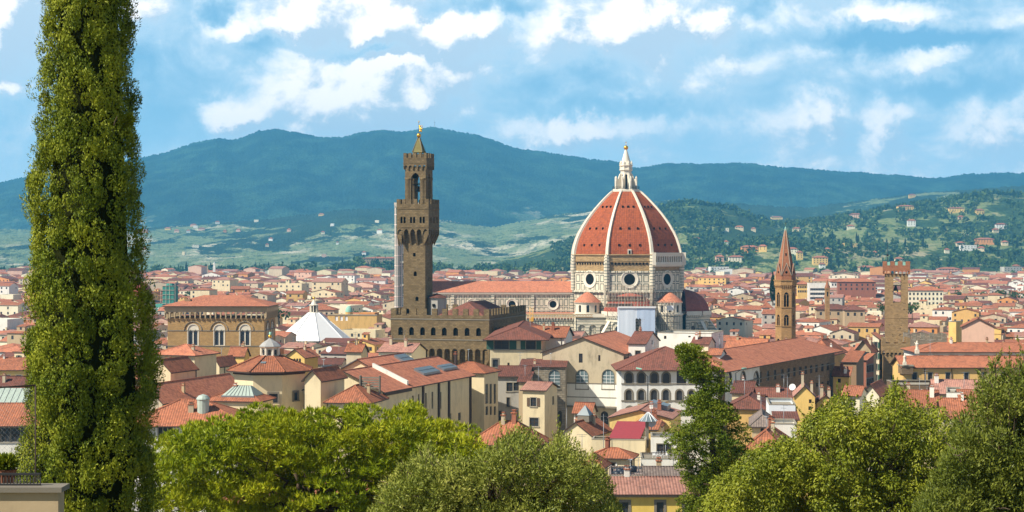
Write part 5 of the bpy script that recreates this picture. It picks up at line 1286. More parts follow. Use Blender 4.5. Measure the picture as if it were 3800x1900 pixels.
# every house farther off: one mass
sv, sf, sm_ = [], [], []
WK = ['cream', 'white', 'beige', 'yellow', 'ochre', 'pale', 'tan', 'pink', 'orange', 'grey']; RK = ['red', 'orange', 'faded', 'brown']
FM = [WALLS[k] for k in WK] + [ROOFS[k] for k in RK] + [M_GLASS, M_TRIM]
def rest_house(x, y, wd, dp, H, rise, th, wc, rc, rf):
    c, s = math.cos(R(th)), math.sin(R(th))
    def w3(p): return (x + p[0] * c - p[1] * s, y + p[0] * s + p[1] * c, p[2])
    def fc(pts, mi):
        if len(pts) == 3: pts = pts + [pts[2]]
        i = len(sv); sv.extend(w3(p) for p in pts); sf.append((i, i + 1, i + 2, i + 3)); sm_.append(mi)
    wi = WK.index(wc); ri = 10 + RK.index(rc) ; e = .5; zb = max(0, H - 12)
    fl, fr, bl, br = (0, 0), (wd, 0), (0, dp), (wd, dp)
    def q(a, b_, za, zb2): fc([(a[0], a[1], zb), (b_[0], b_[1], zb), (b_[0], b_[1], zb2), (a[0], a[1], za)], wi)
    if rf == 'flat':
        q(fl, fr, H + .8, H + .8); q(fr, br, H + .8, H + .8); q(bl, fl, H + .8, H + .8); q(br, bl, H + .8, H + .8); fc([(0, 0, H), (wd, 0, H), (wd, dp, H), (0, dp, H)], 15)
    else:
        q(fl, fr, H, H); q(fr, br, H, H); q(bl, fl, H, H); q(br, bl, H, H); z0, z1 = H - .05, H + rise
        if rf in ('gx', 'sback'):
            fc([(wd, 0, H), (wd, dp, H), (wd, dp / 2, z1)], wi); fc([(0, dp, H), (0, 0, H), (0, dp / 2, z1)], wi)
            fc([(-e, -e, z0 - .15), (wd + e, -e, z0 - .15), (wd + e, dp / 2, z1 + .1), (-e, dp / 2, z1 + .1)], ri); fc([(wd + e, dp + e, z0 - .15), (-e, dp + e, z0 - .15), (-e, dp / 2, z1 + .1), (wd + e, dp / 2, z1 + .1)], ri)
        elif rf == 'gy':
            fc([(0, 0, H), (wd, 0, H), (wd / 2, 0, z1)], wi)
            fc([(wd + e, -e, z0 - .15), (wd + e, dp + e, z0 - .15), (wd / 2, dp + e, z1 + .1), (wd / 2, -e, z1 + .1)], ri); fc([(-e, dp + e, z0 - .15), (-e, -e, z0 - .15), (wd / 2, -e, z1 + .1), (wd / 2, dp + e, z1 + .1)], ri)
        else:
            m_ = min(wd, dp) / 2; A, B_ = (((m_, dp / 2, z1), (wd - m_, dp / 2, z1)) if wd >= dp else ((wd / 2, m_, z1), (wd / 2, dp - m_, z1)))
            Q = [(-e, -e, z0), (wd + e, -e, z0), (wd + e, dp + e, z0), (-e, dp + e, z0)]
            for f_ in ([[Q[0], Q[1], B_, A], [Q[1], Q[2], B_], [Q[2], Q[3], A, B_], [Q[3], Q[0], A]] if wd >= dp else [[Q[0], Q[1], A], [Q[1], Q[2], B_, A], [Q[2], Q[3], B_], [Q[3], Q[0], A, B_]]): fc(f_, ri)
    if y < 2400:
        n = max(2, int(wd / (3.6 if y < 1300 else 5)))
        for r_ in range(2):
            for i in range(n):
                if tr.random() < .3: continue
                a = wd * (i + .5) / n; ww = .55 if y < 1300 else .75; zt = H - 1.1 - r_ * 3.3
                fc([(a - ww, -.04, zt - 1.6), (a + ww, -.04, zt - 1.6), (a + ww, -.04, zt), (a - ww, -.04, zt)], 14)
        for i in range(2):
            if tr.random() < .5: continue
            a = dp * (i + .5) / 2; zt = H - 1.2; fc([(wd + .04, a - .5, zt - 1.5), (wd + .04, a + .5, zt - 1.5), (wd + .04, a + .5, zt), (wd + .04, a - .5, zt)], 14)
    if y < 1800 and tr.random() < .16 and wd > 9:                  # little upper storey on the roof
        a, b_, hw_, z = wd * tr.uniform(.3, .6), dp * tr.uniform(.3, .55), tr.uniform(1.3, 2.4), H + rise + tr.uniform(.8, 2.0)
        for P0, P1 in (((a - hw_, b_ - hw_), (a + hw_, b_ - hw_)), ((a + hw_, b_ - hw_), (a + hw_, b_ + hw_)), ((a - hw_, b_ + hw_), (a - hw_, b_ - hw_))): fc([(*P0, H - .3), (*P1, H - .3), (*P1, z), (*P0, z)], wi)
        fc([(a - hw_ - .3, b_ - hw_ - .3, z - .1), (a + hw_ + .3, b_ - hw_ - .3, z - .1), (a + hw_ + .3, b_ + hw_ + .3, z + .7), (a - hw_ - .3, b_ + hw_ + .3, z + .7)], ri)
        fc([(a - .5, b_ - hw_ - .04, z - 1.5), (a + .5, b_ - hw_ - .04, z - 1.5), (a + .5, b_ - hw_ - .04, z - .4), (a - .5, b_ - hw_ - .04, z - .4)], 14)
    if y < 1700 and tr.random() < .45 and rf != 'flat':            # chimney
        a, b_ = wd * tr.uniform(.2, .8), dp * tr.uniform(.3, .6); z = H + rise * .7
        for P0, P1 in (((a - .4, b_ - .4), (a + .4, b_ - .4)), ((a + .4, b_ - .4), (a + .4, b_ + .4)), ((a - .4, b_ + .4), (a - .4, b_ - .4))): fc([(*P0, z - 1), (*P1, z - 1), (*P1, z + 1.5), (*P0, z + 1.5)], 0)
        fc([(a - .5, b_ - .5, z + 1.5), (a + .5, b_ - .5, z + 1.5), (a + .5, b_ + .5, z + 1.5), (a - .5, b_ + .5, z + 1.5)], 10)
for x, y, wd, dp, px, H, rise, th, wc, rc, rf in REST: rest_house(x, y, wd, dp, H, rise, th, wc, rc, rf)
me = np_mesh('houses_beyond', np.array(sv), np.array(sf), FM, np.array(sm_))
tag(link('houses_beyond', me), 'mass of red roofed houses filling the plain towards the hills', 'houses', None, 'stuff')
# ---------------------------------------------------------------- the buildings in the foreground, one by one
def skylight(h, x0, x1, y0, y1, lift=.35, mat=None, name='skylight'):
    """flat glazed panel lying just above the roof slope (local metres)"""
    b = MB(); pts = [(x, y, h.zroof(x, y) + lift) for x, y in ((x0, y0), (x1, y0), (x1, y1), (x0, y1))]
    lo = [(p[0], p[1], p[2] - lift - .05) for p in pts]
    b.face(pts, 0)
    for i in range(4): j = (i + 1) % 4; b.face([lo[i], lo[j], pts[j], pts[i]], 1)
    n = max(2, int(abs(x1 - x0) / 1.2))
    for i in range(1, n):
        x = x0 + (x1 - x0) * i / n; b.tube((x, y0, h.zroof(x, y0) + lift + .03), (x, y1, h.zroof(x, y1) + lift + .03), .05, n=4, mat=1)
    return b.build(name, [mat or M_SKYGL, M_METAL], h.roof)
def flat_windows(h, k, rects, kind='rect', style='frame'):
    for r in rects: h.win_px(k, *r, kind, style)
def cupola(h, x, y, r, z0, zt, mats, n=12):
    b = MB(); b.lathe([(r, z0), (r, zt), (r * 1.15, zt + .1), (r * 1.1, zt + .3), (r * .75, zt + .75), (.05, zt + 1.0)], n, x, y)
    return b.build('cupola', mats, h.roof)
# --- left edge
px_house('yellow_house', 'long yellow house behind the left side of the cypress, dark windows under a red roof', -160, 300, 1372, 520, 0, 12, None, 'gx', 3.0, wall='yellow', grids=[('f', 11, [1.6], dict(w_=1.6, h=2.4, style='shutter'))])
px_house('cream_house', 'pale house with brown tiled roof at the left edge above the glass roofed hall', -140, 260, 1452, 430, -4, 10, None, 'gx', 3.0, wall='pale', roofm='brown', grids=[('f', 8, [1.4], dict(w_=1.1, h=1.6, style='shutter'))], chim=[(.35, .3), (.55, .6)])
h = px_house('glass_roofed_hall', 'low hall with greenish glazed roof at the left edge of the picture', -120, 240, 1522, 352, -3, 12, None, 'gx', 4.0, wall='beige', roofm='brown')
skylight(h, 1, h.w * .6, .5, 5.2, .3, M_GREENGL); h.chimney(.62, .3, 1.8, 1.4, WALLS['white'])
h = px_house('veranda_house', 'white house with long dark glazed veranda at the left edge, behind the chain link fence', -150, 330, 1577, 300, 0, 12, None, 'gx', 3.0, wall='white', make=False)
for i in range(12):
    x = -140 + i * 36
    if x > 320: break
    h.win_px('f', x, x + 32, 1588, 1640, 'rect', 'frame')
h.win_px('f', 12, 50, 1742, 1795, 'rect', 'shutter'); h.win_px('f', 150, 190, 1742, 1795, 'rect', 'shutter')
h.make('gx', 3.0, .7, WALLS['white'], T_RED)
# --- left complex
h = px_house('cupola_roof_house', 'pale house with broad red roof carrying a small green domed glass cupola', 470, 905, 1577, 300, 2, 16, None, 'hip', 3.4, .9, 'white', 'red', ref='l', make=False)
for x in (588, 606, 624): h.win_px('f', x, x + 15, 1584, 1642, 'rect', 'frame')
h.win_px('f', 690, 712, 1600, 1650, 'rect', 'frame'); h.win_px('f', 760, 785, 1600, 1650, 'rect', 'frame'); h.win_px('f', 656, 680, 1660, 1690, 'rect', 'plain')
h.make('hip', 3.4, .9, WALLS['white'], T_RED)
a, _ = h.local_px('f', 741, 1530); cupola(h, a, 4.2, 1.05, h.H + 1.2, h.H + 3.9, [M_GREENGL, M_COPPER]); h.chimney(.52, .25, 1.2, .9)
h = px_house('skylight_pavilion', 'small pavilion with red roof and pale green glass hip skylight on top', 765, 962, 1490, 322, -12, 10, 1013, 'hip', 1.6, .5, 'cream', 'red')
b = MB(); x0, x1, y0, y1 = h.w * .26, h.w * .86, 1.0, h.d - 1.0; z0, z1 = h.H + .9, h.H + 2.6; m_ = 1.5; b.box(x0 - .1, x1 + .1, y0 - .1, y1 + .1, z0 - .8, z0, 1)
q = [(x0, y0, z0), (x1, y0, z0), (x1, y1, z0), (x0, y1, z0)]; t4 = [(x0 + m_, (y0 + y1) / 2 - .3, z1), (x1 - m_, (y0 + y1) / 2 - .3, z1), (x1 - m_, (y0 + y1) / 2 + .3, z1), (x0 + m_, (y0 + y1) / 2 + .3, z1)]
for i in range(4): j = (i + 1) % 4; b.face([q[i], q[j], t4[j], t4[i]], 0)
b.face(t4, 1)
for i in range(1, 8): f_ = i / 8; b.tube((x0 + (x1 - x0) * f_, y0, z0 + .04), (x0 + m_ + (x1 - x0 - 2 * m_) * f_, (y0 + y1) / 2 - .3, z1 + .04), .05, n=4, mat=1)
b.build('skylight', [M_GREENGL, M_METAL], h.roof)
px_house('long_red_roof', 'long low wing with plain red sloping roof left of the octagonal tower', 480, 602, 1494, 345, -20, 40, 905, 'gy', 3.2, .5, 'beige', 'orange')
px_house('gabled_annex', 'low cream annex with red roof and sunlit gable just right of the cypress', 560, 633, 1378, 362, -20, 20, 728, 'gy', 2.2, .5, 'cream', 'red', pipes=[('r', .98)])
px_house('hip_roof_house', 'tall cream house with red hipped roof, sunlit left wall and one tiny window', 574, 722, 1318, 380, -20, 20, 803, 'hip', 1.8, .7, 'cream', 'orange', wins=[('f', 686, 695, 1329, 1342, 'rect', 'plain')], chim=[(.8, .3, .7, .6)])
px_house('small_red_roof', 'small cream block with red pent roof tucked behind the tall hipped house', 782, 814, 1356, 400, -20, 12, 876, 'gy', 1.6, .4, 'cream', 'orange', pipes=[('r', .3)])
px_house('ochre_house', 'little yellow house at the foot of the tan stone granary church', 850, 905, 1320, 470, -15, 10, 925, 'gx', 2.0, .4, 'yellow', 'red', wins=[('f', 862, 874, 1322, 1336, 'rect', 'plain')])
px_house('ochre_house', 'yellow arcaded house with row of dark windows right of the lantern tower', 1060, 1130, 1326, 470, -20, 12, 1180, 'gy', 2.0, .5, 'yellow', 'orange', wins=[('f', 1089, 1097, 1330, 1345, 'round', 'plain'), ('f', 1099, 1107, 1330, 1345, 'round', 'plain'), ('f', 1109, 1117, 1330, 1345, 'round', 'plain')])
# octagonal tower with grey lantern
def octagon():
    D = 340; z = lambda y: PZ(y, D - 6); xc = PX(1002, D); K = 1 / math.cos(R(22.5)); r = 6.6
    root = thing('octagonal_tower', 'cream octagonal tower with red tent roof and grey domed lantern on top', 'tower', (xc, D, 0), R(4))
    b = MB(); b.lathe([(r * K, 0), (r * K, z(1381))], 8, 0, 0, 0, 22.5); b.lathe([(r * K + .25, z(1392)), (r * K + .35, z(1380))], 8, 0, 0, 1, 22.5)
    b.build('wall', [WALLS['cream'], M_GUTTER], root)
    for (n_, off, w_, hh, zz) in ((270, 1.1, 1.6, 1.7, z(1493)), (315, .6, .9, 1.5, z(1489))):
        n = Vector((math.cos(R(n_)), math.sin(R(n_)), 0)); u_ = Vector((-n.y, n.x, 0)); c = n * (r + .03) + u_ * off
        add_window(root, c + n * .17, u_, n, 0, zz, w_, hh, 'rect', 'stone')
    b = MB(); re = 8.1; za, zb_ = z(1378), z(1331)
    b.lathe([(re * K, za), (1.7 * K, zb_ + .3)], 8, 0, 0, 0, 22.5); b.lathe([(re * K, za - .25), (re * K, za - .02)], 8, 0, 0, 1, 22.5)
    for i in range(8): t = R(22.5 + 45 * i); b.tube((re * K * math.cos(t), re * K * math.sin(t), za + .05), (1.8 * K * math.cos(t), 1.8 * K * math.sin(t), zb_ + .3), .16, n=5)
    rf = b.build('roof', [T_RED, M_GUTTER], root)
    b = MB(); t = R(258); c = Vector((math.cos(t), math.sin(t), 0)); s = Vector((-c.y, c.x, 0)); zr = lambda q: za + (re - q) / (re - 1.7) * (zb_ - za) + .3
    b.face([c * 5.0 - s * .5 + Vector((0, 0, zr(5.0))), c * 5.0 + s * .5 + Vector((0, 0, zr(5.0))), c * 4.2 + s * .5 + Vector((0, 0, zr(4.2))), c * 4.2 - s * .5 + Vector((0, 0, zr(4.2)))]); b.build('skylight', M_SKYGL, rf)
    b = MB(); b.lathe([(1.95, z(1332)), (1.95, z(1328)), (1.75, z(1327)), (1.6, z(1297))], 8, 0, 0, 0, 22.5)
    for i in range(8): t = R(22.5 + 45 * i); b.lathe([(.24, z(1330)), (.22, z(1296))], 6, 1.75 * math.cos(t), 1.75 * math.sin(t))
    b.lathe([(2.0, z(1297)), (2.2, z(1293)), (1.9, z(1289))], 8, 0, 0, 0, 22.5); ln = b.build('lantern', M_MARBW, root)
    for i in range(4, 9):
        n = Vector((math.cos(R(45 * i)), math.sin(R(45 * i)), 0)); add_window(ln, n * 1.84, Vector((-n.y, n.x, 0)), n, 0, z(1323), .5, 1.0, 'rect', 'plain')
    b = MB(); b.lathe([(2.25, z(1291)), (1.5, z(1277)), (.6, z(1267)), (.3, z(1263)), (.3, z(1260))], 8, 0, 0, 0, 22.5); b.build('lantern_roof', M_LEAD, ln)
    b = MB(); zc = z(1254); b.lathe([(max(.02, .38 * math.sin(math.pi * i / 6)), zc - .38 * math.cos(math.pi * i / 6)) for i in range(7)], 10, 0, 0, 0, 0, True); b.build('ball', M_GOLD, ln)
    b = MB(); b.tube((0, 0, z(1250)), (.05, 0, z(1243)), .2, .28, 6); b.tube((.05, 0, z(1243)), (-.1, 0, z(1237)), .28, .1, 6); b.tube((.1, 0, z(1243)), (.55, 0, z(1241)), .18, .05, 5); b.build('statue', M_COPPER, ln)
octagon()
# museum complex
h = px_house('museum_annex', 'cream block with sunlit left wall beside the octagonal tower, red roof with glazed panel', 1131, 1190, 1409, 318, -20, 16, 1278, 'gy', 1.6, .5, 'cream', 'red', pipes=[('l', .02)])
skylight(h, .8, h.w * .48, 4, 8, .5, M_SKYGL)
h = px_house('museum', 'long cream museum with big red roof, skylights and slit windows between dark downpipes', 1140, 1421, 1452, 330, -20, 40, 1748, 'gy', 3.5, .8, 'cream', 'orange', make=False)
for x0, x1, y0, y1 in ((1529, 1536, 1468, 1517), (1551, 1557, 1463, 1528), (1578, 1584, 1458, 1522), (1602, 1608, 1454, 1517), (1632, 1638, 1455, 1517), (1662, 1675, 1535, 1570), (1700, 1711, 1531, 1560)): h.win_px('r', x0, x1, y0, y1, 'rect', 'plain')
h.make('gy', 3.5, .8, WALLS['cream'], T_ORANGE)
for f_ in (.42, .60, .72, .985): 
    b = MB(); y = h.d * f_; b.box(h.w, h.w + .3, y - .35, y + .35, 0, h.H - .1); b.build('downpipe', M_GUTTER, h.root)
b = MB(); b.box(h.w, h.w + .5, .1, h.d * .28, h.H - .9, h.H - .35); b.build('downpipe', M_GUTTER, h.root)
b = MB(); y = h.d * .26                                           # white coping running up the slope
for x0, x1 in ((h.w * .52, h.w - .2),): b.face([(x0, y, h.zroof(x0, y) + .8), (x1, y, h.zroof(x1, y) + .8), (x1, y + .7, h.zroof(x1, y) + .8), (x0, y + .7, h.zroof(x0, y) + .8)]); b.face([(x0, y, h.zroof(x0, y)), (x1, y, h.zroof(x1, y)), (x1, y, h.zroof(x1, y) + .8), (x0, y, h.zroof(x0, y) + .8)]); b.face([(x1, y, h.zroof(x1, y)), (x1, y + .7, h.zroof(x1, y)), (x1, y + .7, h.zroof(x1, y) + .8), (x1, y, h.zroof(x1, y) + .8)])
b.build('coping', WALLS['white'], h.roof)
for (fx0, fx1, fy0, fy1) in ((.72, .86, .55, .74), (.74, .84, .80, .97)): skylight(h, h.w * fx0, h.w * fx1, h.d * fy0, h.d * fy1, .45)
hm = h
h2 = House('museum_upper_tier', 'raised red roofed tier with clerestory strip riding behind the museum roof', 'building', (PX(1402, 352), 352), R(-20), 8.5, 22, PZ(1379, 352), 0, None, False)
h2.grid('r', 6, [.45], 1.6, .5, 'rect', 'plain'); h2.make('gy', 2.2, .6, WALLS['cream'], T_ORANGE); skylight(h2, h2.w * .62, h2.w * .92, h2.d * .7, h2.d * .95, .5); b = MB(); skylight(h2, .4, h2.w * .42, 1, 9, .4, WALLS['white'])
h = px_house('louvred_annex', 'low cream annex with red hipped roof and dark louvres tucked against the museum', 1212, 1372, 1494, 312, -12, 12, 1432, 'hip', 2.5, .5, 'cream', 'red', pipes=[('f', .02)])
b = MB()
for k in range(5): b.box(h.w * .55, h.w * .98, h.d * .62, h.d * .66, h.H + 2.0 + k * .45, h.H + 2.25 + k * .45)
b.box(h.w * .52, h.w * .55, h.d * .6, h.d * .68, h.H + 1, h.H + 4.3); b.box(h.w * .98, h.w * 1.0, h.d * .6, h.d * .68, h.H + 1, h.H + 4.3); b.build('louvre', M_SERENA, h.root)
h = px_house('gabled_house', 'small beige gabled house with red roof between lantern tower and palace', 1285, 1340, 1304, 452, -18, 10, 1362, 'gx', 1.6, .5, 'beige', 'red')
px_house('gabled_house', 'small pale house, red roof, right before the foot of the palace', 1405, 1527, 1308, 448, -18, 8, 1580, 'gx', 1.9, .5, 'pale', 'faded', wins=[('f', 1470, 1478, 1312, 1322, 'rect', 'plain')], chim=[(.2, .4), (.7, .3)])
h = px_house('slit_window_block', 'tall beige block with diagonal shadow and three narrow tall windows, red roof', 1640, 1797, 1384, 378, -20, 12, 1848, 'hip', 2.6, .6, 'cream', 'red', make=False)
for x0, x1 in ((1801, 1812), (1817, 1826), (1832, 1841)):
    h.win_px('r', x0, x1, 1425, 1498, 'rect', 'plain'); h.win_px('r', x0 + 1, x1, 1508, 1540, 'rect', 'plain')
h.make('hip', 1.8, .6, WALLS['cream'], T_RED); h.chimney(.22, .3, 2.6, .5, M_GUTTER)
h = px_house('huddled_house', 'narrow grey house with brown roofs and dark windows beside the slit window block', 1846, 1958, 1398, 392, -6, 12, None, 'gx', 1.8, .5, 'grey', 'brown', make=False)
for r in ((1846, 1868, 1430, 1462), (1880, 1902, 1420, 1452), (1906, 1934, 1420, 1450), (1880, 1892, 1475, 1510), (1851, 1862, 1525, 1572)): h.win_px('f', *r, 'rect', 'frame')
h.make('gx', 1.8, .5, WALLS['grey'], T_BROWN)
px_house('lean_to', 'low brown lean-to roof against the rustic stone wall', 1925, 1962, 1418, 380, -10, 5, None, 'sback', 1.6, .4, 'tan', 'brown')
h = px_house('shuttered_house', 'tall cream house with open brown shutters and bare gable on its right side', 1940, 2021, 1450, 352, -18, 10, 2068, 'gx', 2.6, .5, 'cream', 'faded', make=False)
h.win_px('f', 1969, 1990, 1476, 1508, 'rect', 'shutter'); h.win_px('f', 1966, 1998, 1551, 1582, 'rect', 'frame'); h.win_px('r', 2050, 2057, 1470, 1502, 'rect', 'plain'); h.make('gx', 1.2, .5, WALLS['cream'], T_PINK)
h = px_house('deep_eaved_house', 'big cream house with low dark brown roof and shuttered top floor right of the palace', 1818, 2012, 1255, 425, -3, 12, 2036, 'hip', 3.0, 1.6, 'cream', 'brown', make=False)
for r in ((1834, 1888), (1952, 1988)): h.win_px('f', r[0], r[1], 1262, 1297, 'rect', 'gshutter')
for r in ((1829, 1848, 1334, 1362), (1959, 1978, 1334, 1364)): h.win_px('f', *r, 'rect', 'stone')
for r in ((1883, 1891, 1346, 1359), (1938, 1946, 1331, 1343)): h.win_px('f', *r, 'rect', 'plain')
h.make('hip', 2.2, 1.6, WALLS['cream'], T_BROWN); b = MB(); zz = PZ(1299, 425); b.box(-.06, h.w + .06, -.08, 0, zz, zz + .2); b.build('string_course', M_TRIM, h.root)
px_house('white_gable_house', 'red roofed house with clean white gable between the deep eaved house and the cathedral', 1935, 2094, 1253, 448, -12, 10, 2124, 'gx', 2.4, .5, 'white', 'red', pipes=[('f', .93)])
# rustic stone annex and the great gable
h = px_house('stone_annex', 'grey rough stone wall block with one big arched window left of the great gable', 1928, 2098, 1365, 404, -4, 12, None, 'sback', 1.0, .3, M_RUSTIC, 'brown', wins=[('f', 2036, 2078, 1372, 1442, 'round', 'grid'), ('f', 1957, 1976, 1400, 1418, 'rect', 'plain'), ('f', 2071, 2085, 1525, 1577, 'round', 'plain')])
h = px_house('great_gable', 'wide plain stucco gable wall with two tall arched leaded windows', 2014, 2314, 1314, 410, -16, 34, None, 'gy', 3.6, .5, 'tan', 'red', make=False)
h.win_px('f', 2138, 2182, 1372, 1443, 'round', 'grid'); h.win_px('f', 2235, 2279, 1372, 1443, 'round', 'grid'); h.win_px('f', 2148, 2162, 1312, 1346, 'rect', 'plain'); h.win_px('f', 2220, 2228, 1318, 1340, 'rect', 'plain'); h.win_px('f', 2156, 2167, 1462, 1473, 'rect', 'plain'); h.win_px('f', 2229, 2257, 1526, 1575, 'round', 'plain')
wf = plaster('worn_stucco', (0.52, 0.43, 0.29), .6)
h.make('gy', 3.6, .5, wf, T_ORANGE)
b = MB()
for py, hh in ((1425, .22), (1476, .18)): zz = PZ(py, 412); b.box(.3, h.w + .05, -.12, 0, zz, zz + hh)
zz = PZ(1512, 412); b.box(h.w * .3, h.w + .1, -1.2, 0, zz, zz + .35); b.build('string_course', M_SERENA, h.root)
b = MB(); b.box(h.w * .29, h.w, -.05, 0, PZ(1511, 412), PZ(1426, 412)); b.build('limewash', WALLS['white'], h.root)
# riverside gallery with its rusticated arched windows
gal = px_house('arcaded_gallery', 'white riverside gallery with two rows of arched windows in rough stone frames, brown roof', 2306, 2664, 1368, 392, 0, 22, None, 'hip', 5.6, 1.3, 'white', 'brown', ref='l', make=False)
for x in (2334, 2380, 2428, 2472):
    gal.win_px('f', x - 12, x + 12, 1384, 1424, 'round', 'stone'); gal.win_px('f', x - 12, x + 11, 1447, 1487, 'round', 'stone')
gal.win_px('f', 2511, 2546, 1378, 1428, 'rect', 'plain')
for x in (2521, 2566, 2612): gal.win_px('f', x - 11, x + 11, 1448, 1488, 'round', 'stone')
gal.win_px('f', 2324, 2350, 1510, 1522, 'round', 'stone'); gal.win_px('f', 2556, 2640, 1378, 1428, 'rect', 'plain')
gal.make('hip', 4.1, 1.3, plaster('gallery_white', (0.76, 0.75, 0.70), .25), T_BROWN)
b = MB()
for py in (1426, 1489): zz = PZ(py, 392); b.box(-.05, gal.w + .05, -.14, 0, zz, zz + .25)
b.build('string_course', M_SERENA, gal.root)
wing = px_house('gallery_wing', 'long brown stone gallery wing running away to the right under one red roof', 2440, 2680, 1370, 398, -27, 60, 3097, 'hip', 3.0, 1.8, M_WING, 'orange', make=False)
for x in (2705, 2757, 2806): wing.win_px('r', x - 9, x + 9, 1380, 1424, 'round', 'stone')
for i, x in enumerate((2822, 2850, 2876, 2903, 2926, 2948, 2970, 2990, 3010, 3030, 3052, 3072)): t_ = (x - 2822) / 250; wing.win_px('r', x - 4.5, x + 4.5, 1380 - 32 * t_, 1418 - 44 * t_, 'rect', 'plain')
for x in (2948, 2970, 2992, 3012, 3032, 3052, 3073): t_ = (x - 2948) / 125; wing.win_px('r', x - 3.5, x + 3.5, 1432 - 18 * t_, 1448 - 20 * t_, 'rect', 'plain')
wing.make('hip', 3.0, 1.8, M_WING, T_ORANGE)
a0, _ = wing.local_px('r', 2690, 1400); a1, _ = wing.local_px('r', 2818, 1400)
b = MB(); hs = [arch_poly(wing.local_px('r', x, 1400)[0] - a0, PZ(1425, 410), 1.7, 3.1, 'round') for x in (2705, 2757, 2806)]
b.wall([(0, PZ(1560, 405)), (a1 - a0, PZ(1560, 405)), (a1 - a0, wing.H), (0, wing.H)], [], (wing.w + .04, a0, 0), (0, 1, 0), (1, 0, 0))
hs = []
b = MB()
def wall_with(h_, k, a0, a1, z0, z1, off, mat, name):
    o, ux, n, L = h_.face(k); holes = [arch_poly(w_[1] - a0, w_[2], w_[3] + .1, w_[4] + .05, w_[5]) for w_ in h_.wins if w_[0] == k and a0 < w_[1] - w_[3] / 2 and w_[1] + w_[3] / 2 < a1 and z0 < w_[2] and w_[2] + w_[4] < z1]
    m_ = MB(); m_.wall([(0, z0), (a1 - a0, z0), (a1 - a0, z1), (0, z1)], holes, Vector(o) + Vector(ux) * a0 + Vector(n) * off, ux, n, off); return m_.build(name, mat, h_.root)
wall_with(wing, 'r', a0, a1, PZ(1560, 405), wing.H - .1, .05, MATS['gallery_white'], 'white_bay')
b = MB(); zz = PZ(1427, 404); b.box(wing.w + .05, wing.w + .2, .5, wing.d, zz, zz + .25); b.build('string_course', M_SERENA, wing.root)
px_house('roof_lodge', 'little white lodge with brown gabled roof standing on the gallery roof', 2332, 2394, 1278, 414, -16, 8, 2446, 'gx', 2.4, .35, 'white', 'brown', wins=[('f', 2358, 2376, 1302, 1320, 'rect', 'frame'), ('r', 2418, 2424, 1263, 1278, 'rect', 'plain')], zb=PZ(1372, 414))
h = px_house('terrace_wall_block', 'long plain white terrace block with two tiny windows behind the gallery roof', 2440, 2640, 1247, 436, -18, 8, 2684, 'flat', .6, wall='white', roofm='faded', wins=[('f', 2464, 2473, 1246, 1258, 'rect', 'plain'), ('f', 2554, 2563, 1246, 1252, 'rect', 'plain'), ('r', 2650, 2657, 1275, 1292, 'rect', 'plain'), ('r', 2668, 2675, 1278, 1292, 'rect', 'plain')])
px_house('roof_dormer', 'small white dormer house with red roof on the right end of the gallery roof', 2628, 2672, 1320, 408, -16, 6, 2692, 'gx', 1.2, .3, 'white', 'red', wins=[('f', 2676, 2686, 1325, 1336, 'rect', 'plain')], zb=PZ(1380, 408))
px_house('roof_dormer', 'pale dormer block with brown roof below the white terrace wall', 2565, 2628, 1280, 426, -16, 6, 2652, 'gx', 1.4, .3, 'pale', 'brown', zb=PZ(1380, 426))
px_house('brown_roof_block', 'beige block with broad brown red roof behind the wing, left of the spire', 2690, 2830, 1310, 480, -20, 14, 2860, 'gx', 3.4, .6, 'beige', 'red')
px_house('brown_roof_block', 'low block with faded roof at the foot of the hexagonal spire', 2806, 2960, 1303, 500, -16, 12, 2990, 'gx', 1.7, .6, 'beige', 'red')
px_house('hip_roof_block', 'block with wide red hipped roof right of the hexagonal spire foot', 2985, 3085, 1312, 520, -24, 14, 3135, 'hip', 3.6, .8, 'ochre', 'red')
# --- street canyon and the right side
px_house('rough_stone_house', 'brown stone house end with one arched opening beside the gallery wing', 3128, 3178, 1345, 500, -22, 10, 3205, 'sback', 2.4, .5, 'brown', 'red', wins=[('f', 3140, 3158, 1375, 1402, 'round', 'plain')])
px_house('yellow_lean_to', 'small yellow house with red tile lean-to roofs at the end of the gallery wing', 3092, 3150, 1395, 470, -22, 8, 3158, 'sback', 1.8, .5, 'yellow', 'red', wins=[('f', 3108, 3120, 1405, 1420, 'rect', 'plain')])
px_house('red_front_house', 'narrow brick red house front on the street side below the crenellated tower', 3196, 3215, 1338, 520, -30, 16, 3242, 'sback', 1.5, .4, 'brickred', 'red', grids=[('r', 4, [1.5, 5.5, 9.5], dict(w_=1.2, h=2.0, style='stone'))])
px_house('street_house', 'dark gabled house with deep shadowed loggia in the street canyon', 3176, 3232, 1300, 545, -24, 14, 3252, 'gy', 3.0, .8, 'tan', 'red', wins=[('f', 3184, 3226, 1306, 1330, 'rect', 'plain')])
px_house('tall_cream_house', 'tall narrow cream house with green shutters against the crenellated tower', 3238, 3262, 1258, 560, -24, 12, 3277, 'sleft', 1.5, .4, 'pale', 'orange', grids=[('f', 1, [1, 4.5, 8, 11.5, 15], dict(w_=1.0, h=1.9, style='gshutter')), ('r', 3, [1, 4.5, 8, 11.5], dict(w_=.9, h=1.8, style='gshutter'))])
h = px_house('long_yellow_house', 'long orange yellow house with five tall windows, balcony and red roof at right', 3352, 3900, 1363, 430, 0, 12, None, 'gx', 2.2, .7, 'yellow', 'red', ref='l', make=False)
for x in (3394, 3452, 3518, 3586, 3654, 3722, 3790): h.win_px('f', x - 8, x + 8, 1383, 1412 if x != 3586 else 1425, 'rect', 'frame')
h.win_px('f', 3418, 3428, 1416, 1425, 'rect', 'plain'); h.make('gx', 2.2, .7, plaster('orange_yellow', (0.80, 0.50, 0.18), .25), T_RED)
for x in (3431, 3532, 3637): a, _ = h.local_px('f', x, 1400); h.pipe('f', a / h.w)
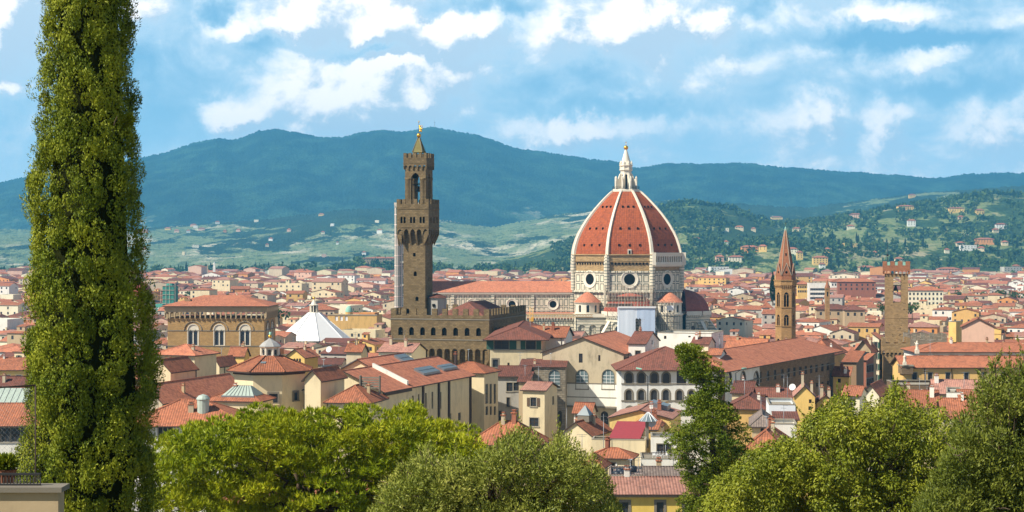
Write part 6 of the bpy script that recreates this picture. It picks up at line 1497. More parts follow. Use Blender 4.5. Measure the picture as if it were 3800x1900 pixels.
a, _ = h.local_px('f', 3586, 1420); b = MB(); zz = PZ(1426, 430); b.box(a - 1, a + 1, -.8, 0, zz - .15, zz)
for i in range(9): b.tube((a - 1 + .25 * i, -.75, zz), (a - 1 + .25 * i, -.75, zz + .9), .03, n=4)
b.box(a - 1, a + 1, -.8, -.7, zz + .86, zz + .93); b.build('balcony', M_IRON, h.root)
b = MB(); b.box(-.5, 2.2, -.9, 3.5, h.H - 1.6, h.H + .3); b.box(-.7, 2.4, -1.1, 3.7, h.H + .3, h.H + .6, 1); b.build('corner_pavilion', [M_WING, M_TRIM], h.root)
for dx in (.9,):
    for (sx, sz) in ((.9, h.H + .6),): 
        s_ = thing('statue', 'white stone figure standing on the corner pavilion of the long yellow house', 'statue', (PX(3357, 429), 429, sz)); b = MB(); b.box(-.4, .4, -.4, .4, 0, .8); b.lathe([(.35, .8), (.28, 1.5), (.36, 2.1), (.16, 2.35), (.2, 2.5), (.18, 2.7), (.03, 2.8)], 8); b.tube((.25, 0, 2.1), (.45, 0, 1.5), .1, .08, 5); b.build('figure', M_MARBW, s_)
s_ = thing('statue', 'white stone figure on a pedestal before the crenellated wall, behind the yellow house', 'statue', (PX(3403, 446), 446, PZ(1312, 446))); b = MB(); b.box(-.5, .5, -.5, .5, 0, 1.0); b.lathe([(.42, 1), (.32, 1.8), (.44, 2.5), (.2, 2.8), (.24, 3), (.2, 3.2), (.03, 3.3)], 8); b.tube((-.3, 0, 2.5), (-.6, 0, 2.9), .12, .08, 5); b.build('figure', M_MARBW, s_)
px_house('upper_tier_house', 'white walled house with long red hipped roof directly behind the long yellow house', 3400, 3900, 1306, 450, 0, 14, None, 'hip', 1.8, .8, 'white', 'red', ref='l', grids=[('f', 9, [.8], dict(w_=2.4, h=1.0, style='plain'))])
px_house('stone_terrace', 'dark stone terrace with tiled edge under the long yellow house', 3338, 3660, 1436, 410, 0, 14, None, 'flat', .5, wall=M_WING, ref='l')
px_house('pink_gable_house', 'big pale pink gabled house with long red roof at the right edge of town', 3570, 3690, 1215, 560, -14, 22, 3860, 'gy', 2.6, .5, 'pink', 'red')
px_house('yellow_tower_house', 'narrow tall bright yellow house behind the crenellated wall', 3520, 3548, 1200, 585, -30, 8, 3572, 'flat', .5, wall='yellow', wins=[('f', 3530, 3538, 1262, 1268, 'rect', 'plain')])
px_house('red_roof_house', 'cream house with steep red roof below the stone terrace, half hidden by the broad tree', 3352, 3482, 1512, 382, -10, 12, 3520, 'gx', 3.0, .6, 'cream', 'red', wins=[('f', 3463, 3478, 1516, 1535, 'rect', 'plain')], chim=[(.85, .3, 2.2, .9, WALLS['white']), (.2, .6)])
px_house('red_roof_house', 'cream house with faded red roof behind the white flat block', 3468, 3642, 1462, 396, -8, 10, None, 'gx', 2.6, .5, 'cream', 'faded', chim=[(.08, .4, 1.5, .9, WALLS['white'])])
px_house('white_flat_block', 'small bright white flat roofed block among red roofs at right', 3512, 3566, 1468, 372, -14, 7, 3580, 'flat', .6, wall='white')
px_house('red_roof_house', 'white house with little red roof right of the white flat block', 3566, 3630, 1488, 368, -10, 8, 3650, 'gx', 1.6, .5, 'white', 'red', wins=[('f', 3600, 3612, 1500, 1510, 'rect', 'plain')])
px_house('red_roof_house', 'red roofed house low between the two broad trees', 3500, 3660, 1552, 340, -8, 10, None, 'gx', 3.2, .5, 'beige', 'red')
px_house('cream_cottage', 'low cream house with red roof just left of the right broad tree top', 3128, 3190, 1472, 372, -18, 8, 3215, 'gx', 1.6, .4, 'pale', 'red', wins=[('f', 3146, 3170, 1482, 1496, 'rect', 'frame')])
px_house('red_roof_house', 'house with sunlit red roof in front of the brown crenellated block', 3200, 3262, 1468, 392, -20, 9, 3300, 'gy', 2.2, .5, 'pale', 'orange')
px_house('ragged_roof_house', 'yellow house with brown red roof right of the ragged cedar, upper row', 2700, 2842, 1517, 352, -12, 10, 2862, 'hip', 2.0, .6, 'ochre', 'brown', wins=[('f', 2780, 2790, 1548, 1562, 'round', 'plain')])
h = px_house('dark_red_house', 'house with dark red roof and small yellow dormer under the gallery wing', 2788, 2950, 1512, 372, -10, 12, 2975, 'gx', 3.4, .5, 'tan', 'brown', chim=[(.6, .4, 1.0, .8, WALLS['white'])])
b = MB(); x, y = h.w * .2, 2.2; z = h.zroof(x, y); b.box(x - .9, x + .9, y - 1.4, y + 1.2, z - .6, z + 1.1); b.box(x - .45, x + .45, y - 1.45, y - 1.4, z, z + .8, 1); b.box(x - 1.1, x + 1.1, y - 1.6, y + 1.4, z + 1.1, z + 1.25, 2); b.build('dormer', [WALLS['yellow'], M_DARK, T_BROWN], h.roof)
px_house('dark_red_house', 'small cream house with brown roof against the white bay of the wing', 2716, 2788, 1462, 376, -12, 8, 2812, 'gx', 1.8, .4, 'cream', 'brown', wins=[('f', 2775, 2786, 1470, 1480, 'rect', 'gshutter')])
px_house('yellow_gable_house', 'yellow house with bare sunlit gable and tall chimney pipes under the wing', 2948, 3024, 1472, 348, -8, 10, None, 'gy', 2.0, .3, 'yellow', 'faded', wins=[('f', 3002, 3012, 1482, 1496, 'rect', 'plain'), ('f', 3000, 3011, 1508, 1522, 'rect', 'plain')], chim=[(.4, .06, 2.6, .5), (.85, .1, 1.8, .5)])
px_house('yellow_gable_house', 'low yellow house with several chimney stacks right of the bare yellow gable', 3030, 3098, 1496, 352, -8, 9, None, 'gy', 1.4, .3, 'yellow', 'brown', chim=[(.3, .2, 2.0, .6), (.7, .2, 1.5, .6)])
px_house('white_terrace_house', 'pale bluish white flat roofed house with roof tanks right of the ragged cedar', 2854, 2952, 1516, 326, -6, 9, 2966, 'flat', .7, wall=plaster('cold_white', (0.72, 0.76, 0.78), .15), wins=[('f', 2872, 2884, 1542, 1556, 'rect', 'plain'), ('f', 2905, 2925, 1542, 1556, 'rect', 'plain')])
px_house('awning_house', 'low white house with ochre edge and teal screen beside the roof tanks', 2878, 2960, 1560, 318, -6, 8, 2968, 'sback', 1.2, .4, 'ochre', 'brown', wins=[('f', 2888, 2905, 1568, 1580, 'rect', 'plain')])
px_house('grey_roof_house', 'small house with grey tiled hipped roof and dark openings right of the ragged cedar', 2790, 2866, 1578, 302, -8, 7, 2884, 'hip', 1.4, .6, 'tan', 'grey', wins=[('f', 2822, 2834, 1584, 1606, 'rect', 'plain'), ('f', 2846, 2856, 1584, 1604, 'rect', 'plain')])
px_house('white_block', 'white roof block with slanting glass lean-to between cedar and broad tree', 2862, 2956, 1585, 292, -6, 8, None, 'flat', .5, wall='white')
px_house('low_red_roof', 'lowest red roof between the ragged cedar and the right broad tree', 2766, 2905, 1668, 276, -14, 9, 2935, 'hip', 2.4, .5, 'beige', 'red')
# --- middle cluster under the gallery
px_house('turret_house', 'slim pale turret house with red roof and three narrow windows', 2130, 2191, 1534, 335, -14, 6, 2211, 'gx', 1.6, .4, 'white', 'red', wins=[('f', 2138, 2144, 1543, 1564, 'rect', 'frame'), ('f', 2154, 2166, 1543, 1564, 'rect', 'frame'), ('f', 2176, 2183, 1543, 1564, 'rect', 'frame')])
h = px_house('yellow_gable', 'broad worn yellow gable wall with red roof and roof glazing in the middle', 2262, 2490, 1556, 325, -12, 16, None, 'gy', 1.5, .4, plaster('worn_yellow', (0.72, 0.52, 0.20), .6), 'faded')
skylight(h, h.w * .56, h.w * .85, 9, 14, .9, M_SKYGL)
px_house('yellow_block', 'small yellow block with slate coloured glazing behind the yellow gable', 2366, 2432, 1508, 352, -22, 8, 2480, 'flat', .3, wall='yellow')
h = px_house('pyramid_skylight_house', 'yellow house with sloping red roof and pointed glass skylight beside the slim turret', 2078, 2196, 1618, 312, -22, 12, 2268, 'gy', 2.2, .4, 'cream', 'red', wins=[('r', 2200, 2210, 1626, 1660, 'rect', 'frame')])
b = MB(); x, y = h.w * .5, 5; z = h.zroof(x, y) - .4; b.box(x - 1.1, x + 1.1, y - 1.1, y + 1.1, z, z + 1.2, 1); b.lathe([(1.7, z + 1.2), (.1, z + 2.9)], 4, x, y, 0, 45); b.build('skylight', [M_SKYGL, M_SERENA], h.roof)
h = px_house('cream_terrace_house', 'cream house with roof terrace that carries a glazed red roofed veranda', 2196, 2394, 1655, 300, -8, 12, 2400, 'flat', 1.0, wall='cream', roofm='faded')
v_ = px_house('glass_veranda', 'glazed veranda with slanting dark red sheet roof on the cream terrace', 2268, 2368, 1631, 303, -10, 5, 2394, 'sback', 1.6, .4, M_SKYGL, M_REDMET, zb=PZ(1664, 303), make=False)
v_.make('sback', 1.6, .4, M_SKYGL, M_REDMET)
for i in range(8): b = MB(); x = v_.w * i / 7; b.box(x - .06, x + .06, -.06, 0, 0, v_.H); b.build('post', M_WHITE, v_.root)
px_house('yellow_gable_small', 'small yellow house with gable and one window right behind the veranda', 2345, 2452, 1584, 318, -10, 9, None, 'gy', 1.6, .3, 'cream', 'red', wins=[('f', 2360, 2372, 1600, 1611, 'rect', 'frame')])
px_house('red_lean_to', 'tiny red tiled lean-to with air conditioner, left of the cedar branches', 2400, 2438, 1598, 308, -10, 4, 2452, 'sback', .9, .3, 'yellow', 'red')
h = px_house('shutter_cottage', 'cream cottage with brown red hipped roof and white shuttered window', 2190, 2340, 1700, 284, -12, 9, 2356, 'hip', 1.1, .6, 'cream', 'red', wins=[('f', 2270, 2282, 1718, 1736, 'rect', 'frame')], pipes=[('r', .05)])
for s in (2264, 2285): b = MB(); a0, z1 = h.local_px('f', s, 1718); a1, z0 = h.local_px('f', s + 5, 1736); b.box(a0, a1, -.1, 0, z0, z1); b.build('shutter', M_WHITE, h.root)
px_house('red_cottage', 'small house with red roof peeping out right of the olive tree', 2150, 2232, 1732, 272, -14, 7, 2256, 'hip', 1.5, .5, 'beige', 'red')
h = px_house('terrace_apartment', 'white penthouse with glazed door opening on a railed roof terrace', 2416, 2560, 1632, 296, -4, 6, None, 'flat', .5, wall='white', wins=[('f', 2438, 2462, 1648, 1684, 'rect', 'frame'), ('f', 2466, 2490, 1648, 1684, 'rect', 'frame')])
h = px_house('white_terrace_wall', 'white building below the railed terrace, plain wall with pipes', 2380, 2560, 1708, 286, -3, 8, None, 'flat', .2, wall='white')
b = MB()
for i in range(40): x = h.w * (i + .5) / 40; b.tube((x, .1, h.H + .2), (x, .1, h.H + 1.2), .035, n=4)
b.box(0, h.w, .05, .15, h.H + 1.15, h.H + 1.25); b.build('railing', M_WOOD, h.root)
for i in range(5):
    o = thing('terrace_chair', 'white chair on the railed roof terrace, ' + ['first', 'second', 'third', 'fourth', 'fifth'][i] + ' from left', 'chair', (PX(2428 + 13 * i, 288), 288.5, PZ(1706, 286)), R(30 * i), 'white chairs on the roof terrace')
    b = MB(); b.box(-.28, .28, -.25, .25, .42, .5); b.build('seat', M_WHITE, o); b = MB(); b.box(-.28, .28, .2, .27, .5, 1.0); b.build('backrest', M_WHITE, o)
    for sx in (-.25, .25):
        for sy in (-.22, .22): b = MB(); b.box(sx - .03, sx + .03, sy - .03, sy + .03, 0, .42); b.build('leg', M_WHITE, o)
h = px_house('tank_roof_house', 'flat grey roof with black water tanks beside the lowest yellow house', 2262, 2540, 1772, 262, -3, 10, None, 'flat', .3, wall='white', roofm='grey')
for i, (x, y, s_) in enumerate(((2330, 1745, 1.15), (2348, 1745, 1.15), (2302, 1754, 1.2), (2324, 1753, 1.2), (2292, 1764, 1.3), (2310, 1763, 1.3))):
    D = 268 - i // 2 * 2.0; o = thing('water_tank', 'squat black water tank on the flat grey roof, ' + ['back row left', 'back row right', 'middle row left', 'middle row right', 'front row left', 'front row right'][i], 'water tank', (PX(x, D), D, PZ(1772, 262)), 0, 'black water tanks on the flat roof')
    z = PZ(y + 6, D) - PZ(1772, 262); b = MB(); b.box(-.6, .6, -.4, .4, 0, max(z, .1)); b.build('stand', WALLS['white'], o); b = MB(); b.lathe([(.1, z), (.62 * s_ / 1.2, z), (.68 * s_ / 1.2, z + .25), (.68 * s_ / 1.2, z + .75), (.5, z + .9), (.12, z + .95)], 14, 0, 0, 0, 0, True); b.build('tank', M_TANK, o)
px_house('grey_tile_house', 'low white house with narrow grey brown tiled roof behind the lowest yellow house', 2394, 2570, 1768, 256, -2, 5, None, 'gx', .9, .3, 'white', 'grey')
h = px_house('lowest_yellow_house', 'bright yellow house with faded brown roof and tall grey framed windows at bottom centre', 2266, 2640, 1832, 240, 0, 9, None, 'gx', 1.5, .7, plaster('bright_yellow', (0.78, 0.55, 0.13), .2), T_PINK, ref='l', wins=[('f', 2306, 2332, 1864, 1935, 'rect', 'stone'), ('f', 2437, 2463, 1864, 1935, 'rect', 'stone'), ('f', 2540, 2565, 1864, 1935, 'rect', 'stone')])
b = MB(); b.box(-.1, h.w + .1, -.35, 0, h.H - .45, h.H - .05); b.build('cornice', M_TRIM, h.root)
px_house('bright_red_roof', 'house with broad bright red hipped roof between the pine and the gable', 1742, 1985, 1652, 262, -16, 12, 2035, 'hip', 2.9, .5, 'tan', T_RED)
px_house('hidden_cream_house', 'cream house wall showing through gaps in the pine branches', 820, 1500, 1870, 200, 0, 10, None, 'gx', 2.4, .5, 'cream', 'red', ref='l')
# ---------------------------------------------------------------- small things on the roofs
def antenna(px, y0, y1, D, label):
    o = thing('aerial', label, 'aerial', (PX(px, D), D, PZ(y1, D))); H = PZ(y0, D) - PZ(y1, D)
    b = MB(); b.tube((0, 0, -.3), (0, 0, H), .06, .04, 5); b.build('mast', M_METAL, o); b = MB(); b.tube((-.9, 0, H * .93), (.9, 0, H * .93), .035, n=4)
    for k in range(5): b.tube((-.8 + .4 * k, -.35, H * .93), (-.8 + .4 * k, .35, H * .93), .025, n=4)
    b.tube((-.6, 0, H * .8), (.6, 0, H * .8), .035, n=4); b.build('aerial_bars', M_METAL, o)
for a in ((2240, 1536, 1665, 300, 'tall thin aerial rising from the cream terrace house'), (2103, 1512, 1600, 322, 'thin aerial left of the slim turret house'), (2824, 1470, 1545, 330, 'thin mast in front of the dark red roof'), (2922, 1395, 1470, 370, 'thin aerial against the brown gallery wing'), (3040, 1390, 1475, 345, 'tall aerial before the end of the gallery wing'), (3366, 1405, 1450, 408, 'small aerial on the stone terrace under the yellow house'), (3440, 1430, 1460, 396, 'short aerial over the faded roof at right'), (2160, 1610, 1655, 309, 'short aerial over the pointed skylight roof'), (1258, 1270, 1300, 500, 'small aerial behind the octagonal tower')): antenna(*a)
def dish(px, py, r, D, label):
    o = thing('satellite_dish', label, 'satellite dish', (PX(px, D), D, PZ(py, D) - r * 1.3)); b = MB(); b.tube((0, .25, -.3), (0, .2, r * 1.3), .06, n=5); b.build('bracket', M_METAL, o)
    b = MB(); n = 14; c = Vector((0, 0, r * 1.3)); d = Vector((-.35, -.85, .35)).normalized(); u_ = d.orthogonal().normalized(); v_ = d.cross(u_)
    for j, (q, hh) in enumerate(((.02, -.22), (.5, -.16), (1, 0))[:-1]):
        q2, h2_ = ((.5, -.16), (1, 0))[j]
        for i in range(n):
            t0, t1 = 2 * math.pi * i / n, 2 * math.pi * (i + 1) / n; f_ = lambda q_, h_, t_: c + d * (h_ * r) + (u_ * math.cos(t_) + v_ * math.sin(t_)) * (q_ * r); b.face([f_(q, hh, t0), f_(q, hh, t1), f_(q2, h2_, t1), f_(q2, h2_, t0)], 0, True)
    b.tube(c, c + d * r * .8, .03, n=4); b.build('dish', M_WHITE, o)
for a in ((2418, 1568, .85, 306, 'white satellite dish on the post beside the yellow gable'), (2940, 1436, .7, 362, 'round white satellite dish above the dark red roof'), (3419, 1453, .6, 404, 'white satellite dish on the stone terrace under the yellow house'), (1220, 1296, .9, 500, 'white satellite dish on roofs behind the museum')): dish(*a)
o = thing('vent_post', 'tall brown post with white fan shaped glass hood rising between roofs in the middle', 'post', (PX(2401, 305), 305, PZ(1660, 305))); H = PZ(1562, 305) - PZ(1660, 305)
b = MB(); b.box(-.28, .28, -.28, .28, 0, H); b.build('post', M_SERENA, o); b = MB(); b.lathe([(1.6, H), (.15, H + 1.5)], 10, .2, 0); b.build('hood', M_SKYGL, o)
b = MB()
for i in range(10): t = R(36 * i); b.tube((.2 + 1.62 * math.cos(t), 1.62 * math.sin(t), H), (.2 + .15 * math.cos(t), .15 * math.sin(t), H + 1.5), .07, n=4)
b.build('hood_rib', M_WHITE, o)
def lamp(px, yt, yb, D, side, label):
    o = thing('street_lamp', label, 'street lamp', (PX(px, D), D, PZ(yb, D))); H = PZ(yt, D) - PZ(yb, D)
    b = MB(); b.tube((0, 0, 0), (0, 0, H * .78), .16, .11, 7); b.build('pole', M_IRON, o)
    for s in ((-1, 1) if side == 0 else (side,)):
        b = MB(); b.tube((0, 0, H * .78), (s * 1.6, 0, H * .98), .07, .05, 5); b.build('arm', M_IRON, o); b = MB(); b.tube((s * 1.3, 0, H * .97), (s * 2.4, 0, H * 1.0), .22, .16, 7); b.build('lamp_head', M_COPPER, o)
lamp(2404, 1366, 1508, 360, -1, 'tall black street lamp with green head before the white gallery windows')
lamp(2730, 1366, 1450, 385, 1, 'black street lamp with curved arm before the white bay of the wing')
for px, D, l in ((3015, 1478, 0),): pass
# crane beside the cathedral
def crane(px0, px1, py, D, pm, pyb, label, tilt=0):
    o = thing('crane', label, 'crane', (PX(pm, D), D, 0)); z = PZ(py, D); H = z
    def lattice(p0, p1, w_, n):
        b = MB(); p0 = Vector(p0); p1 = Vector(p1); d = (p1 - p0).normalized(); u_ = Vector((0, 1, 0)); v_ = d.cross(u_)
        cs = [u_ * (a * w_) + v_ * (c * w_) for a, c in ((-.5, -.5), (.5, -.5), (.5, .5), (-.5, .5))]
        for c in cs: b.tube(p0 + c, p1 + c, .13, n=4)
        for i in range(n):
            q0, q1 = p0 + (p1 - p0) * (i / n), p0 + (p1 - p0) * ((i + 1) / n)
            for k in range(4): b.tube(q0 + cs[k], q1 + cs[(k + 1) % 4], .08, n=4)
        return b
    lattice((0, 0, 0), (0, 0, H + 4), 1.5, 16).build('mast', M_YEL, o)
    lattice((PX(px0, D) - PX(pm, D), 0, z + (tilt if px0 > pm else 0)), (PX(px1, D) - PX(pm, D), 0, z + tilt), 1.3, 24).build('jib', M_YEL, o)
    b = MB(); b.box(-1, 1, -1.2, 1.2, z - 2.6, z - .6); b.build('cab', M_YEL, o)
crane(1955, 2200, 1172, 838, 1972, 1300, 'yellow tower crane standing before the cathedral aisle')
crane(-160, 240, 1136, 1500, 200, 1300, 'yellow crane jib low over the roofs at far left', 0)
# green netted tower, dark domed chapel and other far landmarks
def netted():
    D = 1250; z = lambda y: PZ(y, D); x0, x1 = PX(603, D), PX(647, D); o = thing('netted_tower', 'tower wrapped in dark green scaffold netting right of the cypress', 'tower', (x0, D, 0), R(-10)); w_ = x1 - x0
    b = MB(); b.box(0, w_, 0, w_, 0, z(1062)); b.lathe([(w_ * .42, z(1062)), (w_ * .3, z(1052))], 8, w_ / 2, w_ / 2); b.build('netting', M_NETG, o)
    b = MB()
    for k in range(12): zz = z(1240) + (z(1062) - z(1240)) * k / 11; b.box(-.4, w_ + .4, -.4, 0, zz, zz + .25)
    for x in (-1.2, w_ * .33, w_ * .66, w_ + 1.2): b.tube((x, -.5, 0), (x, -.5, z(1045)), .14, n=4)
    for zz in (z(1045), z(1075)): b.tube((-1.2, -.5, zz), (w_ + 1.2, -.5, zz), .12, n=4)
    b.build('scaffold', M_SCAF, o)
    o = thing('netted_house', 'low block in bright green netting at the foot of the netted tower', 'building', (PX(577, 1200), 1200, 0), R(-10)); b = MB(); b.box(0, 5, 0, 6, 0, PZ(1128, 1200)); b.build('netting', flat('bright_net', (.10, .36, .28), .7), o); b = MB(); b.box(-.1, 5.1, -.2, 0, PZ(1146, 1200), PZ(1142, 1200)); b.build('deck', M_WHITE, o)
    D = 1300; o = thing('domed_chapel', 'dark red domed chapel half hidden behind the cypress', 'church', (PX(525, D), D, 0)); z = lambda y: PZ(y, D); r = 9.0
    b = MB(); b.lathe([(r, 0), (r, z(1122))], 16); b.build('drum', WALLS['beige'], o); b = MB(); b.lathe([(r * 1.03, z(1122)), (r, z(1108)), (r * .9, z(1085)), (r * .7, z(1064)), (r * .45, z(1052)), (.2, z(1046))], 16, 0, 0, 0, 0, True); b.build('dome', M_DRED, o)
    D = 950; o = thing('theatre', 'orange yellow theatre building with small green copper dome', 'theatre', (PX(1216, D), D, 0), R(-8)); z = lambda y: PZ(y, D); w_ = PX(1402, D) - PX(1216, D)
    b = MB(); hs = [arch_poly(w_ * f_, z(1190), 1.6, 2.4) for f_ in (.18, .28, .38)]; four_walls(b, 0, w_, 0, 14, 0, z(1168), {'f': hs}, .3); b.box(0, w_, 0, 14, z(1169), z(1168.5)); b.box(-.2, w_ + .2, -.25, 0, z(1170), z(1166), 1); b.build('wall', [WALLS['ochre'], M_TRIM], o); dark_panes('window', o, (0, 0, 0), (1, 0, 0), (0, -1, 0), hs, .3, M_WHITE)
    b = MB(); b.box(w_ * .62, w_ * .95, 1, 12, z(1169), z(1160)); b.build('attic', WALLS['orange'], o)
    xd = PX(1293, D) - PX(1216, D); b = MB(); b.lathe([(2.1, z(1170)), (2.1, z(1158))], 12, xd, 2.5); b.build('dome_drum', WALLS['ochre'], o); b = MB(); b.lathe([(2.15, z(1158)), (2.0, z(1150)), (1.5, z(1142)), (.8, z(1137)), (.1, z(1135))], 12, xd, 2.5, 0, 0, True); b.build('dome', M_COPPER, o)
    D = 960; o = thing('church_spire', 'thin brown church spire between the hexagonal spire and square tower', 'bell tower', (PX(3070, D), D, 0)); z = lambda y: PZ(y, D)
    b = MB(); four_walls(b, -1.15, 1.15, -1.15, 1.15, 0, z(1072), {'f': [arch_poly(1.15, z(1100), .8, 2.6, 'round')]}, .3); b.box(-1.35, 1.35, -1.35, 1.35, z(1072), z(1068)); b.build('shaft', M_BADIA, o); b = MB(); b.box(-.5, .5, -.8, -.75, z(1101), z(1080)); b.build('window', M_DARK, o); b = MB(); b.lathe([(1.5, z(1068)), (.9, z(1055)), (.05, z(1036))], 8, 0, 0, 0, 22.5); b.build('spire', M_BRICK, o)
    for (px, D, yt, w_, mat, l) in ((795, 2650, 972, 9, 'white', 'tiny white stepped belfry at the far edge of town, left part'), (770, 2600, 980, 4, 'tan', 'thin tan chimney left of the tiny white belfry'), (3580, 1500, 1060, 22, 'tan', 'squat brown church tower on the right among far roofs'), (1305, 1900, 1042, 20, 'pale', 'pale square tower over the roofs left of the palace'), (1560, 2250, 1000, 14, 'grey', 'slim grey tower'),):
        if px == 1560: continue
        o = thing('far_tower', l, 'tower', (PX(px, D), D, 0)); w2 = w_ / F * D; b = MB(); b.box(-w2 / 2, w2 / 2, -w2 / 2, w2 / 2, 0, PZ(yt + 18, D)); b.build('shaft', WALLS[mat], o); b = MB(); b.box(-w2 * .38, w2 * .38, -w2 * .38, w2 * .38, PZ(yt + 18, D), PZ(yt + 7, D)); b.lathe([(w2 * .45, PZ(yt + 7, D)), (.1, PZ(yt, D))], 8); b.build('top', WALLS[mat], o)
netted()
def slab_block(px0, px1, yt, yb, D, wall, roofm, label, n, rows, th=-6, d=14, name='apartment_block', rise=2.5):
    h = px_house(name, label, px0, px1, yt, D, th, d, None, 'hip' if roofm else 'flat', rise, .6, wall, roofm or 'red', cat='building', make=False)
    for r in range(rows):
        for i in range(n): h.win('f', h.w * (i + .5) / n, h.H - 1.6 - 3.4 * r - 1.8, 1.3, 1.8, 'rect', 'plain')
    h.make('hip' if roofm else 'flat', rise, .6, WALLS[wall], ROOFS[roofm] if roofm else M_TRIM)
for a in ((3000, 3078, 1062, 1100, 1350, 'white', None, 'long white apartment block with rows of windows right of the hexagonal spire', 12, 3), (3085, 3170, 1046, 1080, 1500, 'white', 'red', 'white and brick apartment block with red roof behind the white one', 8, 3), (3110, 3250, 1046, 1100, 1450, 'brickred', 'red', 'large brick red hall with long red roof near the thin spire', 7, 2), (3370, 3500, 1078, 1110, 1250, 'pale', 'red', 'long pale yellow building with red roof right of the square tower', 9, 3), (2960, 3000, 1054, 1080, 1400, 'yellow', 'red', 'small yellow house with red roof beside the white apartment block', 5, 2), (40, 90, 1045, 1090, 2400, 'white', None, 'white apartment tower among far roofs at left edge', 6, 6), (10, 40, 1030, 1080, 2600, 'yellow', None, 'yellow apartment tower at far left edge', 4, 6), (1180, 1460, 1098, 1120, 1700, 'tan', 'red', 'very long tan barracks with straight red roof left of the palace tower', 22, 2), (1110, 1240, 1150, 1180, 1100, 'beige', 'red', 'beige block with terrace roofs behind the granary church', 7, 2), (3030, 3160, 1148, 1170, 1000, 'tan', 'brown', 'open sided loft building with brown roof below the thin spire', 4, 1), (2830, 2865, 1140, 1165, 1000, 'white', 'red', 'white house with pale gable left of the hexagonal spire', 3, 2), (3135, 3210, 1150, 1175, 980, 'tan', 'brown', 'brown roofed loft with deep dark openings left of the square tower', 3, 1)): slab_block(*a)

ra = random.Random(12)                                            # more aerials on the near roofs, one here and there
for h, lab, D in NEAR:
    if D > 470 or not hasattr(h, 'roofkind') or ra.random() > .42: continue
    fx, fy = ra.uniform(.2, .8), ra.uniform(.35, .65); z = h.zb + h.zroof(fx * h.w, fy * h.d); c, sn = math.cos(h.rz), math.sin(h.rz); x, y = h.o[0] + fx * h.w * c - fy * h.d * sn, h.o[1] + fx * h.w * sn + fy * h.d * c
    o = thing('aerial', 'thin aerial on the roof of the ' + ' '.join(lab.split()[:9]).rstrip(','), 'aerial', (x, y, z), ra.uniform(0, 3)); H = ra.uniform(2.2, 4.2)
    b = MB(); b.tube((0, 0, -.3), (0, 0, H), .055, .04, 5); b.build('mast', M_METAL, o); b = MB(); b.tube((-.8, 0, H * .95), (.8, 0, H * .95), .035, n=4); b.tube((-.5, 0, H * .8), (.5, 0, H * .8), .035, n=4)
    for k in range(5): b.tube((-.7 + .35 * k, -.3, H * .95), (-.7 + .35 * k, .3, H * .95), .025, n=4)
    b.build('aerial_bars', M_METAL, o)
# ---------------------------------------------------------------- trees
def unit(a): return a / np.maximum(np.linalg.norm(a, axis=1, keepdims=True), 1e-6)
def leaves(rs, c, ax, ln, wd, nrm=None, jit=.45):
    """diamond leaves: centres c, long axes ax, lengths and widths -> vertices, one quad each"""
    n = len(c); ax = unit(ax); r = unit(rs.normal(size=(n, 3)))
    if nrm is not None: r = unit(unit(nrm) + jit * r)           # leaves turn their faces outwards from the branch
    side = unit(np.cross(ax, r))
    ln = np.broadcast_to(ln, n)[:, None]; wd = np.broadcast_to(wd, n)[:, None]
    return np.stack([c - ax * ln / 2, c + side * wd / 2 - ax * ln * .08, c + ax * ln / 2, c - side * wd / 2 - ax * ln * .08], 1).reshape(-1, 3)
def crown_mesh(name, V, mat, rs, core=None):
    n = len(V) // 4; Fc = np.arange(n * 4).reshape(n, 4); a = np.repeat(rs.rand(n), 4)
    return np_mesh(name, V, Fc, [mat], rnd_attr=a, uv=False)
def limb(b, p0, p1, r0, r1, bend=.15, n=4, rr=rnd):
    p0, p1 = Vector(p0), Vector(p1); L = (p1 - p0).length; pts = [p0]
    for i in range(1, n): f = i / n; pts.append(p0.lerp(p1, f) + Vector((rr.uniform(-1, 1), rr.uniform(-1, 1), rr.uniform(-.3, 1))) * L * bend * .4 * math.sin(math.pi * f))
    pts.append(p1)
    for i in range(n): b.tube(pts[i], pts[i + 1], r0 + (r1 - r0) * i / n, r0 + (r1 - r0) * (i + 1) / n, 6)
    return pts
def in_ball(rs, n, shell=0.0):
    d = unit(rs.normal(size=(n, 3))); r = (shell + (1 - shell) * rs.rand(n)) ** (1 / 3.0); return d * r[:, None], d
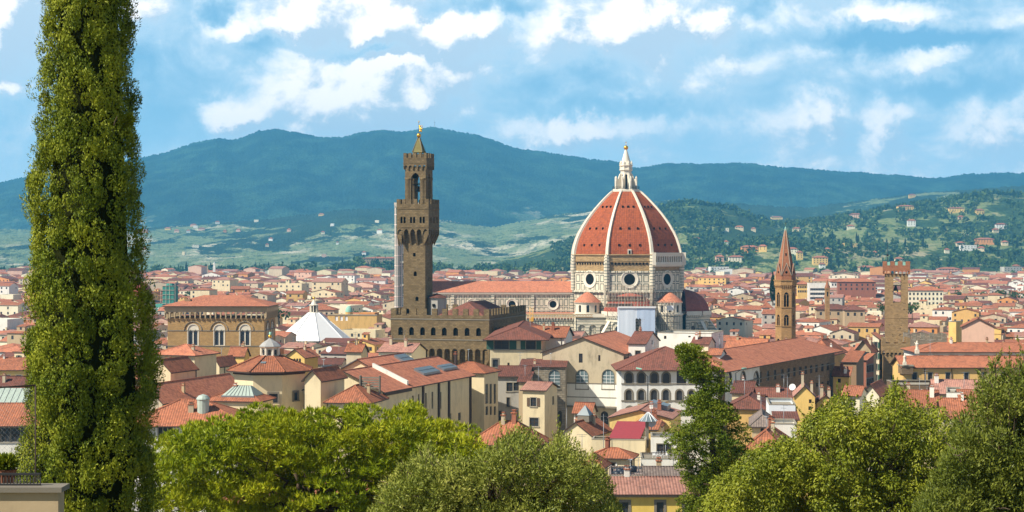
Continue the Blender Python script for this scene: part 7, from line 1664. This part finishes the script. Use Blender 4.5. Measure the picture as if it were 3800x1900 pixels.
# --- the great cypress at the left
def cypress():
    rs = np.random.RandomState(4); D = 46.0; xc = PX(335, D); root = thing('cypress_tree', 'huge dark green cypress filling the left of the picture from bottom to top', 'tree', (xc, D, 0))
    zb = hill_z(xc, D) - .2; Ys = [-900, -600, -200, 0, 200, 430, 560, 800, 1000, 1170, 1400, 1600, 1700, 1830, 1950, 2300]
    Lf = [325, 260, 200, 182, 160, 148, 128, 115, 105, 98, 92, 82, 75, 95, 130, 300]; Rt = [345, 400, 455, 478, 480, 490, 500, 512, 525, 565, 588, 582, 580, 580, 560, 400]
    zs = np.array([PZ(y, D) for y in Ys])[::-1]; cx = np.array([(PX(l, D) + PX(r, D)) / 2 - xc for l, r in zip(Lf, Rt)])[::-1]; hw = np.array([(PX(r, D) - PX(l, D)) / 2 for l, r in zip(Lf, Rt)])[::-1]
    nC = 2400; z = rs.uniform(max(zb, zs[0]), zs[-1], nC * 2); keep = rs.rand(nC * 2) < np.interp(z, zs, hw) / hw.max(); z = z[keep][:nC]; n = len(z)
    t = rs.uniform(0, 2 * np.pi, n); R_ = np.interp(z, zs, hw)
    bump_ = fbm(t * 2.4 + 9, z * .8, 2, 8) * 1.15 + .55 * fbm(t * 5 + 3, z * 2.0, 2, 4)
    q = np.clip(.92 + .5 * (bump_ - .72), .68, 1.06) + rs.uniform(-.07, .05, n)
    c = np.stack([np.interp(z, zs, cx) + R_ * q * np.cos(t), R_ * q * np.sin(t) * .95, z], 1); out = np.stack([np.cos(t), np.sin(t), 0 * t], 1)
    k = 125; cc = np.repeat(c, k, 0); oo = np.repeat(out, k, 0); sz = np.repeat(rs.uniform(.14, .27, n), k)[:, None]
    off, d = in_ball(rs, n * k, .35); off = off * sz * np.array([.9, .9, 1.3]); ax = oo * .25 + d * .35 + np.array([0, 0, .9]) + .5 * rs.normal(size=(n * k, 3))
    V = leaves(rs, cc + off + oo * sz * .3, ax, rs.uniform(.05, .105, n * k), rs.uniform(.022, .042, n * k), d * .9 + oo * .9, .45)
    # the broken side branch that stands off on the right
    m = 1500; off, d = in_ball(rs, m); f = rs.rand(m)[:, None]; base = np.array([PX(462, D) - xc, -.3, PZ(500, D)]) * (1 - f) + np.array([PX(492, D) - xc, -.4, PZ(440, D)]) * f
    V = np.vstack([V, leaves(rs, base + off * .17, d + np.array([.2, 0, .4]), .11, .045)])
    link('crown', crown_mesh('crown', V, L_CYP, rs), root)
    b = MB(); n = 20
    prof = [(float(np.interp(zz, zs, hw)) * .70, zz) for zz in np.linspace(zs[0] + .5, zs[-1] - 1, 24)]; b.lathe(prof, 14, float(cx.mean()), 0, 0, 0, True); b.build('inner_shade', flat('crown_shade_dark', (0.018, 0.022, 0.007), 1.0, 0.0, 0, .5, 3), root)  # solid near-black core added to stand in for the crown's shaded depth
    b = MB(); b.tube((cx[2], 0, zb - .5), (cx[6], 0, zs[6]), .45, .3, 8)
    limb(b, (PX(430, D) - xc, -.6, PZ(520, D)), (PX(470, D) - xc, -1.1, PZ(445, D)), .03, .012); b.build('trunk', M_BARK, root)
cypress()
# --- umbrella pine
def pine():
    rs = np.random.RandomState(9); rr = random.Random(5); D = 78.0; xc = PX(1120, D); root = thing('umbrella_pine', 'broad bright green umbrella pine spreading below the museum roofs', 'tree', (xc, D, 0)); zb = hill_z(xc, D)
    top = [(560, 1690), (590, 1625), (700, 1570), (830, 1530), (930, 1508), (1060, 1520), (1250, 1535), (1400, 1508), (1500, 1505), (1560, 1520), (1650, 1565), (1740, 1580), (1790, 1620), (1810, 1720)]
    cl = []
    while len(cl) < 1050:
        px = rs.uniform(560, 1815); yt = lerp_prof(top, px); dy = rs.uniform(-4.6, 4.2); edge = 1 - (dy / 5.2) ** 2
        py = yt + 12 + (1 - edge) * 95 + (rs.rand() ** 1.1) * 430
        if py > 2000: continue
        Dd = D + dy; c = np.array([PX(px, Dd) - xc, dy, PZ(py, Dd)]); cl.append(c)
        if py > yt + 230 and px > 1000 and rs.rand() < .12: cl.pop()
    cl = np.array(cl); n = len(cl); k = 24; r = np.repeat(rs.uniform(.36, .68, n), k)[:, None]
    d = unit(rs.normal(size=(n * k, 3))); d[:, 2] = np.abs(d[:, 2]) * .9 + .05 * rs.normal(size=n * k); tc = np.repeat(cl, k, 0) + d * r * np.array([1, 1, .62]); up = unit(d * .7 + np.array([0, 0, .9]))
    m = 8; tc2 = np.repeat(tc, m, 0); a = unit(np.repeat(up, m, 0) + .55 * rs.normal(size=(n * k * m, 3))); ln = rs.uniform(.18, .32, n * k * m)
    V = leaves(rs, tc2 + a * (ln / 2)[:, None], a, ln, .05, np.repeat(unit(d + np.array([0, 0, .5])), m, 0), .7)
    me = crown_mesh('crown', V, L_PINE, rs); link('crown', me, root)
    b = MB(); f0 = Vector((PX(1075, D) - xc, 0, zb - .4)); f1 = Vector((PX(1090, D) - xc, .2, PZ(1885, D))); limb(b, f0, f1, .36, .3, .03)
    for i in range(46):
        c = Vector(cl[rr.randrange(n)]); s = f1 + (c - f1) * .25 + Vector((0, 0, .2)); limb(b, f1 - Vector((0, 0, rr.uniform(0, 1.5))), c - Vector((0, 0, .2)), rr.uniform(.07, .16), .02, .3, 5, rr)
        if i % 2 == 0:
            for _ in range(2): q = c + Vector((rr.uniform(-1, 1), rr.uniform(-1, 1), rr.uniform(0, .5))); limb(b, c - Vector((0, 0, .2)), q, .025, .01, .2, 3, rr)
    b.build('trunk', M_BARK, root)
    return cl
pine()
def clump_tree(name, label, D, px0, contour, bottom, dep, nc, k, rad, ln, wd, mat, droop, seed, tw=0.0, trunk_px=None, gap=0.0, pw=1.0):
    """tree whose crown is many leaf clumps spread through a deep volume under an uneven top"""
    rs = np.random.RandomState(seed); rr = random.Random(seed); xc = PX(px0, D); root = thing(name, label, 'tree', (xc, D, 0)); zb = hill_z(xc, D); x0, x1 = contour[0][0], contour[-1][0]; cl = []
    while len(cl) < nc:
        px = rs.uniform(x0, x1); yt = lerp_prof(contour, px) + (28 if droop == .5 else 0) + fbm(np.array([px / 85.0]), np.array([seed * 1.0]), 3, seed)[0] * 60 - 30 + (rs.rand() < .06) * -22; dy = rs.uniform(-dep, dep)
        py = yt + rad * .45 / D * F + (dy / dep) ** 2 * 70 + rs.rand() ** pw * (bottom - yt)
        if py > bottom: continue
        if gap and fbm(np.array([px / 75.0 + dy * .35]), np.array([py / 62.0]), 2, seed)[0] / .75 < gap + .08: continue
        Dd = D + dy; cl.append((PX(px, Dd) - xc, dy, PZ(py, Dd)))
    cl = np.array(cl); n = nc; r = np.repeat(rs.uniform(rad * .6, rad * 1.15, n), k)[:, None]; off, d = in_ball(rs, n * k, .25); c = np.repeat(cl, k, 0) + off * r
    ax = d * .8 + np.array([0, 0, droop]) + .35 * rs.normal(size=(n * k, 3)); V = leaves(rs, c, ax, rs.uniform(ln * .7, ln * 1.25, n * k), rs.uniform(wd * .7, wd * 1.2, n * k), d + np.array([0, 0, .35]), .6)
    hi = cl[np.argsort(-(cl[:, 2] + rs.uniform(-1.2, 1.2, n)))[:90]]; ns = 34      # young shoots standing out of the top
    sd_ = unit(np.stack([rs.normal(size=90) * .45, rs.normal(size=90) * .45, np.ones(90)], 1)); L_ = rs.uniform(.5, 1.25, 90) * rad * 2.2
    tt = rs.rand(90 * ns)[:, None]; cc = np.repeat(hi, ns, 0) + np.repeat(sd_ * L_[:, None], ns, 0) * tt + rs.normal(size=(90 * ns, 3)) * .045 * (1.2 - tt)
    V = np.vstack([V, leaves(rs, cc, np.repeat(sd_, ns, 0) + .8 * rs.normal(size=cc.shape) + np.array([0, 0, droop * .5]), ln * .9, wd * .9)])
    link('crown', crown_mesh('crown', V, mat, rs), root)
    b = MB(); tp = PX(trunk_px or px0, D) - xc; f1 = Vector((tp, 0, max(zb + 1, PZ(bottom - 40, D)))); limb(b, (tp, 0, zb - .4), f1, .3, .22, .05)
    for i in range(40):
        c = Vector(cl[rr.randrange(n)]); limb(b, f1, c, rr.uniform(.05, .11), .012, .25, 5, rr)
        for _ in range(2): q = c + Vector((rr.uniform(-1, 1), rr.uniform(-1, 1), rr.uniform(-.2, .8))) * rad * 1.3; limb(b, c, q, .018, .008, .2, 2, rr)
    for p, d_, l_ in zip(hi, sd_, L_): b.tube(f1, p, .03, .012, 4); b.tube(p, p + d_ * l_ * .8, .012, .005, 4)
    b.build('trunk', M_BARK, root); return root
clump_tree('olive_tree', 'loose pale olive green tree with fine leaves at the bottom centre', 41, 1850, [(1390, 1860), (1430, 1760), (1500, 1680), (1560, 1640), (1640, 1650), (1720, 1645), (1790, 1625), (1850, 1600), (1880, 1580), (1925, 1560), (1960, 1590), (2010, 1625), (2060, 1600), (2090, 1585), (2130, 1610), (2180, 1660), (2220, 1700), (2250, 1760), (2290, 1860)], 1990, 2.1, 1200, 110, .27, .088, .029, L_OLIVE, .5, 31, gap=.22, pw=1.1)
clump_tree('broad_tree', 'big rounded yellow green tree with drooping leaves at bottom right', 60, 3180, [(2640, 1850), (2680, 1770), (2740, 1715), (2800, 1662), (2870, 1625), (2935, 1590), (3000, 1560), (3040, 1535), (3090, 1490), (3150, 1470), (3200, 1490), (3245, 1475), (3290, 1440), (3320, 1425), (3350, 1440), (3395, 1480), (3450, 1510), (3520, 1540), (3580, 1560), (3640, 1640), (3720, 1760), (3760, 1850)], 2000, 3.6, 2000, 105, .36, .125, .05, L_HACK, -.5, 37, gap=.27, pw=1.1)
clump_tree('dark_shrubby_tree', 'dark loose leaved tree with upright shoots at the right edge', 44, 3740, [(3410, 1880), (3450, 1780), (3500, 1690), (3545, 1590), (3590, 1500), (3630, 1440), (3665, 1370), (3690, 1300), (3715, 1350), (3745, 1365), (3780, 1340), (3830, 1320), (3900, 1360), (4020, 1480)], 2000, 1.8, 2100, 85, .27, .10, .034, L_DARKL, .7, 41, gap=.17, pw=.8)
def ragged():
    rs = np.random.RandomState(14); rr = random.Random(3); D = 85.0; xc = PX(2630, D); root = thing('ragged_cypress', 'ragged windblown cypress with leaning top before the white gallery', 'tree', (xc, D, 0)); zb = hill_z(xc, D)
    prof = [(1278, 2530, 2565), (1300, 2518, 2592), (1335, 2520, 2640), (1370, 2545, 2660), (1400, 2548, 2672), (1425, 2560, 2712), (1450, 2570, 2695), (1480, 2545, 2650), (1520, 2530, 2735), (1560, 2510, 2750), (1600, 2470, 2775), (1640, 2448, 2795), (1680, 2470, 2790), (1720, 2510, 2770), (1760, 2530, 2735), (1800, 2548, 2700), (1860, 2520, 2690), (1960, 2530, 2700)]
    py_ = [p[0] for p in prof]; cl = []
    for py in np.linspace(1282, 1960, 400):
        l, r_ = np.interp(py, py_, [p[1] for p in prof]), np.interp(py, py_, [p[2] for p in prof]); hw = (r_ - l) / 2 / F * D
        for _ in range(2 if hw < 1.2 else 4):
            t = rs.uniform(0, 2 * np.pi); q = np.sqrt(rs.uniform(.08, 1)) * 1.0; jit = rs.uniform(-14, 14)
            if vnoise(np.array([t * 1.3 + 5]), np.array([py / 38.0]), 6)[0] < .34: continue
            cl.append(((l + r_) / 2 / F * D - CX / F * D - xc + hw * q * np.cos(t), hw * q * np.sin(t) * .85, PZ(py + jit, D)))
    cl = np.array(cl); n = len(cl); k = 80; r = np.repeat(rs.uniform(.18, .36, n), k)[:, None]; off, d = in_ball(rs, n * k, .3); off = off * r * np.array([1.25, 1.25, .62]); ax = d * .8 + np.array([0, 0, .35]) + .3 * rs.normal(size=(n * k, 3))
    V = leaves(rs, np.repeat(cl, k, 0) + off, ax, rs.uniform(.08, .15, n * k), rs.uniform(.035, .065, n * k), d + np.array([0, 0, .4]), .5); link('crown', crown_mesh('crown', V, L_RAG, rs), root)
    b = MB(); spine = [(2625, 2100), (2640, 1900), (2650, 1750), (2640, 1600), (2620, 1480), (2600, 1380), (2548, 1285)]; P3 = [Vector((PX(x, D) - xc, 0, max(zb - .5, PZ(y, D)))) for x, y in spine]; P3[0].z = zb - .5
    for i in range(len(P3) - 1): b.tube(P3[i], P3[i + 1], .26 - .038 * i, .26 - .038 * (i + 1), 7)
    for i in range(70):
        c = Vector(cl[rr.randrange(n)]); s = min(P3, key=lambda p: abs(p.z - c.z + .5)); limb(b, s, c, .05, .012, .2, 3, rr)
    b.build('trunk', M_BARK, root)
ragged()
# --- terrace, rail and fence at the lower left corner
def terrace():
    D = 24.0; x1 = PX(216, D); zt = PZ(1826, D); b = MB()
    root = thing('terrace_wall', 'beige plastered terrace wall with grey coping in the bottom left corner', 'wall', (x1, D, 0))
    b = MB(); b.box(-4.5, 0, 0, .32, zt - 6, zt); b.build('wall', WALLS['tan'], root); b = MB(); b.box(-4.6, .06, -.06, .38, zt, zt + .07); b.build('coping', M_SERENA, root)
    o = thing('terrace_railing', 'dark thin metal railing on top of the bottom left terrace wall', 'railing', (PX(150, D + .16), D + .16, zt + .07)); b = MB(); L = PX(150, D) - PX(-160, D)
    b.box(-L, 0, -.02, .02, .14, .17); b.build('rail', M_IRON, o)
    b = MB(); b.box(-L, 0, -.025, .025, .0, .02)
    for i in range(26): x = -L * i / 25; b.tube((x, 0, 0), (x, 0, .16), .008, n=4)
    b.build('baluster', M_IRON, o)
    rs = np.random.RandomState(2); o = thing('pot_plant', 'leafy green plant behind the terrace railing at bottom left', 'plant', (PX(18, 25.2), 25.2, zt - .08)); b = MB(); b.lathe([(.12, 0), (.17, .22), (.18, .24)], 12); b.build('pot', T_RED, o); off, d = in_ball(rs, 500); V = leaves(rs, off * np.array([.2, .2, .12]) + np.array([0, 0, .34]), d + np.array([0, 0, .3]), .09, .045); link('foliage', crown_mesh('foliage', V, L_HACK, rs), o)
    D = 26.5; o = thing('wire_fence', 'rusty post and rail of a chain link fence beside the cypress', 'fence', (PX(132, D), D, 0)); zp = PZ(1430, D); L = PX(132, D) - PX(-120, D)
    b = MB(); b.tube((0, 0, PZ(1790, D)), (0, 0, zp), .013, n=6); b.build('post', M_GUTTER, o); b = MB(); b.tube((-L, 0, zp - .06), (0, 0, zp), .014, n=6); b.build('rail', M_GUTTER, o)
    b = MB(); H = zp - PZ(1800, D); st = .075; z0 = PZ(1800, D); nn = int((L + H) / st)
    for i in range(nn):
        a = -L + i * st
        for s in (1, -1):
            xa, xb = (a - H, a) if s > 0 else (a, a - H); pts = []
            t0, t1 = 0.0, 1.0; f_ = lambda t: xa + (xb - xa) * t
            lo, hi = sorted((xa, xb))
            def clip(xl): return (xl - xa) / (xb - xa)
            ta, tb = sorted((clip(-L), clip(0.0))); t0, t1 = max(0, ta), min(1, tb)
            if t1 - t0 > .02: b.tube((f_(t0), 0, z0 + H * t0), (f_(t1), 0, z0 + H * t1), .0010, n=3)
    b.build('mesh', M_METAL, o)
terrace()
# ---------------------------------------------------------------- villas and trees on the slopes
villas = [(2606, 1040, 52, 'yellow', 'red', 3), (2672, 1022, 70, 'white', None, 3), (2760, 1035, 60, 'white', 'red', 3), (2672, 975, 30, 'pink', 'red', 2), (2732, 976, 55, 'pale', 'red', 2), (2783, 938, 60, 'orange', 'red', 2), (2830, 936, 30, 'yellow', 'red', 2), (3045, 985, 55, 'yellow', 'red', 3), (3222, 1016, 58, 'tan', 'red', 2), (3131, 1024, 22, 'yellow', 'red', 1),
          (3363, 781, 58, 'yellow', 'red', 2), (3174, 812, 46, 'pink', 'red', 2), (3383, 843, 30, 'white', 'red', 3), (3550, 792, 56, 'yellow', 'red', 2), (3638, 797, 30, 'yellow', 'red', 2), (3565, 816, 22, 'pink', 'red', 1), (3716, 853, 40, 'white', 'red', 2), (3653, 908, 70, 'orange', 'red', 2), (3595, 932, 58, 'white', None, 2), (3174, 920, 22, 'yellow', None, 1), (3128, 918, 14, 'yellow', None, 1), (2884, 814, 42, 'yellow', 'red', 1), (2689, 862, 32, 'pale', None, 1), (2583, 898, 26, 'orange', 'red', 1), (3386, 734, 24, 'yellow', 'red', 2), (3408, 1030, 80, 'pale', 'red', 2), (3524, 1030, 80, 'pink', 'red', 3), (3762, 1016, 70, 'grey', None, 2), (2939, 946, 40, 'pale', 'red', 2), (2969, 966, 22, 'yellow', 'red', 3),
          (622, 855, 22, 'yellow', 'red', 1), (655, 864, 18, 'pink', 'red', 1), (717, 841, 22, 'pink', 'red', 1), (748, 858, 24, 'pink', 'red', 1), (834, 865, 12, 'orange', 'red', 1), (884, 863, 16, 'pink', 'red', 1), (1192, 802, 20, 'yellow', 'red', 1), (1233, 841, 14, 'white', None, 1), (1408, 868, 20, 'white', 'red', 2), (725, 919, 26, 'pale', None, 1), (527, 866, 42, 'orange', 'red', 2), (973, 1026, 40, 'yellow', 'red', 1), (1120, 1026, 60, 'pale', 'red', 2), (1225, 1024, 32, 'orange', 'red', 1), (1373, 1046, 100, 'yellow', 'red', 2), (1423, 980, 150, 'tan', 'red', 2), (752, 1040, 100, 'tan', 'red', 1)]
rv = random.Random(77)
for _ in range(34):
    if rv.random() < .55: villas.append((rv.uniform(2560, 3790), rv.uniform(845, 1020), rv.uniform(14, 34), rv.choice(['pale', 'yellow', 'white', 'cream']), 'red', 1))
    else: villas.append((rv.uniform(380, 1440), rv.uniform(810, 960), rv.uniform(9, 18), rv.choice(['white', 'pale', 'cream', 'pink']), rv.choice(['red', None]), 1))
vm = []
for (px, py, wp, wc, rc, fl) in villas:
    D = None
    for L_ in (3, 2, 1):
        D = hill_hit(L_, px, py)
        if D: zb = hz(L_, px, D) - 3; break
    if not D: D = 2900 if py > 1005 else None; zb = 0
    if not D: continue
    wd = wp / F * D; Hh = 4.0 + 3.2 * fl + 3
    h = House('villa', None, 'villa', (PX(px, D) - wd / 2, D), R(rv.uniform(-14, 8)), wd, max(9, wd * .55), zb + Hh, zb, 'villas scattered over the wooded slopes')
    if wp > 20:
        for r in range(fl): h.grid('f', max(2, int(wd / 5)), [1.0 + 3.3 * r], 1.5, 1.8, 'rect', 'plain')
    h.make('hip' if rc else 'flat', 2.6 if rc else .8, .8, WALLS[wc], ROOFS[rc] if rc else M_TRIM)
    if wc in ('yellow', 'white') and fl == 3: h.chimney(.3, .5, 2, 1.2)
    vm.append(('%s%s villa%s' % ('little ' if wp < 20 else 'large ' if wp > 54 else '', WN[wc], ', red roof' if rc else ', flat roof'), 'slope ' + near_landmark(px, py), px, h.root))
uniq_labels(vm)
def scatter_far():
    rs = np.random.RandomState(55); Cc, S, T = [], [], []
    def add(layer, n, ylo, yhi, x0, x1, dens, sz):
        D0, D1 = HILLS[layer][3], HILLS[layer][4]; k = 0
        while k < n:
            px = rs.uniform(x0, x1); D = rs.uniform(D0 + 30, D1 - 5); z = hz(layer, px, D)
            if z < 1.0: k += .2; continue
            if vnoise(np.array([px / 60.0 + layer * 7]), np.array([D / 140.0]), 9)[0] > dens: k += .1; continue
            cy = rs.rand() < .22; h = rs.uniform(9, 17) * sz if cy else rs.uniform(7, 13) * sz
            Cc.append((PX(px, D), D, z)); S.append((h * .16, h * .5) if cy else (h * .52, h * .45)); T.append(cy); k += 1
    add(3, 2300, 0, 0, -50, 3850, .72, 1.0); add(2, 2300, 0, 0, 2050, 3850, .62, 1.1)
    for _ in range(420):                                          # crest fringe of the near ridge
        px = rs.uniform(2250, 3850); D = 4480; Cc.append((PX(px, D), D, hz(2, px, D) - 1)); cy = rs.rand() < .3; h = rs.uniform(9, 18); S.append((h * .17, h * .5) if cy else (h * .45, h * .45)); T.append(cy)
    Cc = np.array(Cc); S = np.array(S); T = np.array(T); k = 16
    d, _ = in_ball(rs, len(Cc) * k, .3); s = np.repeat(S, k, 0); c = np.repeat(Cc, k, 0) + np.array([0, 0, 1]) * s[:, 1:2] * .95 + d * np.stack([s[:, 0], s[:, 0], s[:, 1]], 1)
    q = s[:, 0] * 1.0; V = leaves(rs, c, d + np.array([0, 0, .3]) + .5 * rs.normal(size=c.shape), np.maximum(q * 1.15, s[:, 1] * .7), q * .95)
    n = len(c); Fc = np.arange(n * 4).reshape(n, 4); me = np_mesh('woodland', V, Fc, [L_FAR, L_FARC], np.repeat(T, k).astype(int), rnd_attr=np.repeat(rs.rand(n), 4), uv=False)
    tag(link('woodland', me), 'woods covering the low slopes behind the town', 'woods', None, 'stuff')
scatter_far()
def far_tree_proto(cy, seed):
    rs = np.random.RandomState(seed); k = 260; d, _ = in_ball(rs, k, .35)
    if cy: c = d * np.array([1.6, 1.6, 6.5]); c[:, :2] *= np.clip((7.5 - c[:, 2:3]) / 9, .15, 1); c[:, 2] += 7.5; V = leaves(rs, c, d * .4 + np.array([0, 0, 1]), 1.9, .8)
    else:
        lob = rs.normal(size=(6, 3)) * np.array([2.4, 2.4, 1.0]); c = lob[rs.randint(0, 6, k)] + d * 2.4 * np.array([1, 1, .85]); c[:, 2] += 6.5; V = leaves(rs, c, d + .4 * rs.normal(size=(k, 3)), 1.5, 1.05)
    return crown_mesh('crown', V, L_FARC if cy else L_FAR, rs)
protos = {}
for cy in (0, 1):
    for i in range(3):
        b = MB(); b.tube((0, 0, -1), (0, 0, 5), .35, .2, 6); b.tube((0, 0, 4), (.8, .3, 6.5), .16, .08, 5); b.tube((0, 0, 3.6), (-.9, -.2, 6.2), .16, .08, 5); protos[cy, i] = (far_tree_proto(cy, 60 + cy * 10 + i), b.mesh('trunk', M_BARK))
tm = []
def far_tree(px, D, z, cy, scale, where):
    i = rv.randrange(3); n_ = 'cypress_tree' if cy else 'round_tree'
    o = thing(n_, None, 'tree', (PX(px, D), D, z), rv.uniform(0, 6.28), 'slender cypresses among the houses and slopes' if cy else 'round green trees among the houses'); o.scale = (scale,) * 3
    link('crown', protos[cy, i][0], o); link('trunk', protos[cy, i][1], o)
    py = HY - (z + 6 - EYE) * F / D
    tm.append(('%s%s' % ('tall ' if scale > 1.15 else 'small ' if scale < .85 else '', 'dark cypress' if cy else 'round green tree'), where + near_landmark(px, py), px, o))
spots = [(715, 1092, 1450), (770, 1098, 1500), (855, 1100, 1450), (1035, 1155, 950), (870, 1040, 2300), (920, 1035, 2400), (1300, 1165, 1000), (1330, 1160, 1020), (2720, 1075, 2000), (2800, 1050, 2300), (3275, 1130, 1050), (3385, 1130, 1000), (3560, 1085, 1500), (3640, 1095, 1500), (3720, 1090, 1450), (3770, 1095, 1500), (3600, 1090, 1700), (1280, 1050, 2200), (1420, 1052, 2100), (560, 1035, 2500), (600, 1032, 2500), (30, 1140, 1450), (60, 1150, 1400), (90, 1135, 1480), (10, 1150, 1500), (2550, 1060, 2200), (2650, 1058, 2200), (3480, 1075, 1800), (2770, 1060, 2400)]
for px, py, D in spots: far_tree(px, D, max(0, PZ(py, D) - 8), 0, rv.uniform(.8, 1.3), 'among roofs ')
far_tree(2868, 1080, PZ(1120, 1080) - 1, 1, 1.35, 'among roofs ')
for i in range(64):
    for _ in range(30):
        px = rv.choice([rv.uniform(2560, 3790), rv.uniform(560, 1450)]) if i % 3 else rv.uniform(3050, 3330); L_ = 3; D = rv.uniform(2800, 3480); z = hz(3, px, D)
        if z > 3: break
    else: continue
    far_tree(px, D, z - 1, 1 if rv.random() < .75 else 0, rv.uniform(.9, 1.5), 'slope ')
uniq_labels(tm)
o = thing('radio_mast', 'thin radio mast on the crest of the far hill above the palace tower', 'mast', (PX(1613, 9580), 9580, PZ(476, 9580))); b = MB(); b.tube((0, 0, -20), (0, 0, 45), 2.2, 1.2, 4); b.box(-4, 4, -1, 1, 30, 33); b.box(-3, 3, -1, 1, 18, 20); b.build('mast', M_METAL, o)
# ---------------------------------------------------------------- the air between here and the hills
m = bpy.data.materials.new('haze'); m.use_nodes = True; t = NT(m.node_tree)
vol = t.n('ShaderNodeVolumePrincipled'); vol.inputs['Color'].default_value = (0.14, 0.58, 1.0, 1); vol.inputs['Density'].default_value = 7.5e-5; vol.inputs['Anisotropy'].default_value = 0.0
o_ = t.n('ShaderNodeOutputMaterial'); t.link(vol.outputs[0], o_.inputs['Volume'])
b = MB(); b.box(-5400, 5400, -260, 11200, -40, 790); hz_ = b.build('haze', m); tag(hz_, 'bluish summer haze over the town and hills', 'haze', None, 'stuff')
